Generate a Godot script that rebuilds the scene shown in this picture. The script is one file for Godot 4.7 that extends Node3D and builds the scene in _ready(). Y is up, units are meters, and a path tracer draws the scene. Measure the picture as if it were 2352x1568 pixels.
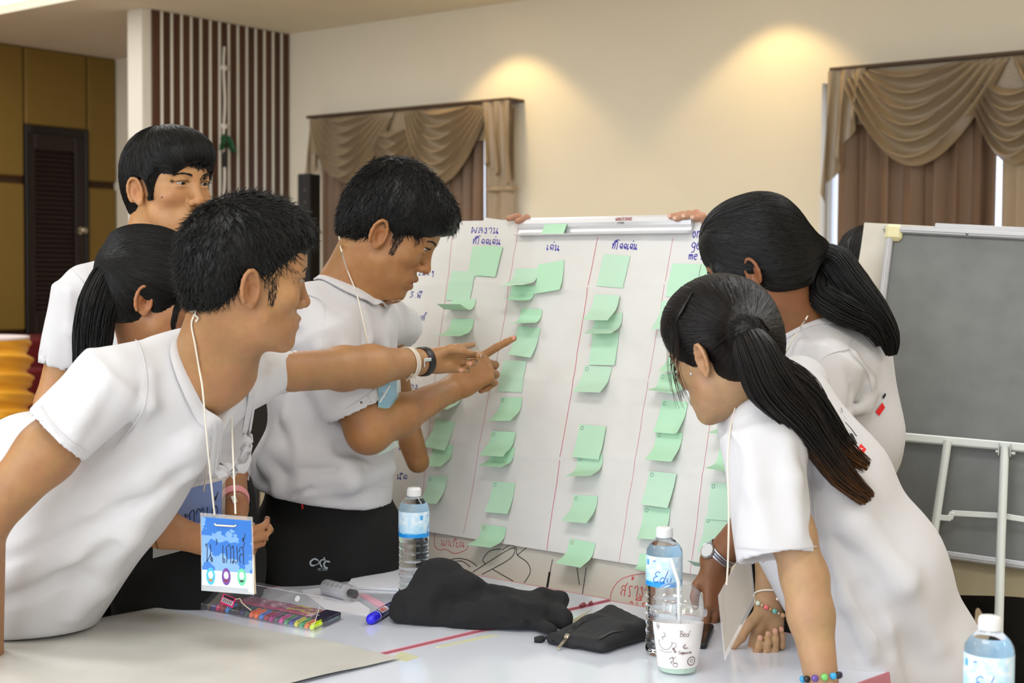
extends Node3D

const FL := 3267.0            # focal length in pixels of the 2352 x 1568 frame (a 50 mm lens)
var cam_basis: Basis
var cam_at := Vector3(0, 1.425, 0)
var wall_along := Vector3(cos(deg_to_rad(38.5)), 0, sin(deg_to_rad(38.5)))     # along the window wall
var wall_out := Vector3(-sin(deg_to_rad(38.5)), 0, cos(deg_to_rad(38.5)))      # out of it, into the hall
var room_origin := Vector3(-1.5765, 0, -10.0898)
var room_basis: Basis
var taken := {}
var rng := RandomNumberGenerator.new()

# the point that the photograph shows at a pixel, at a measured distance along the lens axis
func P(x: float, y: float, d: float) -> Vector3:
	return cam_at + cam_basis * Vector3((x - 1176.0) / FL, (784.0 - y) / FL, -1.0) * d

func pix(p: Vector3) -> Vector2:
	var q := cam_basis.inverse() * (p - cam_at)
	return Vector2(1176.0 - FL * q.x / q.z, 784.0 + FL * q.y / q.z)

func on_plane(x: float, y: float, p0: Vector3, n: Vector3) -> Vector3:
	var r := P(x, y, 1.0) - cam_at
	return cam_at + r * ((p0 - cam_at).dot(n) / r.dot(n))

func on_table(x: float, y: float, h := 0.75) -> Vector3:
	return on_plane(x, y, Vector3(0, h, 0), Vector3.UP)

func room(a: float, y: float, b: float) -> Vector3:
	return room_origin + wall_along * a + Vector3.UP * y + wall_out * b

# ---------------------------------------------------------------- mesh building
class Buf:
	var v := PackedVector3Array()
	var n := PackedVector3Array()
	var c := PackedColorArray()
	var uv := PackedVector2Array()
	var i := PackedInt32Array()
	var col := Color.WHITE

	func vert(p: Vector3, nn: Vector3, cc: Color, t := Vector2.ZERO) -> int:
		v.push_back(p); n.push_back(nn); c.push_back(cc); uv.push_back(t)
		return v.size() - 1

	func face(a: int, b: int, d: int) -> void:      # turned so that its front agrees with its normals
		if (v[b] - v[a]).cross(v[d] - v[a]).dot(n[a] + n[b] + n[d]) > 0.0:
			i.push_back(a); i.push_back(d); i.push_back(b)
		else:
			i.push_back(a); i.push_back(b); i.push_back(d)

	func flat(p: Array, nn: Vector3, uvs := []) -> void:     # a convex flat face
		var s := v.size()
		for k in p.size():
			vert(p[k], nn, col, uvs[k] if uvs.size() else Vector2.ZERO)
		for k in range(1, p.size() - 1):
			face(s, s + k, s + k + 1)

	func box(t: Transform3D, size: Vector3, bev := 0.0) -> void:
		var h := size * 0.5
		bev = minf(bev, minf(h.x, minf(h.y, h.z)) * 0.9)
		var pt := func(s: Vector3, ax: int) -> Vector3:
			var q := s * h
			for k in 3:
				if k != ax: q[k] -= s[k] * bev
			return t * q
		for ax in 3:
			var b := (ax + 1) % 3
			var d := (ax + 2) % 3
			for sg in [-1.0, 1.0]:
				var q := []
				for w in [[-1, -1], [1, -1], [1, 1], [-1, 1]]:
					var s := Vector3.ZERO
					s[ax] = sg; s[b] = w[0]; s[d] = w[1]
					q.append(pt.call(s, ax))
				var nn := Vector3.ZERO
				nn[ax] = sg
				flat(q, (t.basis * nn).normalized())
			if bev > 0.0:
				for s1 in [-1.0, 1.0]:
					for s2 in [-1.0, 1.0]:
						var q2 := []
						for w in [[-1, 0], [1, 0], [1, 1], [-1, 1]]:
							var s := Vector3.ZERO
							s[ax] = w[0]; s[b] = s1; s[d] = s2
							q2.append(pt.call(s, b if w[1] == 0 else d))
						var nn := Vector3.ZERO
						nn[b] = s1; nn[d] = s2
						flat(q2, (t.basis * nn).normalized())
		if bev > 0.0:
			for sx in [-1.0, 1.0]:
				for sy in [-1.0, 1.0]:
					for sz in [-1.0, 1.0]:
						var s := Vector3(sx, sy, sz)
						flat([pt.call(s, 0), pt.call(s, 1), pt.call(s, 2)], (t.basis * s).normalized())

	func grid(nu: int, nv: int, f: Callable, flip := false, back := 0.0, tint: Variant = null) -> void:
		# a sheet; with back > 0 it is a closed skin of that thickness
		var pts := PackedVector3Array()
		for y in nv + 1:
			for x in nu + 1:
				pts.push_back(f.call(float(x) / nu, float(y) / nv))
		var nr := PackedVector3Array()
		for y in nv + 1:
			for x in nu + 1:
				var dx := pts[y * (nu + 1) + mini(x + 1, nu)] - pts[y * (nu + 1) + maxi(x - 1, 0)]
				var dy := pts[mini(y + 1, nv) * (nu + 1) + x] - pts[maxi(y - 1, 0) * (nu + 1) + x]
				var nn := dx.cross(dy).normalized()
				nr.push_back(-nn if flip else nn)
		for side in (2 if back > 0.0 else 1):
			var s := v.size()
			for y in nv + 1:
				for x in nu + 1:
					var k := y * (nu + 1) + x
					var cc: Color = tint.call(float(x) / nu, float(y) / nv) if tint != null else col
					vert(pts[k] - nr[k] * back * side, nr[k] if side == 0 else -nr[k], cc, Vector2(float(x) / nu, float(y) / nv))
			for y in nv:
				for x in nu:
					var k := s + y * (nu + 1) + x
					face(k, k + 1, k + nu + 2)
					face(k, k + nu + 2, k + nu + 1)
		if back > 0.0:
			var rim := []
			for x in nu + 1: rim.append(x)
			for y in range(1, nv + 1): rim.append(y * (nu + 1) + nu)
			for x in range(nu - 1, -1, -1): rim.append(nv * (nu + 1) + x)
			for y in range(nv - 1, 0, -1): rim.append(y * (nu + 1))
			var mid := Vector3.ZERO
			for k in rim: mid += pts[k] / rim.size()
			for k in rim.size():
				var p: int = rim[k]
				var q: int = rim[(k + 1) % rim.size()]
				var nn := (pts[q] - pts[p]).cross(nr[p]).normalized()
				if nn.dot(pts[p] - mid) < 0: nn = -nn
				flat([pts[p], pts[q], pts[q] - nr[q] * back, pts[p] - nr[p] * back], nn)

	func tube(pts: Array, rad: Variant, sides := 6, caps := true, cols := []) -> void:
		var m := pts.size()
		var s := v.size()
		var side := Vector3.ZERO
		for k in m:
			var t: Vector3 = (pts[mini(k + 1, m - 1)] - pts[maxi(k - 1, 0)]).normalized()
			if k == 0:
				side = t.cross(Vector3.UP if absf(t.y) < 0.9 else Vector3.RIGHT).normalized()
			else:
				side = (side - t * side.dot(t)).normalized()
			var up := t.cross(side)
			var r: float = rad[k] if rad is Array or rad is PackedFloat32Array else rad
			var cc: Color = cols[k] if cols.size() else col
			for j in sides:
				var q := side * cos(TAU * j / sides) + up * sin(TAU * j / sides)
				vert(pts[k] + q * r, q, cc, Vector2(float(j) / sides, float(k) / m))
		for k in m - 1:
			for j in sides:
				var a := s + k * sides + j
				var b := s + k * sides + (j + 1) % sides
				face(a, b, b + sides)
				face(a, b + sides, a + sides)
		if caps:
			for e in [0, m - 1]:
				var t: Vector3 = (pts[0] - pts[1]).normalized() if e == 0 else (pts[m - 1] - pts[m - 2]).normalized()
				var ring := []
				for j in sides: ring.append(v[s + e * sides + j])
				var was := col
				if cols.size(): col = cols[e]
				flat(ring, t)
				col = was

	func lathe(t: Transform3D, prof: Array, segs := 32) -> void:     # profile of (radius, height, crease?) round t's y axis
		for k in prof.size() - 1:
			var a: Vector2 = prof[k]
			var b: Vector2 = prof[k + 1]
			var na := Vector2(b.y - a.y, a.x - b.x).normalized()
			var n0 := na
			var n1 := na
			if k > 0:
				var z: Vector2 = prof[k - 1]
				var nz := Vector2(a.y - z.y, z.x - a.x).normalized()
				if nz.dot(na) > 0.6: n0 = (nz + na).normalized()
			if k < prof.size() - 2:
				var z: Vector2 = prof[k + 2]
				var nz := Vector2(z.y - b.y, b.x - z.x).normalized()
				if nz.dot(na) > 0.6: n1 = (nz + na).normalized()
			var s := v.size()
			for j in segs + 1:
				var q := Vector3(cos(TAU * j / segs), 0, sin(TAU * j / segs))
				vert(t * (q * a.x + Vector3.UP * a.y), (t.basis * (q * n0.x + Vector3.UP * n0.y)).normalized(), col, Vector2(float(j) / segs, a.y))
				vert(t * (q * b.x + Vector3.UP * b.y), (t.basis * (q * n1.x + Vector3.UP * n1.y)).normalized(), col, Vector2(float(j) / segs, b.y))
			for j in segs:
				var a0 := s + j * 2
				if a.x > 1e-6: face(a0, a0 + 1, a0 + 2)
				if b.x > 1e-6: face(a0 + 1, a0 + 3, a0 + 2)

	func ribbon(pts: Array, nrm: Array, w: float) -> void:     # a pen stroke lying on a surface
		var m := pts.size()
		if m < 2: return
		var s := v.size()
		for k in m:
			var t: Vector3 = (pts[mini(k + 1, m - 1)] - pts[maxi(k - 1, 0)])
			var q := t.cross(nrm[k]).normalized() * w * 0.5
			vert(pts[k] + q, nrm[k], col)
			vert(pts[k] - q, nrm[k], col)
		for k in m - 1:
			face(s + k * 2, s + k * 2 + 1, s + k * 2 + 2)
			face(s + k * 2 + 1, s + k * 2 + 3, s + k * 2 + 2)

	func mesh() -> ArrayMesh:
		var a := []
		a.resize(Mesh.ARRAY_MAX)
		a[Mesh.ARRAY_VERTEX] = v; a[Mesh.ARRAY_NORMAL] = n; a[Mesh.ARRAY_COLOR] = c; a[Mesh.ARRAY_TEX_UV] = uv; a[Mesh.ARRAY_INDEX] = i
		var m := ArrayMesh.new()
		m.add_surface_from_arrays(Mesh.PRIMITIVE_TRIANGLES, a)
		return m

func numbered(s: String) -> String:
	var k: int = taken.get(s, 0)
	taken[s] = k + 1
	return s if k == 0 else "%s_%03d" % [s, k]

func obj(called: String, b: Buf, m: Material, parent: Node = self) -> MeshInstance3D:
	var o := MeshInstance3D.new()
	o.name = numbered(called) if parent == self else called
	o.mesh = b.mesh()
	o.material_override = m
	o.cast_shadow = GeometryInstance3D.SHADOW_CASTING_SETTING_ON
	parent.add_child(o, true)
	return o

func tag(o: Node, label := "", category := "", group := "", kind := "") -> Node:
	if label: o.set_meta("label", label)
	if category: o.set_meta("category", category)
	if group: o.set_meta("group", group)
	if kind: o.set_meta("kind", kind)
	return o

func thing(called: String, label: String, category: String, group := "") -> Node3D:
	var o := Node3D.new()
	o.name = numbered(called)
	add_child(o)
	tag(o, label, category, group)
	return o

func struct(called: String, b: Buf, m: Material) -> MeshInstance3D:
	var o := MeshInstance3D.new()
	o.name = called
	o.mesh = b.mesh()
	o.material_override = m
	add_child(o, true)
	tag(o, "", "", "", "structure")
	return o

func at(p: Vector3, b := Basis.IDENTITY) -> Transform3D:
	return Transform3D(b, p)

func rot(x: Vector3, y: Vector3, z: Vector3) -> Basis:
	return Basis(x, y, z)

# ---------------------------------------------------------------- materials
func mat(c: Color, rough := 0.6, metal := 0.0) -> StandardMaterial3D:
	var m := StandardMaterial3D.new()
	m.albedo_color = c
	m.roughness = rough
	m.metallic = metal
	return m

func vmat(rough := 0.6) -> StandardMaterial3D:      # takes its colours from the vertices (given as sRGB)
	var m := mat(Color.WHITE, rough)
	m.vertex_color_use_as_albedo = true
	m.vertex_color_is_srgb = true
	return m

func noise_tex(freq: float, lo: Color, hi: Color, size := 512, oct := 4, seed_ := 1) -> NoiseTexture2D:
	var f := FastNoiseLite.new()
	f.seed = seed_
	f.frequency = freq
	f.fractal_octaves = oct
	var t := NoiseTexture2D.new()
	t.noise = f
	t.width = size
	t.height = size
	t.seamless = true
	var g := Gradient.new()
	g.set_color(0, lo)
	g.set_color(1, hi)
	t.color_ramp = g
	return t

func mottled(lo: Color, hi: Color, per_metre: float, rough: float, freq := 0.02, oct := 4, seed_ := 1) -> StandardMaterial3D:
	var m := mat(Color.WHITE, rough)
	m.albedo_texture = noise_tex(freq, lo, hi, 512, oct, seed_)
	m.uv1_triplanar = true
	m.uv1_world_triplanar = true
	m.uv1_scale = Vector3.ONE * per_metre
	return m

func relief(m: StandardMaterial3D, freq: float, cm: float, seed_ := 3) -> StandardMaterial3D:
	m.heightmap_enabled = true
	m.heightmap_texture = noise_tex(freq, Color.BLACK, Color.WHITE, 512, 3, seed_)
	m.heightmap_scale = cm
	return m

func clear_plastic(alpha := 0.08, tint := Color(1, 1, 1)) -> StandardMaterial3D:
	var m := mat(Color(tint.r, tint.g, tint.b, alpha), 0.05)
	m.transparency = BaseMaterial3D.TRANSPARENCY_ALPHA
	return m
# ---------------------------------------------------------------- bodies and cloth: smooth fields meshed as surface nets
class Prim:
	var t := 0          # 0 tapered capsule, 1 the same with flat ends, 2 ellipsoid, 3 half-space
	var op := 0         # 0 join, 1 carve
	var a: Vector3
	var ba: Vector3
	var il := 0.0
	var ln := 0.0
	var ra := 0.0
	var rb := 0.0
	var k := 0.02
	var ax := Vector3.ZERO
	var sc := 1.0
	var inv: Basis
	var rr: Vector3

	func dist(p: Vector3) -> float:
		if t == 0:
			var q := p - a
			if sc != 1.0: q -= ax * (q.dot(ax) * (1.0 - 1.0 / sc))
			var h := clampf(q.dot(ba) * il, 0.0, 1.0)
			return (q - ba * h).length() - ra - (rb - ra) * h
		if t == 2:
			var q := inv * (p - a)
			var u := q / rr
			var k0 := u.length()
			var k1 := (u / rr).length()
			return k0 * (k0 - 1.0) / maxf(k1, 1e-6)
		if t == 1:
			var q := p - a
			if sc != 1.0: q -= ax * (q.dot(ax) * (1.0 - 1.0 / sc))
			var h := q.dot(ba) * il
			var hc := clampf(h, 0.0, 1.0)
			return maxf((q - ba * h).length() - ra - (rb - ra) * hc, maxf(-h, h - 1.0) * ln)
		return (p - a).dot(ba)

class Field:
	var ps: Array[Prim] = []

	func cap(a: Vector3, b: Vector3, ra: float, rb: float, k := 0.02, op := 0, flat := false, ax := Vector3.ZERO, sc := 1.0) -> Prim:
		var q := Prim.new()
		q.t = 1 if flat else 0
		q.a = a
		q.ba = b - a
		q.ax = ax
		q.sc = sc
		if sc != 1.0: q.ba -= ax * (q.ba.dot(ax) * (1.0 - 1.0 / sc))
		q.il = 1.0 / maxf(q.ba.length_squared(), 1e-9)
		q.ln = q.ba.length()
		q.ra = ra; q.rb = rb; q.k = k; q.op = op
		ps.append(q)
		return q

	func ell(c: Vector3, r: Vector3, b := Basis.IDENTITY, k := 0.02, op := 0) -> Prim:
		var q := Prim.new()
		q.t = 2
		q.a = c; q.rr = r; q.k = k; q.op = op
		q.inv = b.orthonormalized().inverse()
		ps.append(q)
		return q

	func cut(p: Vector3, n: Vector3, k := 0.005) -> void:      # takes away what lies beyond p along n
		var q := Prim.new()
		q.t = 3
		q.op = 1
		q.a = p; q.ba = -n.normalized(); q.k = k
		ps.append(q)

	static func ev(l: Array[Prim], p: Vector3) -> float:
		var d := 10.0
		for q in l:
			var e := q.dist(p)
			if q.op == 0:
				var h := maxf(q.k - absf(d - e), 0.0)
				d = minf(d, e) - (h * h * 0.25 / q.k if h > 0.0 else 0.0)
			else:
				e = -e
				var h := maxf(q.k - absf(d - e), 0.0)
				d = maxf(d, e) + (h * h * 0.25 / q.k if h > 0.0 else 0.0)
		return d

	func at(p: Vector3) -> float:
		return ev(ps, p)

	func normal(p: Vector3) -> Vector3:
		const E := 0.002
		var d := at(p)
		return Vector3(at(p + Vector3(E, 0, 0)) - d, at(p + Vector3(0, E, 0)) - d, at(p + Vector3(0, 0, E)) - d).normalized()

	func hit(o: Vector3, dir: Vector3, far := 1.5) -> Vector3:      # first surface point along a line
		var t := 0.0
		for s in 90:
			var d := at(o + dir * t)
			if d < 0.0008 or t > far: break
			t += d * 0.8
		return o + dir * t

	func settle(p: Vector3, off := 0.0) -> Vector3:     # nearest surface point, roughly
		for s in 4:
			var d := at(p) - off
			if absf(d) < 0.0005: break
			p -= normal(p) * d * 0.9
		return p

	static func sift(l: Array[Prim], c: Vector3, hd: float) -> Array[Prim]:      # what matters within hd of c
		var dm := 10.0
		var ds := PackedFloat32Array()
		for q in l:
			var e := q.dist(c)
			ds.push_back(e)
			if q.op == 0: dm = minf(dm, e)
		var near: Array[Prim] = []
		if dm > hd * 1.2 + 0.04: return near
		for k in l.size():
			var q := l[k]
			if (q.op == 0 and ds[k] < dm + 2.2 * hd + q.k) or (q.op == 1 and ds[k] < hd * 1.2 + q.k): near.append(q)
		return near

	func bounds() -> AABB:
		var b := AABB()
		var first := true
		for q in ps:
			if q.op != 0: continue
			var c: AABB
			if q.t == 2:
				var r := maxf(q.rr.x, maxf(q.rr.y, q.rr.z))
				c = AABB(q.a - Vector3.ONE * r, Vector3.ONE * 2 * r)
			else:
				var r := maxf(q.ra, q.rb) * maxf(q.sc, 1.0)
				var bb := q.ba
				if q.sc != 1.0: bb += q.ax * (bb.dot(q.ax) * (q.sc - 1.0))
				c = AABB(q.a, Vector3.ZERO).expand(q.a + bb).grow(r)
			b = c if first else b.merge(c)
			first = false
		return b

	func mesh(buf: Buf, cell: float, disp: Variant = null, tint: Variant = null, clip := AABB(), smooth := 1, skip: Array[AABB] = []) -> void:
		const N := 6
		var box := bounds().grow(cell * 2.5)
		if clip.size != Vector3.ZERO: box = box.intersection(clip)
		var o := box.position
		var nb := Vector3i((box.size / (cell * N)).ceil())
		var sx := nb.x * N + 2
		var sy := nb.y * N + 2
		var hd := cell * N * 0.87 + cell
		var cells := {}
		var edges := PackedInt64Array()
		var pts := PackedVector3Array()
		var g := PackedFloat32Array()
		g.resize((N + 1) ** 3)
		var sh := cell * N * 4 * 0.87 + cell
		for sb in ((nb.x + 3) / 4) * ((nb.y + 3) / 4) * ((nb.z + 3) / 4):
			var s4 := Vector3i(sb % ((nb.x + 3) / 4), (sb / ((nb.x + 3) / 4)) % ((nb.y + 3) / 4), sb / (((nb.x + 3) / 4) * ((nb.y + 3) / 4))) * 4
			var some := sift(ps, o + (Vector3(s4) + Vector3.ONE * 2.0) * cell * N, sh)
			if some.is_empty(): continue
			for bi in 64:
					var bx := s4.x + bi % 4
					var by := s4.y + (bi / 4) % 4
					var bz := s4.z + bi / 16
					if bx >= nb.x or by >= nb.y or bz >= nb.z: continue
					var o2 := o + Vector3(bx, by, bz) * cell * N
					var c := o2 + Vector3.ONE * cell * N * 0.5
					var skipped := false
					for q in skip:
						if q.encloses(AABB(o2, Vector3.ONE * cell * N)): skipped = true
					if skipped: continue
					var near := sift(some, c, hd)
					if near.is_empty(): continue
					var dc := ev(near, c)
					if absf(dc) > hd * 1.25: continue
					var m := 0
					for z in N + 1:
						for y in N + 1:
							for x in N + 1:
								g[m] = ev(near, o2 + Vector3(x, y, z) * cell)
								m += 1
					for z in N:
						for y in N:
							for x in N:
								var w := (z * (N + 1) + y) * (N + 1) + x
								var f := [g[w], g[w + 1], g[w + 7], g[w + 8], g[w + 49], g[w + 50], g[w + 56], g[w + 57]]
								var ins := 0
								for k in 8:
									if f[k] < 0.0: ins += 1
								if ins == 0 or ins == 8: continue
								var sum := Vector3.ZERO
								var cnt := 0
								for e in EDGE:
									var d0: float = f[e[0]]
									var d1: float = f[e[1]]
									if (d0 < 0.0) != (d1 < 0.0):
										var s := d0 / (d0 - d1)
										sum += CORNER[e[0]].lerp(CORNER[e[1]], s)
										cnt += 1
								var gx := bx * N + x
								var gy := by * N + y
								var gz := bz * N + z
								var key := (gz * sy + gy) * sx + gx
								cells[key] = pts.size()
								pts.push_back(o2 + (Vector3(x, y, z) + sum / cnt) * cell)
								var s0: bool = f[0] < 0.0
								if s0 != (f[1] < 0.0): edges.push_back((key * 3 + 0) * 2 + (1 if s0 else 0))
								if s0 != (f[2] < 0.0): edges.push_back((key * 3 + 1) * 2 + (1 if s0 else 0))
								if s0 != (f[4] < 0.0): edges.push_back((key * 3 + 2) * 2 + (1 if s0 else 0))
		var dk := [1, sx, sx * sy]
		var quads := PackedInt32Array()
		for e in edges:
			var s0 := e & 1
			var r := e >> 1
			var ax := r % 3
			var key := r / 3
			var u: int = dk[(ax + 1) % 3]
			var w: int = dk[(ax + 2) % 3]
			if not (cells.has(key - u) and cells.has(key - w) and cells.has(key - u - w)): continue
			var q := [cells[key], cells[key - u], cells[key - u - w], cells[key - w]]
			if s0 == 0: q.reverse()
			for k in 4: quads.push_back(q[k])
		for pass_ in smooth:      # evens out the net
			var acc := PackedVector3Array()
			acc.resize(pts.size())
			var num := PackedInt32Array()
			num.resize(pts.size())
			for k in range(0, quads.size(), 4):
				for j in 4:
					var a0 := quads[k + j]
					var a1 := quads[k + (j + 1) % 4]
					acc[a0] += pts[a1]; num[a0] += 1
					acc[a1] += pts[a0]; num[a1] += 1
			for k in pts.size():
				if num[k] > 0: pts[k] = pts[k].lerp(acc[k] / num[k], 0.45)
		for pass_ in 2:
			var nr := PackedVector3Array()
			nr.resize(pts.size())
			for k in range(0, quads.size(), 4):
				var a := pts[quads[k]]
				var fn := (pts[quads[k + 2]] - a).cross(pts[quads[k + 3]] - pts[quads[k + 1]])
				for j in 4: nr[quads[k + j]] += fn
			for k in nr.size(): nr[k] = nr[k].normalized()
			if pass_ == 0 and disp != null:
				for k in pts.size(): pts[k] += nr[k] * disp.call(pts[k], nr[k])
				continue
			var s := buf.v.size()
			for k in pts.size():
				buf.vert(pts[k], nr[k], tint.call(pts[k], nr[k]) if tint != null else buf.col)
			for k in range(0, quads.size(), 4):
				var q := [s + quads[k], s + quads[k + 1], s + quads[k + 2], s + quads[k + 3]]
				buf.face(q[0], q[1], q[2])
				buf.face(q[0], q[2], q[3])
			break

	const CORNER := [Vector3(0, 0, 0), Vector3(1, 0, 0), Vector3(0, 1, 0), Vector3(1, 1, 0), Vector3(0, 0, 1), Vector3(1, 0, 1), Vector3(0, 1, 1), Vector3(1, 1, 1)]
	const EDGE := [[0, 1], [2, 3], [4, 5], [6, 7], [0, 2], [1, 3], [4, 6], [5, 7], [0, 4], [1, 5], [2, 6], [3, 7]]
# ---------------------------------------------------------------- camera, sky, lights
func set_up() -> void:
	var cam := Camera3D.new()
	cam.name = "camera"
	var pitch := atan(154.0 / FL)
	var right := Vector3(1, 0, 0)
	var up := Vector3(0, cos(pitch), -sin(pitch))
	var roll := 0.0072
	cam_basis = Basis(right * cos(roll) + up * sin(roll), up * cos(roll) - right * sin(roll), Vector3(0, sin(pitch), cos(pitch)))
	cam.transform = Transform3D(cam_basis, cam_at)
	cam.fov = rad_to_deg(2.0 * atan(784.0 / FL))
	cam.near = 0.05
	cam.far = 60.0
	var lens := CameraAttributesPhysical.new()
	lens.frustum_focal_length = 12.0 * FL / 784.0
	lens.frustum_focus_distance = 2.75
	lens.exposure_aperture = 5.6
	cam.attributes = lens
	add_child(cam)
	cam.fov = rad_to_deg(2.0 * atan(784.0 / FL))
	room_basis = Basis(wall_along, Vector3.UP, wall_out)
	var e := Environment.new()
	e.background_mode = Environment.BG_COLOR
	e.background_color = Color(0.86, 0.91, 1.0)
	e.background_energy_multiplier = 1.6
	e.tonemap_mode = Environment.TONE_MAPPER_LINEAR
	e.tonemap_exposure = EXPOSURE
	e.sdfgi_enabled = true
	e.ssao_enabled = true
	e.ssil_enabled = true
	var we := WorldEnvironment.new()
	we.name = "surroundings"
	we.environment = e
	add_child(we)
	rng.seed = 7

const EXPOSURE := 1.68
const H := 3.1     # ceiling height

func rbox(b: Buf, a0: float, a1: float, y0: float, y1: float, b0: float, b1: float, bev := 0.0) -> void:
	b.box(at(room((a0 + a1) / 2, (y0 + y1) / 2, (b0 + b1) / 2), room_basis), Vector3(a1 - a0, y1 - y0, b1 - b0), bev)

func part_box(called: String, parent: Node, m: Material, a0: float, a1: float, y0: float, y1: float, b0: float, b1: float, bev := 0.0) -> MeshInstance3D:
	var b := Buf.new()
	rbox(b, a0, a1, y0, y1, b0, b1, bev)
	return obj(called, b, m, parent)

func ceiling_lamp(a: float, b: float, energy: float, sa := 1.2, sb := 0.6) -> void:
	var t := thing("ceiling_light", "", "light", "")
	part_box("frame", t, mat(Color(0.92, 0.92, 0.9), 0.5), a - sa / 2 - 0.04, a + sa / 2 + 0.04, H - 0.035, H, b - sb / 2 - 0.04, b + sb / 2 + 0.04, 0.004)
	var glow := mat(Color(0.95, 0.95, 0.95), 0.4)
	glow.emission_enabled = true
	glow.emission = Color(1, 0.98, 0.95)
	glow.emission_energy_multiplier = 1.2
	part_box("diffuser", t, glow, a - sa / 2, a + sa / 2, H - 0.045, H - 0.03, b - sb / 2, b + sb / 2)
	var l := AreaLight3D.new()
	l.name = "lamp"
	l.area_size = Vector2(sa, sb)
	l.area_range = 25.0
	l.light_energy = energy
	l.light_color = Color(0.97, 0.985, 1.0)
	l.shadow_enabled = true
	t.add_child(l)
	l.transform = Transform3D(Basis(wall_along, wall_out, Vector3.UP), room(a, H - 0.06, b))
	tag(t, "flat white ceiling light panel, one of nine alike panels above the tables", "light", "ceiling light panels above the hall")

func downlight(a: float, b: float, energy: float) -> void:
	var t := thing("downlight", "", "light", "")
	var bu := Buf.new()
	bu.lathe(at(room(a, H - 0.012, b)), [Vector2(0.05, 0.0), Vector2(0.075, 0.0), Vector2(0.075, 0.012), Vector2(0.05, 0.012), Vector2(0.05, 0.0)], 24)
	obj("ring", bu, mat(Color(0.9, 0.9, 0.88), 0.4), t)
	var g := mat(Color(1, 0.95, 0.85), 0.4)
	g.emission_enabled = true
	g.emission = Color(1, 0.85, 0.6)
	g.emission_energy_multiplier = 4.0
	var d := Buf.new()
	d.lathe(at(room(a, H - 0.01, b)), [Vector2(0.0, 0.0), Vector2(0.05, 0.0), Vector2(0.05, 0.009)], 24)
	obj("bulb", d, g, t)
	var l := SpotLight3D.new()
	l.name = "lamp"
	l.spot_angle = 52.0
	l.spot_angle_attenuation = 0.35
	l.spot_range = 12.0
	l.spot_attenuation = 2.0
	l.light_energy = energy
	l.light_color = Color(1.0, 0.86, 0.60)
	l.light_size = 0.05
	l.shadow_enabled = true
	t.add_child(l)
	l.transform = Transform3D(Basis(wall_along, wall_out, Vector3.UP), room(a, H - 0.03, b))
	tag(t, "small round warm downlight in the ceiling close to the window wall", "light", "warm downlights along the window wall")

func lights() -> void:
	for a in [3.6, 6.6, 9.6]:
		for b in [3.4, 6.2, 8.8]:
			ceiling_lamp(a, b, 1.5)
	for k in 3:      # daylight through the rear windows
		var l := AreaLight3D.new()
		l.name = "daylight_window_%d" % (k + 3)
		l.area_size = Vector2(2.2, 1.9)
		l.area_range = 25.0
		l.light_energy = 3.0
		l.light_color = Color(0.93, 0.97, 1.0)
		l.shadow_enabled = true
		add_child(l)
		l.transform = Transform3D(Basis(wall_along, Vector3.UP, wall_out), room(2.6 + k * 2.7, 1.75, 9.97))
	for a in [2.05, 3.85, 5.9, 8.0]:
		downlight(a, 0.36, 0.42)

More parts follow.
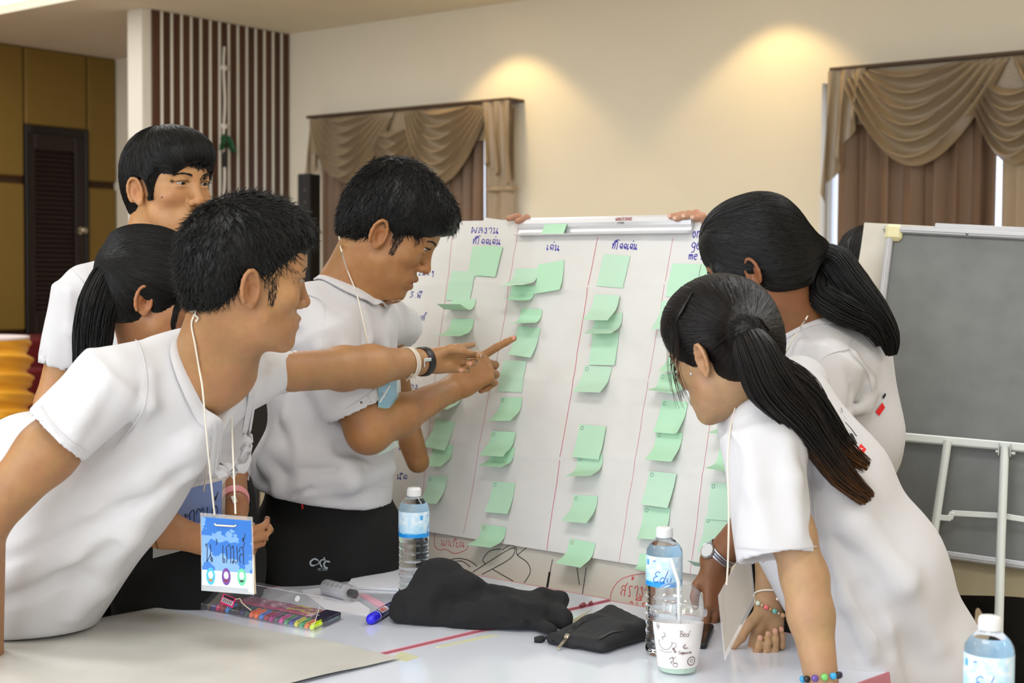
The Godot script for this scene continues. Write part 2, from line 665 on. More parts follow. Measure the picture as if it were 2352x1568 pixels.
# ---------------------------------------------------------------- the hall
var m_wall: StandardMaterial3D
func hall() -> void:
	var cream := mottled(Color(0.90, 0.868, 0.79), Color(0.915, 0.882, 0.805), 0.4, 0.85, 0.01, 3, 4)
	m_wall = cream
	var white := mat(Color(0.86, 0.84, 0.79), 0.8)
	var b := Buf.new()
	rbox(b, -2.2, 11.6, -0.1, 0.0, -0.2, 10.2)
	var fm := mottled(Color(0.70, 0.65, 0.57), Color(0.75, 0.70, 0.62), 0.8, 0.25, 0.02, 4, 9)
	struct("floor", b, fm)
	# the window wall with its two openings
	b = Buf.new()
	var y0 := 0.85
	var y1 := 2.44
	var op := [[0.36, 2.005], [4.088, 6.9]]
	rbox(b, -2.2, 11.6, 0, y0, -0.2, 0)
	rbox(b, -2.2, 11.6, y1, H, -0.2, 0)
	rbox(b, -2.2, 0.36, y0, y1, -0.2, 0)
	rbox(b, 2.005, 4.088, y0, y1, -0.2, 0)
	rbox(b, 6.9, 11.6, y0, y1, -0.2, 0)
	struct("wall_window", b, cream)
	var alu := mat(Color(0.8, 0.8, 0.8), 0.4, 0.3)
	for k in 2:
		var fr := Buf.new()
		var l: float = op[k][0]
		var r: float = op[k][1]
		rbox(fr, l, r, y0, y0 + 0.05, -0.13, -0.07, 0.004)
		rbox(fr, l, r, y1 - 0.05, y1, -0.13, -0.07, 0.004)
		rbox(fr, l, l + 0.03, y0, y1, -0.13, -0.07, 0.004)
		rbox(fr, r - 0.03, r, y0, y1, -0.13, -0.07, 0.004)
		rbox(fr, (l + r) / 2 - 0.03, (l + r) / 2 + 0.03, y0, y1, -0.13, -0.07, 0.004)
		var wf := struct("window_%d" % (k + 1), fr, alu)
		for s in 2:
			part_box("pane", wf, clear_plastic(0.05), lerpf(l, r, s * 0.5) + 0.02, lerpf(l, r, s * 0.5 + 0.5) - 0.02, y0 + 0.04, y1 - 0.04, -0.103, -0.097)
	b = Buf.new()
	rbox(b, 11.5, 11.7, 0, H, -0.2, 10.2)
	struct("wall_side", b, cream)
	b = Buf.new()
	rbox(b, -2.2, 11.6, 0, 0.78, 10.0, 10.2)
	rbox(b, -2.2, 11.6, 2.72, H, 10.0, 10.2)
	rbox(b, -2.2, 1.48, 0.78, 2.72, 10.0, 10.2)
	rbox(b, 9.12, 11.6, 0.78, 2.72, 10.0, 10.2)
	for k in 2: rbox(b, 3.72 + k * 2.7, 4.18 + k * 2.7, 0.78, 2.72, 10.0, 10.2)
	struct("wall_rear", b, cream)
	for k in 3:
		var fr := Buf.new()
		var l := 1.48 + k * 2.7
		for q in [[l, l + 0.05, 0.78, 2.72], [l + 2.19, l + 2.24, 0.78, 2.72], [l, l + 2.24, 0.78, 0.83], [l, l + 2.24, 2.67, 2.72], [l + 1.09, l + 1.15, 0.78, 2.72]]: rbox(fr, q[0], q[1], q[2], q[3], 10.05, 10.11, 0.004)
		var wf := struct("window_%d" % (k + 3), fr, alu)
		for s in 2: part_box("pane", wf, clear_plastic(0.05), l + 0.04 + s * 1.1, l + 1.10 + s * 1.1, 0.82, 2.68, 10.077, 10.083)
	# ceiling with a shallow lit recess
	b = Buf.new()
	var r0 := -1.75
	var r1 := 2.2
	var r2 := 1.66
	var r3 := 4.6
	rbox(b, -2.2, 11.6, H, H + 0.08, -0.2, r2)
	rbox(b, -2.2, 11.6, H, H + 0.08, r3, 10.2)
	rbox(b, -2.2, r0, H, H + 0.08, r2, r3)
	rbox(b, r1, 11.6, H, H + 0.08, r2, r3)
	rbox(b, -2.2, 11.6, H + 0.08, H + 0.2, -0.2, 10.2)
	struct("ceiling", b, mottled(Color(0.90, 0.865, 0.78), Color(0.92, 0.885, 0.80), 0.5, 0.9, 0.01, 3, 6))
	var t := thing("ceiling_light", "wide luminous white panel set in the shallow ceiling recess over the stage", "light")
	var glow := mat(Color(0.95, 0.95, 0.95), 0.4)
	glow.emission_enabled = true
	glow.emission = Color(1, 0.99, 0.97)
	glow.emission_energy_multiplier = 1.3
	part_box("diffuser", t, glow, r0 + 0.05, r1 - 0.05, H + 0.05, H + 0.075, r2 + 0.03, r3 - 0.05)
	var l := AreaLight3D.new()
	l.name = "lamp"
	l.area_size = Vector2(r1 - r0 - 0.3, r3 - r2 - 0.3)
	l.area_range = 25.0
	l.light_energy = 1.3
	l.shadow_enabled = true
	t.add_child(l)
	l.transform = Transform3D(Basis(wall_along, wall_out, Vector3.UP), room((r0 + r1) / 2, H + 0.04, (r2 + r3) / 2))
	# the pier with its brown boards
	b = Buf.new()
	rbox(b, -0.16, -0.012, 0, H, 0.0, 1.255, 0.004)
	var pier := struct("wall_pier", b, white)
	var wood := [mat(Color(0.285, 0.165, 0.09), 0.55), mat(Color(0.26, 0.15, 0.082), 0.55), mat(Color(0.305, 0.18, 0.10), 0.55)]
	for k in 15:
		var c := 0.012 + k * 0.0790
		part_box("slat", pier, wood[(k * 7) % 3], -0.014, 0.003, 0.0, H - 0.004, c, c + 0.0630, 0.002)
		if k < 14: part_box("batten", pier, white, -0.014, 0.010, 0.0, H - 0.004, c + 0.0628, c + 0.0792, 0.002)
	# stage: gold padded wall with a louvred door, red carpeted floor and steps
	var gold_b := Buf.new()
	rbox(gold_b, -2.2, -2.04, 0, H, -0.2, 10.2)
	var gw := struct("wall_stage", gold_b, mat(Color(0.26, 0.15, 0.06), 0.8))
	var gold := mottled(Color(0.46, 0.36, 0.125), Color(0.52, 0.41, 0.155), 3.0, 0.75, 0.05, 3, 12)
	var xs := [0.0, 0.27, 0.82, 1.38, 1.95, 2.5, 3.1, 3.7]
	for k in 7:
		for row in 2:
			if k == 1 and row == 0: continue
			var lo: float = 0.98 if row == 0 else (2.52 if k == 1 else 2.13)
			var hi: float = 2.075 if row == 0 else H - 0.002
			part_box("panel", gw, gold, -2.045, -2.0, lo, hi, xs[k] + 0.006, xs[k + 1] - 0.006, 0.012)
	b = Buf.new()
	rbox(b, -2.04, -1.99, 0.95, 2.52, 0.27, 0.30, 0.004)
	rbox(b, -2.04, -1.99, 0.95, 2.52, 0.79, 0.82, 0.004)
	rbox(b, -2.04, -1.99, 2.46, 2.52, 0.30, 0.79, 0.004)
	var dk := mat(Color(0.12, 0.055, 0.03), 0.5)
	var door := struct("door_1", b, mat(Color(0.07, 0.035, 0.025), 0.5))
	part_box("stile", door, dk, -2.035, -2.0, 0.95, 2.46, 0.30, 0.385, 0.003)
	part_box("stile", door, dk, -2.035, -2.0, 0.95, 2.46, 0.735, 0.79, 0.003)
	part_box("rail", door, dk, -2.035, -2.0, 2.34, 2.46, 0.385, 0.735, 0.003)
	part_box("rail", door, dk, -2.035, -2.0, 0.95, 1.1, 0.385, 0.735, 0.003)
	for k in 34:
		var lv := Buf.new()
		lv.box(at(room(-2.02, 1.118 + k * 0.0362, 0.56), room_basis * Basis(Vector3(0, 0, 1), 0.5)), Vector3(0.008, 0.04, 0.35), 0.002)
		obj("slat", lv, dk, door)
	var kn := Buf.new()
	kn.lathe(Transform3D(room_basis * Basis(Vector3(0, 0, 1), -PI / 2), room(-2.0, 1.74, 0.345)), [Vector2(0, 0), Vector2(0.028, 0), Vector2(0.028, 0.006), Vector2(0.01, 0.01), Vector2(0.01, 0.035), Vector2(0.024, 0.042), Vector2(0.028, 0.056), Vector2(0.02, 0.068), Vector2(0, 0.072)], 20)
	obj("knob", kn, mat(Color(0.75, 0.7, 0.62), 0.25, 0.9), door)
	var red := mottled(Color(0.36, 0.035, 0.045), Color(0.43, 0.055, 0.06), 8.0, 0.95, 0.1, 3, 5)
	b = Buf.new()
	rbox(b, -2.04, -1.2, 0, 0.95, 0.0, 10.0, 0.015)
	struct("floor_stage", b, red)
	var st := thing("steps", "red carpeted steps leading up to the stage behind the yellow draped table", "steps")
	for k in 4:
		part_box("step", st, red, -1.2 + k * 0.28, -0.92 + k * 0.28, 0, 0.76 - k * 0.19, 0.45 if k < 3 else 1.3, 3.0, 0.012)
# ---------------------------------------------------------------- flipchart on its easel, with the sticky notes
var bo: Vector3        # a point of the sheet, and its axes: to the right, down, and out towards the table
var bu: Vector3
var bv: Vector3
var bn: Vector3
const TILT := 0.2618

func on_board(x: float, y: float, lift := 0.0) -> Vector3:
	return on_plane(x, y, bo + bn * lift, bn)

func sheet_wave(s: float, t: float) -> float:      # buckles and folds of the big sheet
	var w := 0.0022 * sin(s * 9.0 + t * 4.0) + 0.0016 * sin(t * 13.0 - s * 5.0 + 1.3)
	for fy in [0.16, 0.375, 0.555]:
		w += 0.0035 * exp(-absf(t - fy - 0.01 * sin(s * 12.0)) / 0.010)
	for fx in [0.06, 0.36, 0.66]:
		w += 0.003 * exp(-absf(s - fx) / 0.012)
	return w + crumple.get_noise_2d(s * 100.0, t * 100.0) * 0.0035

var crumple := FastNoiseLite.new()

func sheet_point(s: float, t: float) -> Vector3:
	return bo + bu * s + bv * t + bn * (sheet_wave(s, t) + 0.004)

func board_st(p: Vector3) -> Vector2:
	return Vector2((p - bo).dot(bu), (p - bo).dot(bv))

func st(x: float, y: float) -> Vector2:
	return board_st(on_board(x, y))

# handwriting: letters as pen strokes in a box one high; (x,y;x,y|next stroke)
const PEN := {
	"ผ": "0,.45 .08,.38 .12,.48 .05,.52 .05,1 .25,.6 .45,1 .5,.35",
	"ล": ".05,.55 .1,.45 .3,.42 .42,.55 .42,1|.42,.7 .2,.62 .08,.8 .12,.95 .22,.9",
	"ง": ".1,.5 .2,.4 .28,.5 .2,.58 .3,.7 .3,1 .05,.8",
	"า": ".05,.55 .15,.4 .3,.42 .35,.55 .33,1",
	"น": "0,.5 .08,.4 .15,.5 .12,.95 .1,1 .4,.75 .42,.4|.42,.75 .5,1 .58,.92 .5,.85 .4,.95",
	"ท": "0,.5 .08,.4 .12,.5 .1,1 .25,.45 .4,.42 .45,.55 .45,1",
	"ี": "-.4,.28 -.25,.12 -.05,.28 -.4,.28|-.05,.28 -.05,.05",
	"ิ": "-.42,.28 -.25,.12 -.05,.26 -.42,.28",
	"่": "-.15,.0 -.15,.16",
	"้": "-.35,-.05 -.25,-.12 -.2,.02 -.32,.05 -.1,-.1",
	"์": "-.2,.25 -.28,.15 -.18,.1 -.2,.2 -.05,-.05",
	"ุ": "-.1,1.08 -.02,1.12 0,1.3",
	"ู": "-.3,1.08 -.22,1.12 -.2,1.35 -.05,1.32 -.05,1.08",
	"โ": ".1,1 .2,.95 .18,.3 0,.12 .12,.0 .4,.05",
	"ด": ".2,.75 .3,.7 .32,.85 .2,.88 .1,.65 .2,.42 .42,.42 .48,.6 .46,1",
	"ค": ".2,.75 .3,.7 .32,.85 .2,.88 .1,.65 .2,.42 .42,.42 .48,.6 .46,1",
	"ต": ".2,.75 .3,.7 .32,.85 .2,.88 .1,.65 .2,.45 .28,.52 .36,.42 .48,.55 .46,1",
	"เ": ".08,.4 .06,.9 .14,1 .2,.9 .1,.85",
	"ก": ".05,1 .08,.6 .0,.55 .2,.4 .38,.45 .4,1",
	"ม": "0,.5 .08,.4 .14,.5 .12,.95 .04,.98 .12,.9 .42,.95 .42,.4",
	"ส": ".05,.6 .2,.42 .4,.5 .42,1|.4,.7 .2,.65 .08,.85 .2,.95|.4,.45 .55,.25",
	"ห": "0,.5 .08,.4 .12,.5 .1,1 .3,.55 .4,.6 .42,1|.3,.55 .42,.42 .34,.4",
	"พ": "0,.5 .08,.4 .1,.5 .1,1 .22,.6 .34,1 .42,.4",
	"ร": ".1,.95 .2,1 .22,.85 .12,.6 .05,.45 .35,.4",
	"ว": ".3,1 .35,.6 .25,.42 .1,.45 .05,.6",
	"ย": ".05,.42 .0,.6 .15,.62 .05,.75 .1,.98 .42,.98 .42,.4",
	"อ": ".1,.5 .2,.55 .12,.62 .08,1 .42,1 .45,.5 .3,.4 .1,.45",
	"ะ": ".1,.5 .2,.45 .2,.58 .35,.5|.1,.85 .2,.8 .2,.93 .35,.85",
	"ๆ": ".1,.5 .2,.4 .25,.55 .1,.6 .3,.42 .4,.5 .4,1.2",
	"น'": ".0,.5 .1,.4 .3,1 .4,.5",
	"1": ".2,.3 .2,1", "2": ".05,.4 .25,.3 .35,.5 .05,1 .4,.95", "3": ".05,.3 .3,.3 .1,.58 .32,.75 .1,1 0,.92", "4": ".25,.3 .0,.7 .4,.7|.3,.5 .28,1", "5": ".35,.3 .1,.3 .08,.6 .3,.65 .28,.95 .05,1", ".": ".1,.95 .14,1", "-": ".05,.65 .3,.63", "=": ".05,.55 .3,.55|.05,.72 .3,.72", "°": ".1,.2 .2,.15 .22,.3 .1,.3 .1,.2", "'": ".2,.2 .28,.28 .2,.42",
	"g": ".4,.5 .2,.42 .05,.65 .2,.85 .4,.75 .42,.45|.42,.5 .38,1.2 .1,1.25", "e": ".05,.7 .4,.6 .3,.42 .1,.5 .05,.8 .25,1 .4,.9", "t": ".25,.1 .2,.9 .3,1|.05,.35 .42,.3", "m": ".0,.45 .05,1|.05,.65 .2,.45 .28,1|.28,.65 .42,.45 .5,1", "i": ".2,.45 .18,1|.22,.2 .24,.24", "n": ".05,.45 .08,1|.08,.65 .28,.45 .38,.6 .4,1", "r": ".1,.4 .1,1|.1,.65 .25,.42 .42,.45", "o": ".2,.42 .05,.7 .2,1 .4,.75 .25,.42",
	"C": ".55,.2 .35,.0 .1,.2 .05,.6 .2,.95 .45,1 .58,.8", "d": ".45,.6 .25,.5 .05,.75 .2,1 .45,.8|.7,-.1 .45,.9 .55,1", "u": ".05,.55 .05,.9 .2,1 .42,.8|.45,.55 .42,.95 .55,1", "E": ".7,.1 .45,.0 .2,.15 .25,.38 .5,.42|.4,.42 .1,.6 .1,.9 .35,1 .65,.8",
	"B": ".15,0 .1,1|.0,.1 .3,-.05 .5,.2 .2,.48 .5,.6 .45,.95 .05,1", "a": ".4,.55 .2,.48 .05,.75 .2,1 .4,.75|.42,.5 .4,.95 .5,1", "p": ".1,.5 .05,1.35|.1,.6 .3,.48 .4,.7 .25,.98 .1,.85", "c": ".4,.55 .2,.48 .05,.75 .2,1 .42,.9", "s": ".35,.5 .15,.5 .1,.65 .32,.8 .25,1 .05,.95", "h": ".1,0 .08,1|.08,.7 .28,.5 .38,.65 .4,1", "f": ".35,.05 .2,.1 .15,1|.0,.45 .35,.42", "l": ".2,0 .18,.9 .25,1",
	"H": ".05,0 .05,1|.45,0 .45,1|.05,.5 .45,.5", "A": ".0,1 .25,0 .5,1|.1,.65 .4,.65", "N": ".05,1 .05,0 .45,1 .45,0", "P": ".08,1 .08,0 .4,.05 .42,.45 .08,.5", "O": ".25,0 .05,.3 .05,.7 .25,1 .45,.7 .45,.3 .25,0", "S": ".45,.1 .2,0 .05,.25 .4,.7 .3,1 .05,.9", "R": ".08,1 .08,0 .4,.05 .42,.45 .08,.5 .45,1", "T": ".25,1 .25,0|0,0 .5,0", "M": ".05,1 .08,0 .28,.6 .48,0 .5,1", "W": ".0,0 .12,1 .25,.4 .38,1 .5,0", "D": ".08,0 .08,1 .3,.95 .45,.5 .3,.05 .08,0", "I": ".25,0 .25,1", "K": ".08,0 .08,1|.42,0 .1,.5 .45,1",
}

# strokes of a word as lists of points in word space (x to the right in heights, y down)
func pen_word(text: String, gap := 0.14) -> Array:
	var out := []
	var x := 0.0
	for ch in text:
		if ch == " ":
			x += 0.3
			continue
		if not PEN.has(ch): continue
		var w := 0.0
		for stroke in PEN[ch].split("|"):
			var pts := []
			for pr in stroke.split(" "):
				var q: PackedStringArray = pr.split(",")
				var p := Vector2(float(q[0]), float(q[1]))
				w = maxf(w, p.x)
				pts.append(p + Vector2(x, 0))
			out.append(smooth_line(pts))
		if w > 0.0: x += w + gap
	return out

func smooth_line(p: Array, n := 4) -> Array:
	var out := []
	for k in p.size() - 1:
		var a = p[maxi(k - 1, 0)]
		var d = p[mini(k + 2, p.size() - 1)]
		for j in n:
			out.append(p[k].cubic_interpolate(p[k + 1], a, d, float(j) / n))
	out.append(p[p.size() - 1])
	return out

# writes a word on the big sheet from one pixel of its base line to another
func write_board(parent: Node, c: Color, text: String, x0: float, y0: float, x1: float, y1: float, high: float, w := 0.0022) -> void:
	var a := st(x0, y0)
	var z := st(x1, y1)
	var strokes := pen_word(text)
	var wide := 0.1
	for s in strokes:
		for p in s: wide = maxf(wide, p.x)
	var k := (z - a) / wide
	var b := Buf.new()
	b.col = c
	for s in strokes:
		var pts := []
		var nn := []
		for p in s:
			var q: Vector2 = a + k * p.x + Vector2(-0.0, -high * (1.0 - p.y))
			pts.append(sheet_point(q.x, q.y) + bn * 0.0007)
			nn.append(bn)
		b.ribbon(pts, nn, w)
	obj("handwriting", b, m_ink, parent)

func line_board(b: Buf, px: Array, w: float, lift := 0.0007, low := false) -> void:
	var pts := []
	var nn := []
	for k in px.size() - 1:
		var a := st(px[k].x, px[k].y)
		var z := st(px[k + 1].x, px[k + 1].y)
		var n := maxi(2, int(a.distance_to(z) / 0.012))
		for j in n + (1 if k == px.size() - 2 else 0):
			var q: Vector2 = a.lerp(z, float(j) / n)
			pts.append(low_point(q.x, q.y) + bn * lift if low else sheet_point(q.x, q.y) + bn * lift)
			nn.append(bn)
	b.ribbon(pts, nn, w)

func low_point(s: float, t: float) -> Vector3:
	return bo + bu * s + bv * t + bn * (-0.008 + 0.0025 * sin(s * 14.0 + 2.0) + 0.002 * sin(t * 21.0))

func flipchart() -> void:
	var yaw := deg_to_rad(38.8)
	bu = Vector3(cos(yaw), 0, sin(yaw))
	var nh := Vector3(-sin(yaw), 0, cos(yaw))
	bn = nh * cos(TILT) + Vector3.UP * sin(TILT)
	bv = -(bn.cross(bu))
	bo = Vector3(-0.237, 0.75, -3.298) - nh * 0.07
	bo = on_plane(1200, 510, bo, bn)
	crumple.seed = 5
	crumple.frequency = 0.055
	crumple.fractal_octaves = 3
	var tl := st(1062, 505)
	var bl := st(940, 1210)
	var br := st(1470, 1303)
	var tr := st(1640, 505)
	var s0 := minf(minf(st(936, 650).x, st(920, 790).x), st(900, 1040).x) - 0.012
	var s1 := maxf(br.x, tr.x) + 0.16
	var t0 := -0.005
	var t1 := (bl.y + br.y) / 2.0
	# easel: backing board, legs
	var t := thing("flipchart_easel", "aluminium flipchart easel with clamp bar holding the white sheets of sticky notes", "easel")
	var alu := mat(Color(0.86, 0.86, 0.87), 0.4, 0.45)
	var b := Buf.new()
	var fr := Basis(bu, bv, bn)
	var bar0 := st(1203, 508).x
	var bar1 := st(1598, 503).x
	b.box(at(bo + bu * ((bar0 + bar1) / 2 + 0.0) + bv * 0.42 - bn * 0.022, fr), Vector3(bar1 - bar0 + 0.13, 0.86, 0.012), 0.003)
	obj("backing_board", b, mat(Color(0.8, 0.8, 0.78), 0.5), t)
	# the clamp bar: one curved aluminium profile with a tray lip
	b = Buf.new()
	var prof := [Vector2(-0.006, 0.004), Vector2(-0.006, 0.012), Vector2(0.000, 0.017), Vector2(0.010, 0.0185), Vector2(0.018, 0.016), Vector2(0.024, 0.012), Vector2(0.030, 0.012), Vector2(0.035, 0.017), Vector2(0.0375, 0.026), Vector2(0.0395, 0.029), Vector2(0.0415, 0.028), Vector2(0.040, 0.018), Vector2(0.037, 0.008), Vector2(0.030, 0.005)]
	var n := prof.size()
	for k in n:
		var p: Vector2 = prof[k]
		var q: Vector2 = prof[(k + 1) % n]
		var ends := []
		for e in [bar0, bar1]:
			for w in [p, q]:
				ends.append(bo + bu * e + bv * w.x + bn * w.y)
		var nn: Vector3 = (ends[2] - ends[0]).cross(ends[1] - ends[0]).normalized()
		var mid: Vector3 = bo + bv * 0.018 + bn * 0.011
		if k < 10 and nn.dot(bn) < -0.2: nn = -nn
		elif k >= 10 and nn.dot(bv) < 0.0: nn = -nn
		b.flat([ends[0], ends[1], ends[3], ends[2]], nn)
	for e in [bar0, bar1]:
		var ring := []
		for w in prof: ring.append(Vector2(w.x, w.y))
		var tris := Geometry2D.triangulate_polygon(PackedVector2Array(ring))
		for k in range(0, tris.size(), 3):
			var f := []
			for j in 3: f.append(bo + bu * e + bv * prof[tris[k + j]].x + bn * prof[tris[k + j]].y)
			b.flat(f, -bu if e == bar0 else bu)
	obj("clamp_bar", b, alu, t)
	# lettering on the bar
	b = Buf.new()
	b.col = Color(0.62, 0.3, 0.28)
	var wx := st(1425, 505).x
	for row in 2:
		b.col = Color(0.60, 0.27, 0.25) if row == 0 else Color(0.4, 0.4, 0.42)
		for s in pen_word("WONDER BOARD" if row == 0 else "STAND", 0.1):
			var pts := []
			var nn := []
			for p in s:
				pts.append(bo + bu * (wx + p.x * 0.0066 + row * 0.006) + bv * (0.000 + row * 0.0105 + p.y * (0.0075 if row == 0 else 0.0045)) + bn * 0.0192)
				nn.append(bn)
			b.ribbon(pts, nn, 0.0009)
	obj("lettering", b, vmat(0.5), t)
	for sx in [bar0 + 0.02, bar1 - 0.02]:
		b = Buf.new()
		b.tube([bo + bu * sx + bv * 0.05 - bn * 0.035, Vector3((bo + bu * sx + bv * 1.3 + bn * 0.02).x, 0.0, (bo + bu * sx + bv * 1.3).z) - nh * 0.05], 0.012, 10)
		obj("leg", b, alu, t)
	b = Buf.new()
	b.tube([bo + bu * (bar0 + bar1) / 2 + bv * 0.05 - bn * 0.035, Vector3((bo + bu * 0.25).x, 0, (bo + bu * 0.25).z) - nh * 0.75], 0.012, 10)
	obj("leg", b, alu, t)
	# the sheets
	var paper := mottled(Color(0.86, 0.85, 0.835), Color(0.885, 0.878, 0.865), 3.0, 0.85, 0.01, 4, 21)
	var tan_ := mottled(Color(0.80, 0.775, 0.73), Color(0.83, 0.805, 0.76), 3.0, 0.85, 0.01, 4, 22)
	b = Buf.new()
	var y0 := t1 - 0.25
	var y1 := t1 + 0.30
	b.grid(60, 30, func(u: float, v: float) -> Vector3: return low_point(lerpf(s0 - 0.03, s1, u), lerpf(y0, y1, v)), false, 0.0004)
	var lower := obj("paper_sheet", b, tan_)
	tag(lower, "tan lower flipchart sheet with black and red drawings, hanging behind the table edge", "paper")
	b = Buf.new()
	b.grid(130, 130, func(u: float, v: float) -> Vector3: return sheet_point(lerpf(s0, s1, u), lerpf(t0, t1, v)), false, 0.0003)
	var sheet := obj("paper_sheet", b, paper)
	tag(sheet, "big white creased flipchart sheet ruled in red columns and covered in green sticky notes", "paper")
	# a spare sheet corner that peeks out above
	b = Buf.new()
	var c0 := st(1112, 499)
	b.grid(6, 6, func(u: float, v: float) -> Vector3: return bo + bu * (c0.x + u * 0.09) + bv * (c0.y + u * 0.012 + v * 0.08) + bn * 0.0, false, 0.0003)
	tag(obj("paper_sheet", b, paper), "white spare sheet whose corner peeks above the flipchart sheet near the hidden fingers", "paper")
	# ruling and writing
	b = Buf.new()
	b.col = Color(0.80, 0.45, 0.50)
	for l in [[[1042, 530], [1010, 800], [976, 1118], [966, 1205]], [[1196, 511], [1160, 740], [1083, 1146], [1066, 1225]], [[1547, 547], [1485, 905], [1425, 1294]], [[1668, 560], [1632, 974], [1590, 1320]]]:
		var px := []
		for q in l: px.append(Vector2(q[0], q[1]))
		line_board(b, px, 0.0011)
	b.col = Color(0.78, 0.32, 0.40)
	line_board(b, [Vector2(1377, 546), Vector2(1328, 808), Vector2(1300, 985), Vector2(1257, 1263)], 0.0016)
	obj("ruled_line", b, vmat(0.8), sheet)
	m_ink = vmat(0.8)
	var blue := Color(0.20, 0.17, 0.62)
	write_board(sheet, blue, "ผลงาน", 1084, 536, 1147, 538, 0.024)
	write_board(sheet, blue, "ที่โดดเด่น", 1087, 561, 1151, 563, 0.021)
	write_board(sheet, blue, "เด่น", 1259, 576, 1288, 578, 0.022)
	write_board(sheet, blue, "ที่โดดเด่น", 1408, 573, 1465, 575, 0.022)
	write_board(sheet, blue, "ori", 1590, 546, 1612, 546, 0.026)
	write_board(sheet, blue, "get", 1587, 572, 1618, 573, 0.026)
	write_board(sheet, blue, "me in", 1582, 596, 1622, 598, 0.022)
	blue = Color(0.22, 0.24, 0.55)
	write_board(sheet, blue, "2.นาะ ๆ", 962, 632, 994, 633, 0.02)
	write_board(sheet, blue, "°", 984, 588, 992, 592, 0.02)
	write_board(sheet, blue, "3.พี", 942, 683, 967, 685, 0.021)
	write_board(sheet, blue, "4 เกมส์", 933, 734, 978, 737, 0.022)
	write_board(sheet, blue, "5.นาง", 914, 893, 960, 894, 0.017)
	write_board(sheet, blue, "หนูนิด", 918, 1034, 960, 1035, 0.018)
	write_board(sheet, blue, "นิด", 914, 1101, 937, 1102, 0.018)
	# drawings on the lower sheet
	b = Buf.new()
	b.col = Color(0.08, 0.08, 0.09)
	for l in [[[1005, 1295], [1040, 1282], [1070, 1285], [1091, 1299]], [[1030, 1293], [1055, 1287], [1076, 1301]], [[1081, 1313], [1168, 1258], [1167, 1280], [1102, 1318]], [[1110, 1293], [1104, 1284], [1120, 1264], [1146, 1259]], [[1148, 1262], [1166, 1250], [1180, 1258], [1182, 1273], [1204, 1290], [1211, 1312], [1197, 1337]], [[1182, 1273], [1203, 1256]], [[1126, 1306], [1172, 1333]], [[1263, 1283], [1256, 1315], [1250, 1345]], [[1320, 1302], [1326, 1342]], [[1342, 1302], [1333, 1365]]]:
		var px := []
		for q in l: px.append(Vector2(q[0], q[1]))
		var d := Buf.new()
		d.col = b.col
		line_board(d, smooth_line(px, 5), 0.0019, 0.001, true)
		obj("drawn_line", d, m_ink, lower)
	line_board(b, [Vector2(1256, 1312), Vector2(1250, 1348)], 0.006, 0.001, true)
	obj("drawn_line", b, m_ink, lower)
	b = Buf.new()
	b.col = Color(0.80, 0.27, 0.27)
	for l in [[[1397, 1385], [1402, 1355], [1425, 1328], [1475, 1316], [1530, 1318]], [[995, 1222], [993, 1250], [1005, 1262], [1020, 1260], [1040, 1270], [1065, 1262], [1072, 1250]]]:
		var px := []
		for q in l: px.append(Vector2(q[0], q[1]))
		var d := Buf.new()
		d.col = b.col
		line_board(d, smooth_line(px, 5), 0.0014, 0.001, true)
		obj("drawn_line", d, m_ink, lower)
	low_word(lower, b.col, "สร้างวิน", 1419, 1367, 1500, 1375, 0.038, 0.0020)
	low_word(lower, b.col, "นิรัก", 1440, 1402, 1500, 1408, 0.034, 0.0020)
	b.col = Color(0.80, 0.45, 0.50)
	low_word(lower, b.col, "นักเรียน", 1007, 1252, 1062, 1256, 0.022, 0.0018)

func low_word(parent: Node, c: Color, text: String, x0: float, y0: float, x1: float, y1: float, high: float, w: float) -> void:
	var a := st(x0, y0)
	var z := st(x1, y1)
	var strokes := pen_word(text)
	var wide := 0.1
	for s in strokes:
		for p in s: wide = maxf(wide, p.x)
	var b := Buf.new()
	b.col = c
	for s in strokes:
		var pts := []
		var nn := []
		for p in s:
			var q: Vector2 = a + (z - a) / wide * p.x + Vector2(0, -high * (1.0 - p.y))
			pts.append(low_point(q.x, q.y) + bn * 0.001)
			nn.append(bn)
		b.ribbon(pts, nn, w)
	obj("handwriting", b, m_ink, parent)

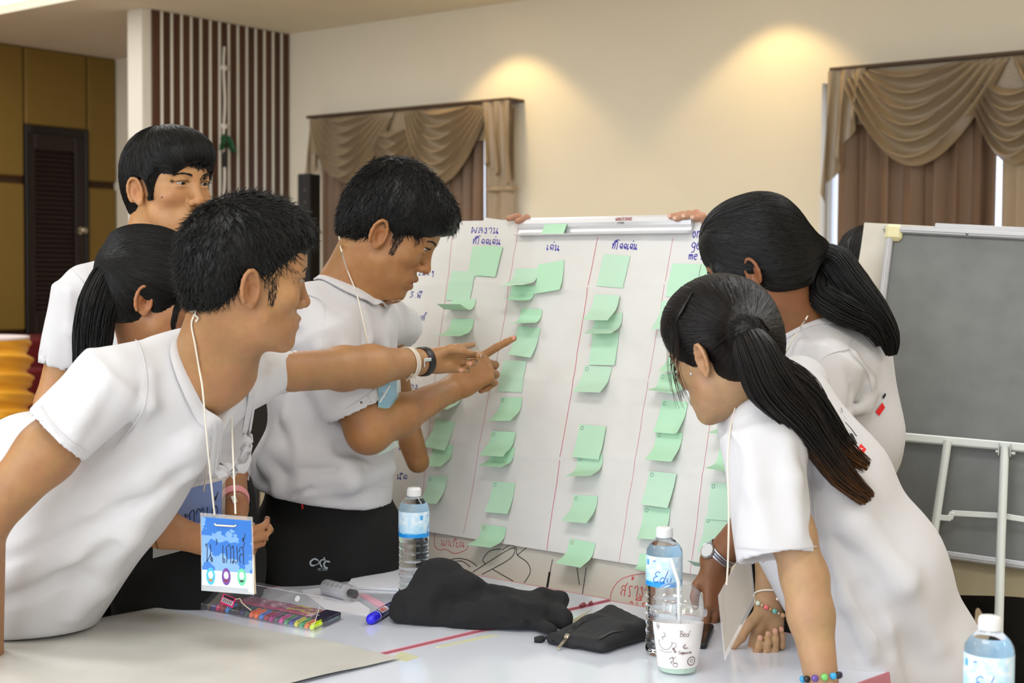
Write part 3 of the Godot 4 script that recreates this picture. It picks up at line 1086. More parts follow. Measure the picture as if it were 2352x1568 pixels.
# ---------------------------------------------------------------- sticky notes
var m_note: Array
func note(tl: Vector2, tr: Vector2, bl: Vector2, lift: float, lines: int, ring: bool, label: String, pen := Color(0.26, 0.36, 0.36)) -> void:
	var a := st(tl.x, tl.y)
	var z := st(tr.x, tr.y)
	var e := (z - a).normalized()
	var wide := clampf((z - a).length(), 0.060, 0.080)
	var f := Vector2(-e.y, e.x)
	var best := 1e9
	var bend := 0.0
	var long := 0.076
	for k in 60:      # how far the free edge has curled up, from where the photograph shows its corner
		var th := 0.04 * k
		var q := fold(long, long, th)
		var d := pix(bo + bu * (a + f * q.x).x + bv * (a + f * q.x).y + bn * (q.y + 0.006 + lift)).distance_to(bl)
		if d < best:
			best = d
			bend = th
	var twist := rng.randf_range(-0.10, 0.10)
	var surf := func(u: float, v: float) -> Vector3:
		var q := fold(v * long, long, bend * (1.0 + twist * (u - 0.5)))
		var s := a + e * u * wide + f * q.x
		return bo + bu * s.x + bv * s.y + bn * (q.y + 0.0064 + lift + sheet_wave(s.x, s.y))
	var b := Buf.new()
	b.grid(6, 14, surf, false, 0.0003)
	var o := obj("sticky_note", b, m_note[rng.randi() % 3])
	tag(o, label, "sticky note", "green sticky notes on the flipchart")
	if lines == 0: return
	b = Buf.new()
	b.col = pen
	for l in lines:
		var y := 0.20 + 0.13 * l
		var x := 0.14 + rng.randf() * 0.1
		var stop := 0.62 + rng.randf() * 0.28
		while x < stop:
			var pts := []
			var nn := []
			var n := rng.randi_range(4, 7)
			for k in n:
				var u := x + 0.022 * k
				var v := y + (0.028 if k % 2 == 0 else -0.022) * rng.randf_range(0.3, 1.0)
				var p: Vector3 = surf.call(u, v)
				var nm: Vector3 = (surf.call(u + 0.02, v) - p).cross(surf.call(u, v + 0.02) - p).normalized()
				pts.append(p + nm * 0.0006)
				nn.append(nm)
			b.ribbon(pts, nn, 0.0009)
			x += 0.022 * n + 0.015
	if ring:
		var pts := []
		var nn := []
		for k in 13:
			var an := TAU * k / 12.0
			var p: Vector3 = surf.call(0.12 + 0.055 * cos(an), 0.10 + 0.055 * sin(an))
			pts.append(p + bn * 0.0007)
			nn.append(bn)
		b.ribbon(pts, nn, 0.0007)
	obj("handwriting", b, m_ink, o)

var m_ink: StandardMaterial3D

func fold(s: float, long: float, th: float) -> Vector2:     # along the sheet, off the sheet
	var glued := 0.012
	if s < glued or th < 0.01: return Vector2(s, 0.0)
	var l := s - glued
	var r := (long - glued) / th
	if th > 0.5:      # the curl is tightest near the glued strip
		r = (long - glued) * 0.55 / th
		var l2 := minf(l, (long - glued) * 0.55)
		var p := Vector2(glued + r * sin(l2 / r), r * (1.0 - cos(l2 / r)))
		return p + Vector2(cos(th), sin(th)) * maxf(0.0, l - l2)
	return Vector2(glued + r * sin(l / r), r * (1.0 - cos(l / r)))

func notes() -> void:
	for k in 3:
		var m := mat(Color(0.745 + 0.012 * k, 0.915 - 0.006 * k, 0.785 + 0.01 * k), 0.75)
		m.backlight_enabled = true
		m.backlight = Color(0.25, 0.36, 0.27)
		m_note.append(m)
	var red := Color(0.72, 0.36, 0.30)
	var dark := Color(0.15, 0.19, 0.32)
	# top corners and the free lower corner as the photograph shows them
	var h := "under the first heading"
	nt([1089, 566, 1146, 568, 1077, 630], 1, false, "flat green note " + h + ", half covered by another green note", dark)
	nt([1114, 565, 1159, 569, 1100, 628], 1, false, "flat green note " + h + ", overlapping the note next to it", dark, 0.002)
	nt([1039, 622, 1097, 625, 1026, 684], 2, false, "flat green note just below the overlapping pair " + h, dark)
	nt([1040, 687, 1096, 688, 1012, 699], 2, false, "tightly curled green note below the flat one in the first column")
	nt([1041, 733, 1093, 734, 1007, 770], 1, false, "curled green note in the first column above the pointing hands", dark)
	nt([1060, 816, 1116, 818, 1040, 870], 0, false, "green note mostly covered by the two pointing hands")
	nt([1011, 894, 1068, 898, 974, 936], 0, false, "curled green note mostly behind the forearm of the boy by the board")
	nt([1007, 962, 1051, 970, 980, 1022], 3, false, "green note below the forearm, upper one of a touching pair")
	nt([1000, 1024, 1046, 1022, 970, 1071], 1, false, "green note below the forearm, lower one of a touching pair")
	nt([989, 1094, 1027, 1095, 966, 1151], 1, true, "green note just above the bottle nearest the flipchart")
	nt([1189, 619, 1244, 620, 1156, 654], 1, false, "sharply curled green note under the second heading, beside a tilted note")
	nt([1182, 659, 1236, 660, 1146, 688], 2, false, "sharply curled green note second from the top of the second column", dark)
	nt([1242, 610, 1302, 600, 1235, 668], 1, false, "tilted green note at the top of the second column", dark)
	nt([1203, 710, 1250, 712, 1168, 741], 2, false, "curled green note with rounded upper corner in the second column")
	nt([1195, 750, 1247, 756, 1169, 811], 3, false, "green note touched by the pointing fingertip")
	nt([1160, 829, 1214, 830, 1147, 895], 2, false, "flat green note just below the one the finger points at")
	nt([1157, 914, 1205, 914, 1123, 967], 2, true, "green note with a dark ringed number midway down the second column", dark)
	nt([1136, 1026, 1188, 1029, 1102, 1068], 0, false, "green note hidden but for its tip under another in the second column")
	nt([1138, 992, 1191, 994, 1109, 1043], 2, true, "green note covering most of another note in the second column", Color(0.35, 0.47, 0.42), 0.004)
	nt([1137, 1106, 1188, 1110, 1115, 1171], 1, true, "lone green note second from the bottom of the second column")
	nt([1110, 1204, 1165, 1211, 1078, 1249], 3, true, "green note with red writing across the sheet's bottom edge in the second column", red)
	nt([1391, 586, 1451, 589, 1380, 655], 1, false, "green note topmost in the third column", dark)
	nt([1371, 724, 1434, 720, 1347, 765], 2, false, "green note sandwiched second in a stack of three in the third column", dark)
	nt([1374, 680, 1431, 682, 1343, 731], 2, false, "curled green note uppermost in a stack of three in the third column", dark, 0.006)
	nt([1366, 764, 1425, 764, 1352, 833], 2, false, "flat green note lowest in a stack of three in the third column", dark)
	nt([1344, 840, 1407, 843, 1318, 895], 2, true, "curled green note midway down the third column below the stack", dark)
	nt([1332, 1048, 1390, 1046, 1304, 1092], 2, true, "green note lower one of an overlapping pair in the third column", dark)
	nt([1337, 976, 1398, 981, 1319, 1044], 1, true, "green note upper one of an overlapping pair in the third column", dark, 0.004)
	nt([1321, 1137, 1378, 1140, 1292, 1196], 2, true, "lone green note second from the bottom of the third column")
	nt([1313, 1237, 1373, 1248, 1281, 1291], 1, true, "green note with red writing below the third column, over the drawn lines", red)
	nt([1546, 606, 1613, 608, 1532, 678], 1, false, "flat green note topmost in the fourth column under the English words", dark)
	nt([1615, 608, 1672, 612, 1605, 680], 1, false, "green note at the fourth column's top, mostly behind the bent girl's face", dark)
	nt([1523, 692, 1580, 694, 1497, 753], 2, false, "curled green note beside the hair clips in the fourth column")
	nt([1545, 795, 1600, 797, 1527, 847], 0, false, "green note behind the loose hair strands in the fourth column")
	nt([1520, 858, 1581, 862, 1491, 895], 3, true, "curled green note beside the girl's ear in the fourth column")
	nt([1524, 919, 1583, 924, 1500, 989], 3, true, "green note with a dark ringed number in the fourth column below the ear", dark)
	nt([1512, 992, 1571, 995, 1484, 1056], 2, true, "green note directly below the dark ringed one in the fourth column")
	nt([1485, 1164, 1546, 1168, 1463, 1233], 2, true, "green note just above the cap of the bottle by the cup", dark)
	nt([1498, 1083, 1560, 1090, 1475, 1156], 3, true, "green note with three written lines in the fourth column", dark, 0.004)
	nt([1475, 1272, 1530, 1277, 1437, 1305], 1, false, "curled green note beside the shoulder of the bottle by the cup", red)
	nt([1660, 950, 1720, 954, 1638, 993], 0, false, "green note tip peeking out beside the white sleeve, upper of two")
	nt([1657, 1031, 1715, 1035, 1636, 1075], 0, false, "green note tip peeking out beside the white sleeve, lower of two")
	nt([1625, 1187, 1682, 1192, 1603, 1263], 2, true, "flat green note just above the silver wristwatch", dark)
	nt([1639, 1110, 1700, 1113, 1626, 1190], 2, true, "flat green note second above the silver wristwatch", dark, 0.003)
	nt([1617, 1268, 1674, 1273, 1600, 1292], 0, false, "green note almost hidden behind the watch wearer's forearm")
	# one note lies in the bar's tray
	var b := Buf.new()
	var s := st(1262, 520)
	b.grid(6, 8, func(u: float, v: float) -> Vector3: return bo + bu * (s.x + u * 0.066) + bv * (0.0385 - v * 0.01 - v * v * 0.016) + bn * (0.0275 - v * 0.0075), false, 0.0003)
	tag(obj("sticky_note", b, m_note[0]), "green note lying in the tray of the aluminium clamp bar", "sticky note", "green sticky notes on the flipchart")

func nt(q: Array, lines: int, ring: bool, label: String, pen := Color(0.26, 0.36, 0.36), lift := 0.0) -> void:
	note(Vector2(q[0], q[1]), Vector2(q[2], q[3]), Vector2(q[4], q[5]), lift, lines, ring, label, pen)
# ---------------------------------------------------------------- window drapery
var m_satin: StandardMaterial3D
func swag(parent: Node, l0: float, r0: float, l1: float, r1: float, top: float, sag0: float, sag1: float, folds: float, base: float) -> void:
	var b := Buf.new()
	b.grid(44, 100, func(u: float, v: float) -> Vector3:
		var q := sin(PI * u)
		var w := 0.5 - 0.5 * cos(TAU * folds * v)
		var a := lerpf(lerpf(l0, l1, v), lerpf(r0, r1, v), u)
		var s := lerpf(sag0, sag1, v + 0.25 / folds * sin(TAU * folds * v) * q)
		var para := 1.0 - pow(absf(2.0 * u - 1.0), 1.9)
		return room(a, top - s * para - 0.006 * (1.0 - para), base + 0.02 * q + 0.080 * pow(w, 0.65) * pow(q, 0.5) + 0.02 * v * q), true, 0.002)
	obj("swag", b, m_satin, parent)

func pleats(called: String, parent: Node, a0: float, a1: float, y0: float, y1: float, base: float, amp: float, wave: float, m: Material, ph := 0.0) -> void:
	var b := Buf.new()
	b.grid(int((a1 - a0) / wave * 14) + 4, 10, func(u: float, v: float) -> Vector3:
		var a := lerpf(a0, a1, u)
		var w := sin(TAU * a / wave + ph + 0.5 * sin(a * 17.0))
		return room(a + 0.25 * amp * sin(2.0 * TAU * a / wave + ph), lerpf(y1, y0, v), base + amp * w * (0.75 + 0.25 * v) + 0.004 * sin(v * 9.0 + a * 31.0)), true, 0.0015)
	obj(called, b, m, parent)

func tail(parent: Node, a0: float, a1: float, top: float, lo: float, hi: float, folds: float, base: float) -> void:
	var b := Buf.new()
	b.grid(70, 30, func(u: float, v: float) -> Vector3:
		var z := sin(TAU * folds * u)
		var end := lerpf(lo, hi, u)
		return room(lerpf(a0, a1, u) + 0.028 * v * cos(TAU * folds * u) * signf(a1 - a0) - 0.03 * v * signf(a1 - a0), lerpf(top, end, v), base + 0.03 * z * (0.3 + 0.7 * v)), a1 > a0, 0.0015)
	obj("tail", b, m_satin, parent)

func drapery() -> void:
	m_satin = mat(Color(0.60, 0.525, 0.42), 0.30)
	m_satin.rim_enabled = true
	m_satin.rim = 0.4
	relief(m_satin, 0.03, 0.15)
	m_satin.uv1_triplanar = true
	m_satin.uv1_world_triplanar = true
	m_satin.uv1_scale = Vector3.ONE * 3.0
	var brown := mat(Color(0.47, 0.37, 0.285), 0.55)
	brown.rim_enabled = true
	brown.rim = 0.3
	var light := mat(Color(0.66, 0.58, 0.475), 0.6)
	var rail := mat(Color(0.30, 0.22, 0.14), 0.6)
	var t := thing("valance", "gold brown satin valance of draped swags over the window beside the striped pier", "valance", "satin window valances")
	part_box("rail", t, rail, 0.32, 2.10, 2.478, 2.496, 0.0, 0.15, 0.003)
	part_box("backing", t, m_satin, 0.335, 2.09, 2.25, 2.478, 0.112, 0.116)
	swag(t, 0.98, 1.30, 0.92, 1.40, 2.40, 0.06, 0.34, 4.0, 0.12)
	swag(t, 0.52, 0.93, 0.335, 1.125, 2.478, 0.015, 0.455, 6.0, 0.13)
	swag(t, 1.36, 1.79, 1.205, 1.94, 2.478, 0.02, 0.485, 6.0, 0.13)
	tail(t, 2.10, 1.88, 2.478, 1.96, 2.12, 2.6, 0.15)
	tail(t, 0.325, 0.45, 2.478, 2.04, 2.2, 1.6, 0.12)
	t = thing("curtain", "brown pleated curtain hanging under the swags beside the striped pier", "curtain", "pleated window curtains")
	pleats("drape", t, 0.40, 1.86, 0.12, 2.40, 0.085, 0.026, 0.088, brown)
	pleats("side_panel", t, 1.86, 2.085, 0.12, 2.44, 0.085, 0.012, 0.11, light)
	part_box("tie_band", t, light, 1.885, 2.10, 1.935, 1.965, 0.06, 0.115, 0.008)
	t = thing("valance", "gold brown satin valance of draped swags over the window behind the grey board", "valance", "satin window valances")
	part_box("rail", t, rail, 4.20, 6.90, 2.478, 2.496, 0.0, 0.15, 0.003)
	part_box("backing", t, m_satin, 4.22, 6.88, 2.20, 2.478, 0.112, 0.116)
	swag(t, 4.98, 5.32, 4.90, 5.42, 2.40, 0.08, 0.44, 5.0, 0.12)
	swag(t, 4.43, 4.88, 4.24, 5.115, 2.478, 0.03, 0.505, 6.0, 0.13)
	swag(t, 5.30, 5.72, 5.13, 5.95, 2.478, 0.03, 0.505, 5.0, 0.13)
	swag(t, 6.15, 6.55, 5.97, 6.75, 2.478, 0.03, 0.505, 5.0, 0.13)
	tail(t, 4.195, 4.40, 2.478, 1.79, 2.30, 2.6, 0.15)
	tail(t, 6.90, 6.68, 2.478, 1.79, 2.30, 2.6, 0.15)
	t = thing("curtain", "brown pleated curtain hanging under the swags behind the grey board", "curtain", "pleated window curtains")
	pleats("drape", t, 4.225, 4.985, 0.12, 2.40, 0.085, 0.030, 0.118, brown)
	pleats("drape", t, 4.95, 5.045, 0.12, 2.40, 0.045, 0.012, 0.10, brown)
	pleats("side_panel", t, 5.075, 6.85, 0.12, 2.40, 0.085, 0.026, 0.16, light)

# ---------------------------------------------------------------- stage side
func side_things() -> void:
	# the cord with its green leaves on the striped pier
	var t := thing("hanging_cord", "white knotted cord with green leaves hanging down the brown striped pier", "cord")
	var white := mat(Color(0.82, 0.79, 0.75), 0.8)
	var b := Buf.new()
	var cord := []
	for k in 30:
		var y := lerpf(2.93, 1.35, k / 29.0)
		cord.append(room(0.03, y, 0.616 + 0.006 * sin(k * 0.7) + 0.01 * (k / 29.0)))
	b.tube(cord, 0.009, 8)
	obj("cord", b, white, t)
	for y in [2.79, 2.40]:
		var f := Field.new()
		f.ell(room(0.03, y, 0.617), Vector3(0.02, 0.018, 0.02))
		f.cap(room(0.03, y, 0.617), room(0.03, y + 0.012, 0.575), 0.008, 0.006)
		f.cap(room(0.03, y, 0.617), room(0.03, y + 0.012, 0.66), 0.008, 0.006)
		b = Buf.new()
		f.mesh(b, 0.005)
		obj("knot", b, white, t)
	var green := mat(Color(0.02, 0.30, 0.16), 0.5)
	for l in [[0.645, 2.31, 0.3, 1.0], [0.585, 2.30, -0.4, 1.2], [0.570, 2.26, -0.9, 1.1], [0.655, 2.265, 0.8, 0.9]]:
		b = Buf.new()
		b.grid(6, 8, func(u: float, v: float) -> Vector3:
			var w := 0.024 * sin(PI * v) * (u - 0.5) * 2.0
			var d := (v - 0.5) * 0.085 * float(l[3])
			return room(0.035 + 0.02 * absf(u - 0.5) + 0.015 * v, l[1] + cos(l[2]) * -d + sin(l[2]) * w, l[0] + sin(l[2]) * d + cos(l[2]) * w), false, 0.001)
		obj("leaf", b, green, t)
	b = Buf.new()
	b.tube([room(0.033, 2.235, 0.618), room(0.035, 2.18, 0.622), room(0.034, 2.13, 0.618)], [0.012, 0.017, 0.010], 8)
	obj("tassel", b, mat(Color(0.05, 0.05, 0.05), 0.7), t)
	# black column loudspeaker by the curtain and a black cabinet lower down
	t = thing("column_loudspeaker", "tall slim black column loudspeaker standing before the curtain", "loudspeaker")
	var black := mat(Color(0.035, 0.033, 0.033), 0.6)
	var o := P(710, 400, 9.2)
	var yaw := Basis(Vector3.UP, -0.5)
	b = Buf.new()
	b.box(at(Vector3(o.x, (o.y + 0.05) / 2, o.z), yaw), Vector3(0.10, o.y - 0.05, 0.12), 0.006)
	obj("cabinet", b, black, t)
	b = Buf.new()
	b.box(at(Vector3(o.x, 0.03, o.z), yaw), Vector3(0.36, 0.06, 0.36), 0.01)
	obj("base", b, black, t)
	for k in 14:
		b = Buf.new()
		var c := Vector3(o.x, o.y - 0.10 - k * 0.078, o.z) + yaw * Vector3(0.012, 0, 0.0605)
		b.flat([c + yaw * Vector3(-0.010, -0.010, 0.001), c + yaw * Vector3(0.010, -0.010, 0.001), c + yaw * Vector3(0, 0.012, 0.001)], yaw * Vector3(0, 0, 1))
		b.flat([c + yaw * Vector3(-0.010, -0.010, 0.001), c + yaw * Vector3(0.010, -0.010, 0.001), c + yaw * Vector3(0.01, -0.011, -0.001), c + yaw * Vector3(-0.01, -0.011, -0.001)], Vector3.DOWN)
		obj("badge", b, mat(Color(0.28, 0.26, 0.25), 0.5), t)
	t = thing("speaker_cabinet", "black speaker cabinet on a stand seen between the two boys' shirts", "loudspeaker")
	b = Buf.new()
	var p := P(588, 965, 7.2)
	b.box(at(p, Basis(Vector3.UP, 0.6)), Vector3(0.30, 0.36, 0.30), 0.012)
	obj("cabinet", b, black, t)
	b = Buf.new()
	b.tube([p + Vector3(0, -0.17, 0), Vector3(p.x, 0.1, p.z)], 0.02, 10)
	obj("pole", b, black, t)
	b = Buf.new()
	b.box(at(Vector3(p.x, 0.02, p.z)), Vector3(0.3, 0.04, 0.3), 0.01)
	obj("base", b, black, t)
	# the table wrapped in yellow satin before the steps
	t = thing("draped_table", "tall table wrapped in gathered golden yellow satin before the red steps", "table")
	var yl := mat(Color(0.86, 0.60, 0.115), 0.42)
	yl.rim_enabled = true
	yl.rim = 0.5
	var c0 := P(-60, 775, 7.9)
	var rad := (P(60, 775, 7.9) - c0).length()
	b = Buf.new()
	b.grid(90, 120, func(u: float, v: float) -> Vector3:
		var an := TAU * u
		var y := lerpf(c0.y, 0.02, v)
		var w := 0.018 * sin(v * 62.0 + 1.6 * sin(an * 2.0 + 0.7) + an * 1.0) + 0.008 * sin(v * 130.0 + an * 5.0)
		var r := rad + w * smoothstep(0.0, 0.06, v) + 0.03 * v + 0.10 * smoothstep(0.62, 1.0, v)
		return Vector3(c0.x + r * cos(an), y, c0.z + r * sin(an)), true)
	obj("satin_skirt", b, yl, t)
	b = Buf.new()
	b.lathe(at(Vector3(c0.x, c0.y - 0.006, c0.z)), [Vector2(rad + 0.004, 0.0), Vector2(rad + 0.004, 0.012), Vector2(0.0, 0.012)], 48)
	obj("table_top", b, mat(Color(0.86, 0.80, 0.80), 0.6), t)

# ---------------------------------------------------------------- tables
var ta := Vector3(-0.237, 0.75, -3.298)          # far corner, and the two edge directions that leave it
var te1 := Vector3(-0.7098, 0, 0.7044)
var te2 := Vector3(0.7794, 0, 0.6266)

func tp(p: float, q: float, y := 0.75) -> Vector3:      # p along the window side of the tables, q towards the hall
	return Vector3(ta.x, y, ta.z) + te2 * p + te1 * q

func table(p0: float, p1: float, q0: float, q1: float, top: float, label: String) -> void:
	var t := thing("table", label, "table", "white tables pushed together")
	var white := mat(Color(0.87, 0.89, 0.935), 0.16)
	white.clearcoat_enabled = true
	white.clearcoat = 0.4
	white.clearcoat_roughness = 0.1
	var pink := mat(Color(0.80, 0.50, 0.56), 0.5)
	var steel := mat(Color(0.6, 0.6, 0.62), 0.35, 0.8)
	var c := tp((p0 + p1) / 2, (q0 + q1) / 2, top - 0.014)
	var b := Buf.new()
	b.box(at(c, Basis(te2, Vector3.UP, te1)), Vector3(p1 - p0 - 0.006, 0.028, q1 - q0 - 0.006), 0.0015)
	obj("table_top", b, white, t)
	b = Buf.new()
	for s in [[(p0 + p1) / 2, q0 + 0.0015, p1 - p0, 0.003], [(p0 + p1) / 2, q1 - 0.0015, p1 - p0, 0.003], [p0 + 0.0015, (q0 + q1) / 2, 0.003, q1 - q0], [p1 - 0.0015, (q0 + q1) / 2, 0.003, q1 - q0]]:
		b.box(at(tp(s[0], s[1], top - 0.0135), Basis(te2, Vector3.UP, te1)), Vector3(s[2], 0.028, s[3]), 0.001)
	obj("edge_band", b, pink, t)
	for sp in [p0 + 0.05, p1 - 0.05]:
		for sq in [q0 + 0.06, q1 - 0.06]:
			b = Buf.new()
			b.tube([tp(sp, sq, top - 0.028), tp(sp, sq, 0.0)], 0.014, 10)
			obj("leg", b, steel, t)

func patch(called: String, px: Array, lift: float, m: Material, label: String, cat: String, parent: Node = null) -> Node:
	var q := []
	for p in px: q.append(on_table(p[0], p[1], 0.747 if called == "tape_strip" else 0.75) + Vector3.UP * lift)
	var b := Buf.new()
	b.flat(q, Vector3.UP)
	var low := []
	for k in q.size():
		var n2 := (k + 1) % q.size()
		b.flat([q[k], q[n2], q[n2] - Vector3.UP * lift * 0.9, q[k] - Vector3.UP * lift * 0.9], (q[n2] - q[k]).cross(Vector3.UP).normalized())
	var o := obj(called, b, m, parent if parent else self)
	if label: tag(o, label, cat)
	return o

func tables() -> void:
	table(0.0, 0.571, 0.0, 1.62, 0.75, "white laminate table with chipped pink edging nearest the boys, pens on it")
	table(0.575, 1.26, 0.0, 1.62, 0.747, "white laminate table under the drink cup and black pouch")
	table(1.264, 1.87, 0.27, 1.75, 0.746, "white laminate table under the water bottle cut off by the frame")
	# the cream paper laid over the end of the first table
	var cloth := mottled(Color(0.775, 0.765, 0.735), Color(0.815, 0.805, 0.775), 1.5, 0.3, 0.01, 4, 31)
	var b := Buf.new()
	b.grid(40, 50, func(u: float, v: float) -> Vector3:
		var p := lerpf(-0.22, 0.625, u)
		var q := lerpf(0.645, 1.64, v) + 0.02 * sin(u * 5.0)
		var w := 0.0018 * sin(p * 22.0 + q * 7.0) + 0.0012 * sin(q * 26.0)
		if p < -0.006:
			var d := -0.006 - p
			return tp(-0.007 - 0.012 * (1.0 - exp(-d * 40.0)) - 0.004 * sin(q * 18.0) * minf(d * 10.0, 1.0), q, 0.7525 - d)
		return tp(p, q, 0.7535 + maxf(w, -0.001)), true, 0.0006)
	tag(obj("table_cover", b, cloth), "cream paper cover spread over the table end beside the leaning boy", "table cover")
	var tape := mat(Color(0.80, 0.80, 0.66), 0.5)
	patch("tape_strip", [[1118, 1459], [1150, 1458], [1010, 1487], [1000, 1485]], 0.0006, tape, "long yellowed tape strip along the pink table joint", "tape")
	patch("tape_strip", [[898, 1512], [922, 1496], [962, 1508], [934, 1519]], 0.0006, tape, "short yellowed tape piece at the end of the pink joint", "tape")
	patch("tape_strip", [[1296, 1436], [1332, 1413], [1360, 1399], [1344, 1412], [1318, 1436]], 0.0006, mat(Color(0.72, 0.69, 0.58), 0.7), "worn stained tape at the table joint beside the black pouch", "tape")
	var bit := mat(Color(0.55, 0.2, 0.22), 0.7)
	patch("edging_scrap", [[1331, 1391], [1342, 1385], [1346, 1390], [1336, 1394]], 0.003, bit, "red torn edging scrap by the table joint, larger of two", "scrap")
	patch("edging_scrap", [[1352, 1386], [1359, 1382], [1362, 1387], [1355, 1389]], 0.003, bit, "red torn edging scrap by the table joint, smaller of two", "scrap")

# ---------------------------------------------------------------- on the tables
func text_strokes(b: Buf, words: String, f: Callable, w: float, gap := 0.14) -> void:     # f takes a point of the word to [position, normal]
	for s in pen_word(words, gap):
		var pts := []
		var nn := []
		for p in s:
			var q: Array = f.call(p)
			pts.append(q[0])
			nn.append(q[1])
		b.ribbon(pts, nn, w)

func bottle(foot: Vector3, turn: float, label: String, k := 1.0) -> void:
	var t := thing("water_bottle", label, "bottle", "clear water bottles with blue labels")
	var water := mat(Color(0.97, 0.99, 1.0, 0.0), 0.02)
	water.refraction_enabled = true
	water.refraction_scale = 0.033
	water.transparency = BaseMaterial3D.TRANSPARENCY_ALPHA
	var tr := at(foot, Basis(Vector3.UP, turn).scaled(Vector3.ONE * k))
	var b := Buf.new()
	var prof := [Vector2(0, 0.003), Vector2(0.022, 0.0), Vector2(0.029, 0.002), Vector2(0.0325, 0.009)]
	for j in 41:
		var y := 0.012 + 0.110 * j / 40.0
		prof.append(Vector2(0.0325 - 0.0013 * (0.5 - 0.5 * cos(TAU * (y - 0.012) / 0.0157)), y))
	for q in [[0.0322, 0.127], [0.0322, 0.184], [0.0328, 0.187], [0.0315, 0.193], [0.0265, 0.2015], [0.0195, 0.2085], [0.0145, 0.2125], [0.0128, 0.216], [0.0, 0.216]]:
		prof.append(Vector2(q[0], q[1]))
	b.lathe(tr, prof, 44)
	obj("water_body", b, water, t)
	b = Buf.new()
	var cap := [Vector2(0.0, 0.232), Vector2(0.0128, 0.232), Vector2(0.0142, 0.2305), Vector2(0.0146, 0.228), Vector2(0.0148, 0.2145), Vector2(0.0125, 0.2140), Vector2(0.0125, 0.212)]
	cap.reverse()
	b.lathe(tr, cap, 36)
	for j in 36:
		var a := TAU * j / 36.0
		b.box(tr * at(Vector3(cos(a) * 0.0148, 0.2215, sin(a) * 0.0148), Basis(Vector3.UP, -a)), Vector3(0.0008, 0.012, 0.0011))
	obj("screw_cap", b, mat(Color(0.90, 0.90, 0.90), 0.45), t)
	b = Buf.new()
	var sleeve := mat(Color.WHITE, 0.35)
	sleeve.albedo_texture = label_tex()
	b.lathe(tr, [Vector2(0.0330, 0.1285), Vector2(0.0331, 0.1567), Vector2(0.0330, 0.183)], 44)
	for j in b.uv.size(): b.uv[j] = Vector2(b.uv[j].x * 2.0, 1.0 - (b.uv[j].y - 0.1285) / 0.0545)
	var lab := obj("paper_label", b, sleeve, t)
	b = Buf.new()
	b.col = Color(0.06, 0.33, 0.75)
	for side in 2:
		for big in 2:
			var h := 0.0026 if big else 0.020
			var y0 := 0.171 if big else 0.151
			text_strokes(b, "อุดมศรี" if big else "Edu", func(p: Vector2) -> Array:
				var a := PI * side + 0.34 - p.x * h / 0.0332 * (0.85 if big == 0 else 1.1) - (1.0 - p.y) * (0.10 if big == 0 else 0.0)
				var n := Vector3(cos(a), 0, sin(a))
				return [tr * (n * 0.0337 + Vector3.UP * (y0 - p.y * h + 0.006)), (tr.basis * n).normalized()], 0.0012 if big == 0 else 0.0004, 0.05)
	obj("lettering", b, vmat(0.4), lab)

var label_image: ImageTexture
func label_tex() -> ImageTexture:
	if label_image == null:
		var im := Image.create(256, 128, false, Image.FORMAT_RGB8)
		var f := FastNoiseLite.new()
		f.seed = 3
		f.frequency = 0.018
		for y in 128:
			for x in 256:
				var n := f.get_noise_2d(minf(x, 256 - x) * 0.9, y)
				var v := y / 127.0
				var c := Color(0.62, 0.83, 0.96).lerp(Color(0.93, 0.965, 0.99), clampf(0.72 + n * 0.7 - v * 0.35, 0, 1))
				if v > 0.80: c = c.lerp(Color(0.13, 0.58, 0.90), clampf((v - 0.80) * 14.0 + n, 0.0, 1.0))
				if v > 0.12 and v < 0.30 and (x > 52 and x < 70): c = c.lerp(Color(0.2, 0.6, 0.9), 0.8)
				im.set_pixel(x, y, c)
		label_image = ImageTexture.create_from_image(im)
	return label_image

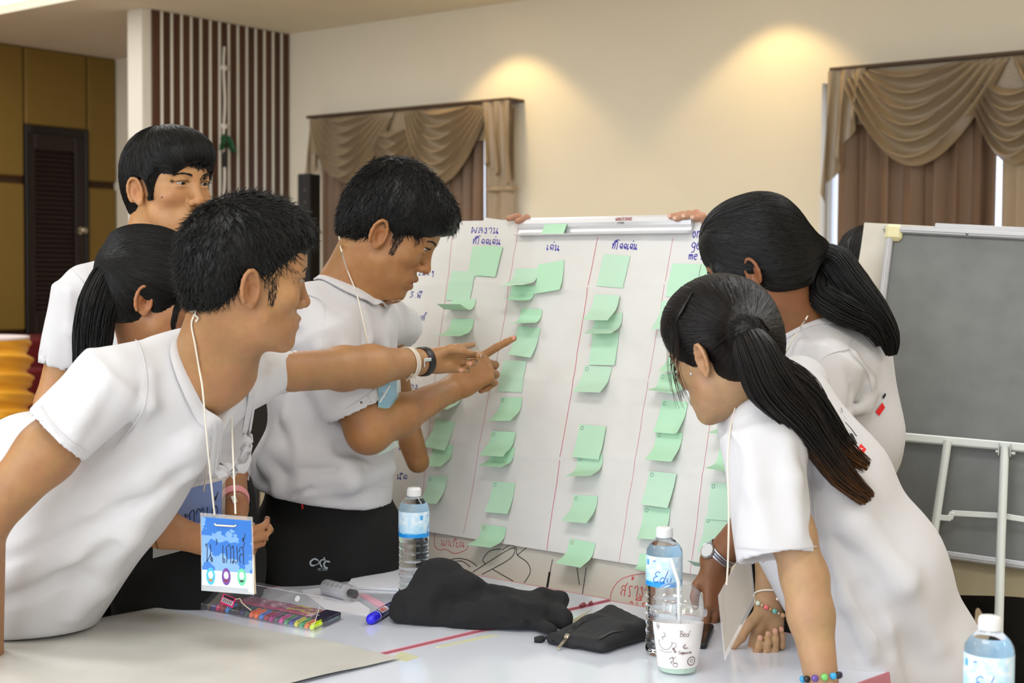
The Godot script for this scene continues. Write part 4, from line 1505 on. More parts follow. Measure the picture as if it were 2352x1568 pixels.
func cup() -> void:
	var o := on_table(1556, 1541, 0.747)
	var t := thing("iced_drink_cup", "clear plastic iced drink cup with domed lid, straw and printed paper sleeve", "cup")
	var tr := at(o, Basis(Vector3.UP, 0.9))
	var pl := clear_plastic(0.06, Color(0.93, 0.97, 1.0))
	var b := Buf.new()
	b.lathe(tr, [Vector2(0.0, 0.004), Vector2(0.029, 0.002), Vector2(0.031, 0.0), Vector2(0.0325, 0.003), Vector2(0.034, 0.02), Vector2(0.0445, 0.104), Vector2(0.0462, 0.106)], 48)
	obj("cup_wall", b, pl, t)
	b = Buf.new()
	var dome := []
	for k in 13:
		var a := PI * 0.5 * k / 12.0
		dome.append(Vector2(0.0445 * cos(a * 0.9), 0.112 + 0.042 * sin(a)))
	b.lathe(tr, [Vector2(0.0452, 0.0985), Vector2(0.0478, 0.100), Vector2(0.0485, 0.106), Vector2(0.0478, 0.109), Vector2(0.0455, 0.110)] + dome, 48)
	for k in 64:
		var a := TAU * k / 64.0
		b.box(tr * at(Vector3(cos(a) * 0.0486, 0.1035, sin(a) * 0.0486), Basis(Vector3.UP, -a)), Vector3(0.001, 0.007, 0.0016))
	obj("dome_lid", b, clear_plastic(0.05, Color(0.85, 0.93, 1.0)), t)
	b = Buf.new()
	b.lathe(tr, [Vector2(0.0, 0.004), Vector2(0.031, 0.004), Vector2(0.0335, 0.018), Vector2(0.0, 0.019)], 40)
	obj("melted_drink", b, mat(Color(0.72, 0.82, 0.74), 0.15), t)
	b = Buf.new()
	b.grid(90, 8, func(u: float, v: float) -> Vector3:
		var a := TAU * u
		var y := lerpf(0.012 + 0.002 * sin(a), 0.086 - 0.007 * cos(a + 0.6), v)
		var r := 0.0341 + (y - 0.02) * 0.125 + 0.0012 + (0.004 * smoothstep(0.93, 1.0, u))
		return tr * Vector3(r * cos(a), y, r * sin(a)), true, 0.0006)
	var sl := obj("paper_sleeve", b, mat(Color(0.90, 0.885, 0.88), 0.8), t)
	# the brown print on the sleeve
	b = Buf.new()
	b.col = Color(0.36, 0.20, 0.20)
	var to_cam := (tr.affine_inverse() * cam_at)
	var mid := atan2(to_cam.z, to_cam.x)
	var spot := func(x0: float, y0: float) -> Array:      # x across and y up in metres from the middle that faces the table's front
		var x := x0 * 1.25 - 0.002
		var yy := 0.055 + y0 * 1.15
		var r := 0.0341 + (yy - 0.02) * 0.125 + 0.0020
		var a := mid - x / r
		var n := Vector3(cos(a), 0, sin(a))
		return [tr * (n * r + Vector3.UP * yy), (tr.basis * n).normalized()]
	var put := func(pts: Array, w: float) -> void:
		var pp := []
		var nn := []
		for q in pts:
			var r: Array = spot.call(q.x, q.y)
			pp.append(r[0])
			nn.append(r[1])
		b.ribbon(pp, nn, w)
	for w in [["Bed", 0.004, 0.022, 0.0085], ["Cappuccino", 0.003, -0.008, 0.0048]]:
		for s in pen_word(w[0], 0.05):
			var pts := []
			for p in s: pts.append(Vector2(w[1] + p.x * w[3] * (1.0 if w[3] > 0.006 else 0.8), w[2] - p.y * w[3]))
			put.call(pts, 0.0007)
	var arc := func(cx: float, cy: float, r: float, a0: float, a1: float, sq := 1.0) -> Array:
		var pts := []
		for k in 15:
			var a := lerpf(a0, a1, k / 14.0)
			pts.append(Vector2(cx + r * cos(a), cy + r * sin(a) * sq))
		return pts
	put.call(arc.call(-0.017, 0.004, 0.011, PI, TAU, 1.1), 0.0007)
	put.call([Vector2(-0.028, 0.004), Vector2(-0.006, 0.004)], 0.0007)
	put.call(arc.call(-0.0045, 0.000, 0.004, -1.8, 1.8), 0.0006)
	put.call([Vector2(-0.027, -0.0105), Vector2(-0.017, -0.012), Vector2(-0.006, -0.0105)], 0.0006)
	put.call(smooth_line([Vector2(-0.019, 0.007), Vector2(-0.022, 0.010), Vector2(-0.016, 0.013), Vector2(-0.019, 0.018)]), 0.0009)
	put.call(smooth_line([Vector2(0.013, 0.001), Vector2(0.009, -0.001), Vector2(0.010, -0.004), Vector2(0.015, -0.003)]), 0.0009)
	put.call(smooth_line([Vector2(0.011, 0.003), Vector2(0.011, -0.005), Vector2(0.017, -0.004)]), 0.0006)
	put.call(arc.call(0.022, -0.025, 0.0068, 0, TAU), 0.0009)
	put.call(arc.call(0.022, -0.025, 0.0056, 0, TAU), 0.0004)
	put.call(arc.call(0.0215, -0.0245, 0.0022, 0, TAU), 0.0008)
	put.call(arc.call(-0.0015, -0.030, 0.003, 0, TAU, 1.1), 0.0007)
	put.call(arc.call(-0.0015, -0.026, 0.003, 3.4, 6.0, 0.5), 0.0007)
	put.call(smooth_line([Vector2(-0.010, -0.022), Vector2(-0.006, -0.019), Vector2(-0.004, -0.024), Vector2(-0.008, -0.026), Vector2(-0.006, -0.029)]), 0.0009)
	put.call([Vector2(-0.006, -0.018), Vector2(-0.003, -0.021), Vector2(-0.001, -0.017)], 0.0007)
	for c in [[-0.031, 0.026], [-0.028, 0.0265], [-0.0295, 0.023]]: put.call(arc.call(c[0], c[1], 0.002, 0, TAU, 1.4), 0.0005)
	put.call(arc.call(-0.004, -0.006, 0.0013, 0, TAU), 0.0011)
	put.call(arc.call(-0.002, -0.0095, 0.0013, 0, TAU), 0.0011)
	obj("print", b, vmat(0.8), sl)
	# straw, bent where it leaves the lid
	b = Buf.new()
	var s0 := tr * Vector3(0.004, 0.03, 0.002)
	var s1 := tr * Vector3(0, 0.153, 0.0)
	var top := P(1541, 1282, (cam_basis.inverse() * (s1 - cam_at)).z * -1.0 + 0.01)
	b.tube([s0, s1.lerp(s0, 0.2), s1, s1.lerp(top, 0.15), top], 0.0034, 14)
	obj("straw", b, mat(Color(0.88, 0.88, 0.87), 0.4), t)

func crease(f: Field, px: Array, r: float, h: float, carve := false, k := -1.0) -> void:      # a fold along a line that the photograph shows on a surface
	var pts := []
	h = minf(h * 1.3, r * 0.95)
	for q in px:
		var o := P(q[0], q[1], 1.2)
		var dir := (o - cam_at).normalized()
		var s := f.hit(o, dir, 4.0)
		pts.append(s + dir * ((r - h) if not carve else -(r - h)))
	for j in pts.size() - 1:
		var e0 := 0.55 if j == 0 else 1.0
		var e1 := 0.55 if j == pts.size() - 2 else 1.0
		f.cap(pts[j], pts[j + 1], r * e0, r * e1, k if k > 0 else r * 1.2, 1 if carve else 0)

func black_cloth() -> void:
	var f := Field.new()
	f.cap(P(1008, 1362, 2.83), P(970, 1402, 2.78), 0.062, 0.050, 0.04)
	f.cap(P(1020, 1330, 2.84), P(1068, 1372, 2.80), 0.035, 0.045, 0.03)
	f.cap(P(942, 1404, 2.76), P(1075, 1425, 2.74), 0.034, 0.040, 0.03)
	f.cap(P(1075, 1420, 2.75), P(1195, 1420, 2.73), 0.042, 0.040, 0.03)
	f.cap(P(1138, 1388, 2.80), P(1205, 1398, 2.78), 0.036, 0.032, 0.02)
	f.cap(P(1215, 1412, 2.76), P(1290, 1420, 2.72), 0.036, 0.022, 0.02)
	f.cap(P(1242, 1368, 2.80), P(1288, 1378, 2.78), 0.012, 0.014, 0.015)
	f.cap(P(1288, 1378, 2.78), P(1292, 1432, 2.70), 0.014, 0.008, 0.012)
	f.cap(P(1228, 1430, 2.72), P(1268, 1448, 2.66), 0.018, 0.008, 0.01)
	f.cap(P(1240, 1372, 2.79), P(1228, 1398, 2.76), 0.012, 0.02, 0.015)
	f.cap(P(918, 1376, 2.77), P(916, 1408, 2.75), 0.012, 0.016, 0.02)
	crease(f, [[1060, 1352], [1035, 1362], [1018, 1385], [1016, 1420]], 0.016, 0.016, true)
	crease(f, [[1108, 1348], [1085, 1362], [1050, 1372]], 0.014, 0.010, true)
	crease(f, [[1130, 1350], [1160, 1362], [1195, 1395], [1240, 1392]], 0.010, 0.007)
	crease(f, [[1150, 1372], [1180, 1398], [1212, 1400]], 0.012, 0.010, true)
	crease(f, [[1262, 1370], [1252, 1395], [1270, 1420]], 0.010, 0.008, true)
	crease(f, [[1205, 1422], [1245, 1402], [1264, 1380]], 0.010, 0.007)
	crease(f, [[945, 1432], [1050, 1440], [1150, 1432], [1225, 1412]], 0.006, 0.004, true)
	crease(f, [[912, 1385], [920, 1405], [925, 1430]], 0.008, 0.007, true)
	f.cut(Vector3(0, 0.7515, 0), Vector3.DOWN)
	var b := Buf.new()
	var nz := FastNoiseLite.new()
	nz.seed = 11
	nz.frequency = 4.5
	f.mesh(b, 0.0055, func(p: Vector3, _n: Vector3) -> float: return (absf(nz.get_noise_3dv(p)) - 0.2) * 0.014)
	var m := mat(Color(0.095, 0.095, 0.105), 0.95)
	tag(obj("cloth_bag", b, m), "crumpled black cloth bag heaped in the middle of the tables", "bag")

func pouch() -> void:
	var t := thing("zip_pouch", "flat black zipped pouch with a silver puller beside the iced drink", "pouch")
	var m := mat(Color(0.085, 0.085, 0.10), 0.75)
	var a := on_table(1268, 1478, 0.747)
	var c := on_table(1385, 1500, 0.747)
	var d := on_table(1478, 1470, 0.747)
	var e := on_table(1400, 1428, 0.747)
	var f := Field.new()
	var up := Vector3.UP
	f.cap(a + up * 0.008, c + up * 0.010, 0.007, 0.009, 0.012)
	f.cap(c + up * 0.010, d + up * 0.012, 0.009, 0.012, 0.012)
	f.cap(a + up * 0.009, e + up * 0.022, 0.006, 0.008, 0.012)
	f.cap(e + up * 0.022, d + up * 0.026, 0.008, 0.008, 0.012)
	for k in 5:
		var u := 0.1 + 0.2 * k
		f.cap(a.lerp(c, u) + up * (0.008 + 0.004 * u), e.lerp(d, u) + up * 0.019, 0.008, 0.011, 0.022)
	f.cap(a.lerp(e, 0.6).lerp(c.lerp(d, 0.6), 0.2) + up * 0.016, a.lerp(e, 0.6).lerp(c.lerp(d, 0.6), 0.85) + up * 0.017, 0.015, 0.014, 0.03)
	f.cut(Vector3(0, 0.7478, 0), Vector3.DOWN, 0.004)
	crease(f, [[1300, 1462], [1320, 1440], [1345, 1424], [1395, 1414]], 0.004, 0.002, true)
	crease(f, [[1280, 1484], [1330, 1492], [1385, 1500]], 0.004, 0.003, true)
	crease(f, [[1385, 1500], [1440, 1484], [1478, 1470]], 0.004, 0.003, true)
	var b := Buf.new()
	f.mesh(b, 0.004)
	obj("fabric_body", b, m, t)
	b = Buf.new()
	for l in [[[1373, 1468], [1405, 1452], [1434, 1446]], [[1296, 1466], [1318, 1440], [1346, 1420]]]:
		var pts := []
		var nn := []
		for q in smooth_line([Vector2(l[0][0], l[0][1]), Vector2(l[1][0], l[1][1]), Vector2(l[2][0], l[2][1])], 5):
			var o := P(q.x, q.y, 1.5)
			var s := f.hit(o, (o - cam_at).normalized(), 3.0)
			pts.append(s + f.normal(s) * 0.0008)
			nn.append(f.normal(s))
		b.ribbon(pts, nn, 0.007)
	obj("trim_strip", b, mat(Color(0.085, 0.085, 0.095), 0.5), t)
	b = Buf.new()
	var z0 := P(1305, 1462, 2.63)
	var o := P(1302, 1464, 1.5)
	z0 = f.hit(o, (o - cam_at).normalized(), 3.0)
	var z1 := on_table(1281, 1489, 0.752)
	b.box(at(z0.lerp(z1, 0.5), Basis((z1 - z0).normalized(), Vector3.UP, (z1 - z0).normalized().cross(Vector3.UP).normalized())), Vector3((z1 - z0).length(), 0.002, 0.007), 0.0008)
	b.box(at(z0 + Vector3.UP * 0.003, Basis((z1 - z0).normalized(), Vector3.UP, (z1 - z0).normalized().cross(Vector3.UP).normalized())), Vector3(0.010, 0.006, 0.010), 0.002)
	obj("zip_puller", b, mat(Color(0.82, 0.78, 0.70), 0.25, 0.9), t)
	b = Buf.new()
	b.tube([on_table(1272, 1472, 0.757), on_table(1258, 1464, 0.757), on_table(1248, 1465, 0.755), on_table(1240, 1467, 0.753)], [0.003, 0.003, 0.003, 0.0035], 8)
	b.tube([on_table(1248, 1466, 0.753), on_table(1240, 1468, 0.753), on_table(1227, 1469, 0.752)], [0.006, 0.0075, 0.005], 8)
	obj("strap_tab", b, m, t)

func pen(tip: Vector3, dir: Vector3, c: Color, name_: String) -> void:
	var t := thing("gel_pen", name_ + " gel pen lying in the clear pen case", "pen", "coloured pens in the clear case")
	var side := dir.cross(Vector3.UP).normalized()
	var bs := Basis(side, dir, side.cross(dir)).orthonormalized()
	var tr := at(tip, bs)
	var m := mat(c, 0.3)
	var b := Buf.new()
	b.lathe(tr, [Vector2(0, 0.0), Vector2(0.003, 0.0003), Vector2(0.0046, 0.002), Vector2(0.0048, 0.007), Vector2(0.0043, 0.008), Vector2(0.0045, 0.036), Vector2(0.0, 0.036)], 16)
	b.box(tr * at(Vector3(0, 0.021, 0.0062)), Vector3(0.0032, 0.036, 0.0016), 0.0006)
	b.box(tr * at(Vector3(0, 0.0045, 0.005)), Vector3(0.0032, 0.004, 0.003), 0.0006)
	obj("cap", b, m, t)
	b = Buf.new()
	b.lathe(tr, [Vector2(0.0, 0.036), Vector2(0.0040, 0.036), Vector2(0.0040, 0.085), Vector2(0.0036, 0.088), Vector2(0.0, 0.088)], 14)
	obj("barrel", b, clear_plastic(0.3, Color(0.9, 0.9, 0.92)), t)
	b = Buf.new()
	b.lathe(tr, [Vector2(0.0, 0.037), Vector2(0.0016, 0.037), Vector2(0.0016, 0.084), Vector2(0.0, 0.084)], 8)
	obj("ink_refill", b, m, t)

func pen_case() -> void:
	var fl := on_table(466, 1400)
	var fr := on_table(722, 1452)
	var dir := (on_table(835, 1400) - fr).normalized()
	var deep := 0.112
	var row := fr - fl
	var along := row.normalized()
	var names := [["brown", Color(0.42, 0.33, 0.20)], ["indigo", Color(0.22, 0.14, 0.55)], ["hot pink", Color(0.93, 0.10, 0.42)], ["dark red", Color(0.62, 0.10, 0.16)], ["sky blue", Color(0.22, 0.56, 0.86)], ["black", Color(0.07, 0.07, 0.08)], ["dark brown", Color(0.22, 0.13, 0.12)], ["deep violet", Color(0.18, 0.08, 0.33)], ["dark green", Color(0.06, 0.24, 0.18)], ["coral orange", Color(0.95, 0.40, 0.22)], ["bright orange", Color(1.0, 0.46, 0.10)], ["azure blue", Color(0.20, 0.48, 0.84)], ["crimson", Color(0.65, 0.08, 0.16)], ["magenta", Color(0.66, 0.09, 0.48)], ["grey", Color(0.32, 0.30, 0.34)], ["orchid pink", Color(0.84, 0.25, 0.62)], ["green", Color(0.22, 0.56, 0.34)], ["royal blue", Color(0.17, 0.22, 0.62)], ["lemon yellow", Color(0.86, 0.83, 0.12)], ["emerald green", Color(0.06, 0.63, 0.32)], ["amber orange", Color(0.95, 0.48, 0.10)], ["fluorescent yellow", Color(0.86, 0.98, 0.08)]]
	for k in names.size():
		var p := fl + row * ((k + 0.75) / 22.6) + Vector3.UP * 0.0062 + dir * 0.004
		pen(p, dir, names[k][1], names[k][0])
	var t := thing("pen_case", "clear plastic pen case with its flap standing open", "pen case")
	var pl := clear_plastic(0.03, Color(0.95, 0.96, 1.0))
	var b := Buf.new()
	var bs := Basis(along, Vector3.UP, dir)
	var wide := row.length() + 0.006
	b.box(at(fl + row * 0.5 + dir * (deep * 0.5 - 0.002) + Vector3.UP * 0.0008, bs), Vector3(wide, 0.0008, deep), 0.0002)
	b.box(at(fl + row * 0.5 - dir * 0.004 + Vector3.UP * 0.007, bs), Vector3(wide, 0.013, 0.0008), 0.0002)
	b.box(at(fr + along * 0.004 + dir * (deep * 0.5) + Vector3.UP * 0.007, bs), Vector3(0.0008, 0.013, deep), 0.0002)
	b.box(at(fl - along * 0.003 + dir * (deep * 0.5) + Vector3.UP * 0.007, bs), Vector3(0.0008, 0.013, deep), 0.0002)
	obj("tray", b, pl, t)
	# the flap, leaning back over the pens
	b = Buf.new()
	var f0 := fl - dir * 0.004 + Vector3.UP * 0.012
	var f1 := fr - dir * 0.004 + Vector3.UP * 0.012
	var rise := Vector3.UP * 0.048 + dir * 0.036
	b.grid(14, 10, func(u: float, v: float) -> Vector3:
		var c := v * v * 0.006
		return f0.lerp(f1, u) + rise * v + Vector3.UP * c - along * 0.004 * v * (u - 0.5), false, 0.0007)
	obj("flap", b, pl, t)
	b = Buf.new()
	b.tube([f0, f0 + rise, f1 + rise, f1], 0.0008, 6)
	obj("flap_rim", b, clear_plastic(0.45, Color(0.95, 0.97, 1.0)), t)
	b = Buf.new()
	var bc := f0.lerp(f1, 0.80) + rise * 0.80
	b.lathe(at(bc, Basis(along, rise.cross(along).normalized(), rise.normalized())), [Vector2(0.0, 0.002), Vector2(0.004, 0.002), Vector2(0.006, 0.0005), Vector2(0.0062, -0.0008), Vector2(0.0, -0.0008)], 20)
	obj("snap_button", b, mat(Color(0.9, 0.9, 0.9), 0.4), t)
	# the printed card inside, over the pen barrels
	t = thing("printed_card", "purple and pink printed header card lying over the pens", "card")
	b = Buf.new()
	var im := Image.create(256, 96, false, Image.FORMAT_RGB8)
	var nz := FastNoiseLite.new()
	nz.seed = 8
	nz.frequency = 0.035
	for y in 96:
		for x in 256:
			var n := nz.get_noise_2d(x, y)
			var c := Color(0.52, 0.25, 0.38).lerp(Color(0.70, 0.55, 0.62), clampf(n * 2.0 + 0.4, 0, 1))
			if y > 70: c = Color(0.72, 0.22, 0.40)
			if absf(n - 0.22) < 0.03: c = Color(0.86, 0.80, 0.82)
			if x > 150 and x < 215 and n > 0.12 and y < 70: c = Color(0.74, 0.68, 0.24)
			if x > 205 and y > 58: c = Color(0.85, 0.70, 0.76)
			im.set_pixel(x, y, c)
	var cm := mat(Color.WHITE, 0.4)
	cm.albedo_texture = ImageTexture.create_from_image(im)
	var c0 := fl + dir * 0.050 + Vector3.UP * 0.0125 + along * 0.004
	b.grid(20, 4, func(u: float, v: float) -> Vector3: return c0 + row * (u * 0.985) + dir * (0.056 * (1.0 - v)) + Vector3.UP * (0.0008 * sin(u * 70.0)), false, 0.0006)
	obj("printed_sheet", b, cm, t)
	b = Buf.new()
	b.box(at(fr - along * 0.019 + dir * 0.075 + Vector3.UP * 0.009, bs), Vector3(0.038, 0.014, 0.058), 0.001)
	var box_o := obj("box_end", b, mat(Color(0.11, 0.09, 0.19), 0.4), t)
	b = Buf.new()
	b.col = Color(0.45, 0.72, 0.62)
	text_strokes(b, "24 Color Gel Pen", func(p: Vector2) -> Array: return [fr + along * 0.0004 + dir * (0.053 + p.x * 0.0058) + Vector3.UP * (0.0118 - p.y * 0.0042), along], 0.0005, 0.1)
	b.col = Color(0.85, 0.82, 0.85)
	text_strokes(b, "Oop", func(p: Vector2) -> Array: return [fr - along * 0.030 + along * p.x * 0.004 + dir * (0.052 - 0.0) + Vector3.UP * 0.0166 - dir * 0.0 + dir * (0.008 - p.y * 0.006), Vector3.UP], 0.0008, 0.1)
	obj("lettering", b, vmat(0.5), box_o)
	# price tag on a string
	t = thing("price_tag", "pink price tag with a barcode tied to the pen case", "tag")
	var p0 := P(511, 1383, 2.77)
	var ux := (P(542, 1374, 2.76) - P(513, 1362, 2.78))
	var uy := (P(536, 1390, 2.75) - P(542, 1374, 2.76)) * 1.35
	var nn := uy.cross(ux).normalized()
	if nn.dot(cam_at - p0) < 0: nn = -nn
	var o := P(513, 1362, 2.77)
	b = Buf.new()
	b.flat([o, o + ux, o + ux + uy, o + uy], nn)
	b.flat([o - nn * 0.0006, o + ux - nn * 0.0006, o + ux + uy - nn * 0.0006, o + uy - nn * 0.0006], -nn)
	obj("card", b, mat(Color(0.89, 0.16, 0.46), 0.5), t)
	b = Buf.new()
	b.col = Color(0.12, 0.08, 0.10)
	var q := func(x: float, y: float) -> Vector3: return o + ux * x + uy * y + nn * 0.0005
	b.flat([q.call(0.12, 0.08), q.call(0.9, 0.08), q.call(0.9, 0.34), q.call(0.12, 0.34)], nn)
	b.col = Color(0.88, 0.85, 0.86)
	b.flat([q.call(0.08, 0.40), q.call(0.92, 0.40), q.call(0.92, 0.84), q.call(0.08, 0.84)], nn)
	b.col = Color(0.15, 0.12, 0.14)
	for k in 16:
		var x := 0.13 + k * 0.046 + 0.012 * ((k * 5) % 3)
		b.flat([q.call(x, 0.44) + nn * 0.0003, q.call(x + 0.02, 0.44) + nn * 0.0003, q.call(x + 0.02, 0.78) + nn * 0.0003, q.call(x, 0.78) + nn * 0.0003], nn)
	obj("barcode", b, vmat(0.5), t)
	b = Buf.new()
	b.tube([o + ux * 0.98 + uy * 0.1, P(551, 1374, 2.76), P(556, 1384, 2.75), P(566, 1393, 2.74), P(577, 1401, 2.73)], 0.0011, 6)
	obj("string", b, mat(Color(0.85, 0.80, 0.70), 0.8), t)

func small_things() -> void:
	# shrink-wrapped roll with printed label
	var t := thing("wrapped_roll", "small clear wrapped roll with pictograms lying behind the pen case", "roll")
	var a := on_table(748, 1366) + Vector3.UP * 0.017
	var z := on_table(818, 1384) + Vector3.UP * 0.017
	var d := (z - a).normalized()
	var bs := Basis(d.cross(Vector3.UP).normalized(), d, Vector3.UP)
	bs.z = bs.x.cross(bs.y)
	var b := Buf.new()
	var l := (z - a).length()
	b.lathe(at(a, bs), [Vector2(0.0, 0.0), Vector2(0.015, 0.0), Vector2(0.0165, 0.002), Vector2(0.0165, l * 0.72), Vector2(0.0, l * 0.72)], 28)
	obj("roll_body", b, mat(Color(0.80, 0.80, 0.82), 0.4), t)
	b = Buf.new()
	b.lathe(at(a, bs), [Vector2(0.0168, 0.0), Vector2(0.0170, l * 0.75), Vector2(0.0140, l), Vector2(0.0, l)], 28)
	obj("wrapping", b, clear_plastic(0.05), t)
	b = Buf.new()
	b.lathe(at(a, bs), [Vector2(0.0, l * 0.80), Vector2(0.009, l * 0.80), Vector2(0.009, l * 0.97), Vector2(0.0, l * 0.97)], 20)
	obj("end_plug", b, mat(Color(0.05, 0.06, 0.05), 0.5), t)
	b = Buf.new()
	b.col = Color(0.16, 0.16, 0.18)
	var face := (cam_at - a).normalized()
	face = (face - d * face.dot(d)).normalized()
	var up := d.cross(face)
	if up.y < 0: up = -up
	for k in 5:
		var c := l * (0.10 + 0.135 * k)
		for r in [0.0052, 0.003]:
			var pts := []
			var nn := []
			for j in 5:
				var an := TAU * j / 4.0
				var h: float = r * sin(an) + 0.000
				var th := h / 0.0171 + 0.5
				var n := face * cos(th) + up * sin(th)
				pts.append(a + d * (c + r * cos(an)) + n * 0.0175)
				nn.append(n)
			b.ribbon(pts, nn, 0.0005)
		var n2 := face * cos(1.05) + up * sin(1.05)
		b.ribbon([a + d * (c - 0.004) + n2 * 0.0175, a + d * (c + 0.004) + n2 * 0.0175], [n2, n2], 0.001)
	obj("pictograms", b, vmat(0.5), t)
	# papers
	var white := mat(Color(0.90, 0.90, 0.93), 0.7)
	patch("paper_pad", [[795, 1352], [826, 1308], [950, 1312], [948, 1359]], 0.006, white, "white paper pad lying beside the water bottle nearest the flipchart", "paper")
	patch("paper_sheet", [[690, 1357], [770, 1347], [850, 1400], [846, 1414], [750, 1402]], 0.0015, white, "white sheet with blue jottings under the wrapped roll", "paper")
	patch("paper_strip", [[820, 1364], [842, 1366], [905, 1398], [888, 1407]], 0.002, mat(Color(0.93, 0.70, 0.78), 0.7), "pink paper strip beside the wrapped roll", "paper")
	# blue marker
	t = thing("marker", "fat blue marker pen poking out from under the black cloth bag", "marker")
	a = on_table(849, 1436) + Vector3.UP * 0.0105
	z = on_table(925, 1389) + Vector3.UP * 0.0105
	d = (z - a).normalized()
	bs = Basis(d.cross(Vector3.UP).normalized(), d, Vector3.UP)
	bs.z = bs.x.cross(bs.y)
	var tr := at(a, bs)
	b = Buf.new()
	b.lathe(tr, [Vector2(0.0, 0.0), Vector2(0.0055, 0.0), Vector2(0.0065, 0.001), Vector2(0.0085, 0.002), Vector2(0.0097, 0.006), Vector2(0.0102, 0.033), Vector2(0.0, 0.033)], 24)
	for k in 16:
		var an := TAU * k / 16.0
		b.box(tr * at(Vector3(cos(an) * 0.0099, 0.019, sin(an) * 0.0099), Basis(Vector3.UP, -an)), Vector3(0.0008, 0.024, 0.0015))
	obj("cap", b, mat(Color(0.16, 0.13, 0.86), 0.35), t)
	b = Buf.new()
	b.lathe(tr, [Vector2(0.0, 0.033), Vector2(0.0105, 0.033), Vector2(0.0105, 0.0355), Vector2(0.0, 0.0355)], 24)
	obj("ring", b, mat(Color(0.85, 0.85, 0.88), 0.4), t)
	b = Buf.new()
	b.lathe(tr, [Vector2(0.0, 0.0355), Vector2(0.0103, 0.0355), Vector2(0.0103, 0.115), Vector2(0.0085, 0.118), Vector2(0.0, 0.118)], 24)
	var body := obj("barrel", b, mat(Color(0.10, 0.07, 0.42), 0.3), t)
	face = (cam_at - a).normalized()
	face = (face - d * face.dot(d)).normalized()
	up = d.cross(face)
	if up.y < 0: up = -up
	b = Buf.new()
	b.col = Color(0.84, 0.83, 0.86)
	var on := func(x: float, y: float, lift: float) -> Array:
		var th := y / 0.0103 + 0.45
		var n := face * cos(th) + up * sin(th)
		return [a + d * x + n * (0.0104 + lift), n]
	for k in 5:
		var q := []
		for c in [[0.041, -0.006 + 0.0024 * k], [0.078, -0.006 + 0.0024 * k], [0.078, -0.0036 + 0.0024 * k], [0.041, -0.0036 + 0.0024 * k]]: q.append(on.call(c[0], c[1], 0.0002)[0])
		b.flat(q, on.call(0.05, -0.0048 + 0.0024 * k, 0.0)[1])
	b.col = Color(0.85, 0.16, 0.14)
	text_strokes(b, "HORSE", func(p: Vector2) -> Array: return on.call(0.044 + p.x * 0.008, 0.0035 - p.y * 0.007, 0.0006), 0.0013)
	obj("label", b, vmat(0.5), body)
	# phone lying behind the cup
	t = thing("phone", "black phone in a case lying behind the iced drink cup", "phone")
	var p0 := on_table(1612, 1512, 0.747)
	var p1 := on_table(1645, 1428, 0.747)
	var ph := (p1 - p0)
	var px := ph.normalized()
	var pz := px.cross(Vector3.UP)
	var pc := p0 + ph * 0.5 + pz * -0.036 + Vector3.UP * 0.006
	b = Buf.new()
	b.box(at(pc, Basis(px, Vector3.UP, pz)), Vector3(0.15, 0.011, 0.075), 0.003)
	obj("case", b, mat(Color(0.04, 0.04, 0.05), 0.5), t)
	b = Buf.new()
	b.box(at(pc + Vector3.UP * 0.0056, Basis(px, Vector3.UP, pz)), Vector3(0.140, 0.001, 0.066), 0.0004)
	obj("screen", b, mat(Color(0.02, 0.02, 0.022), 0.06), t)

func table_things() -> void:
	bottle(on_table(950, 1366), -0.23, "water bottle standing beside the flipchart, cap nearest the pointing hand", 0.98)
	bottle(on_table(1523, 1502, 0.747), 1.16, "water bottle standing directly behind the iced drink cup", 0.99)
	bottle(P(2268, 1668, 1.90) * Vector3(1, 0, 1) + Vector3.UP * 0.747, 0.95, "water bottle in front of the bent girl's shirt hem, cut off by the frame", 0.985)
	cup()
	black_cloth()
	pouch()
	pen_case()
	small_things()
# ---------------------------------------------------------------- how people are built
func head_at(x: float, y: float, d: float, fwd: Vector3, up: Vector3, s := 1.0) -> Transform3D:
	var z := fwd.normalized()
	var l := up.cross(z).normalized()
	return Transform3D(Basis(l, z.cross(l), z).scaled_local(Vector3.ONE * s), P(x, y, d))

func hp(t: Transform3D, x: float, y: float, z: float) -> Vector3:      # a point of the head, in millimetres from between the ears
	return t * (Vector3(x, y, z) * 0.001)

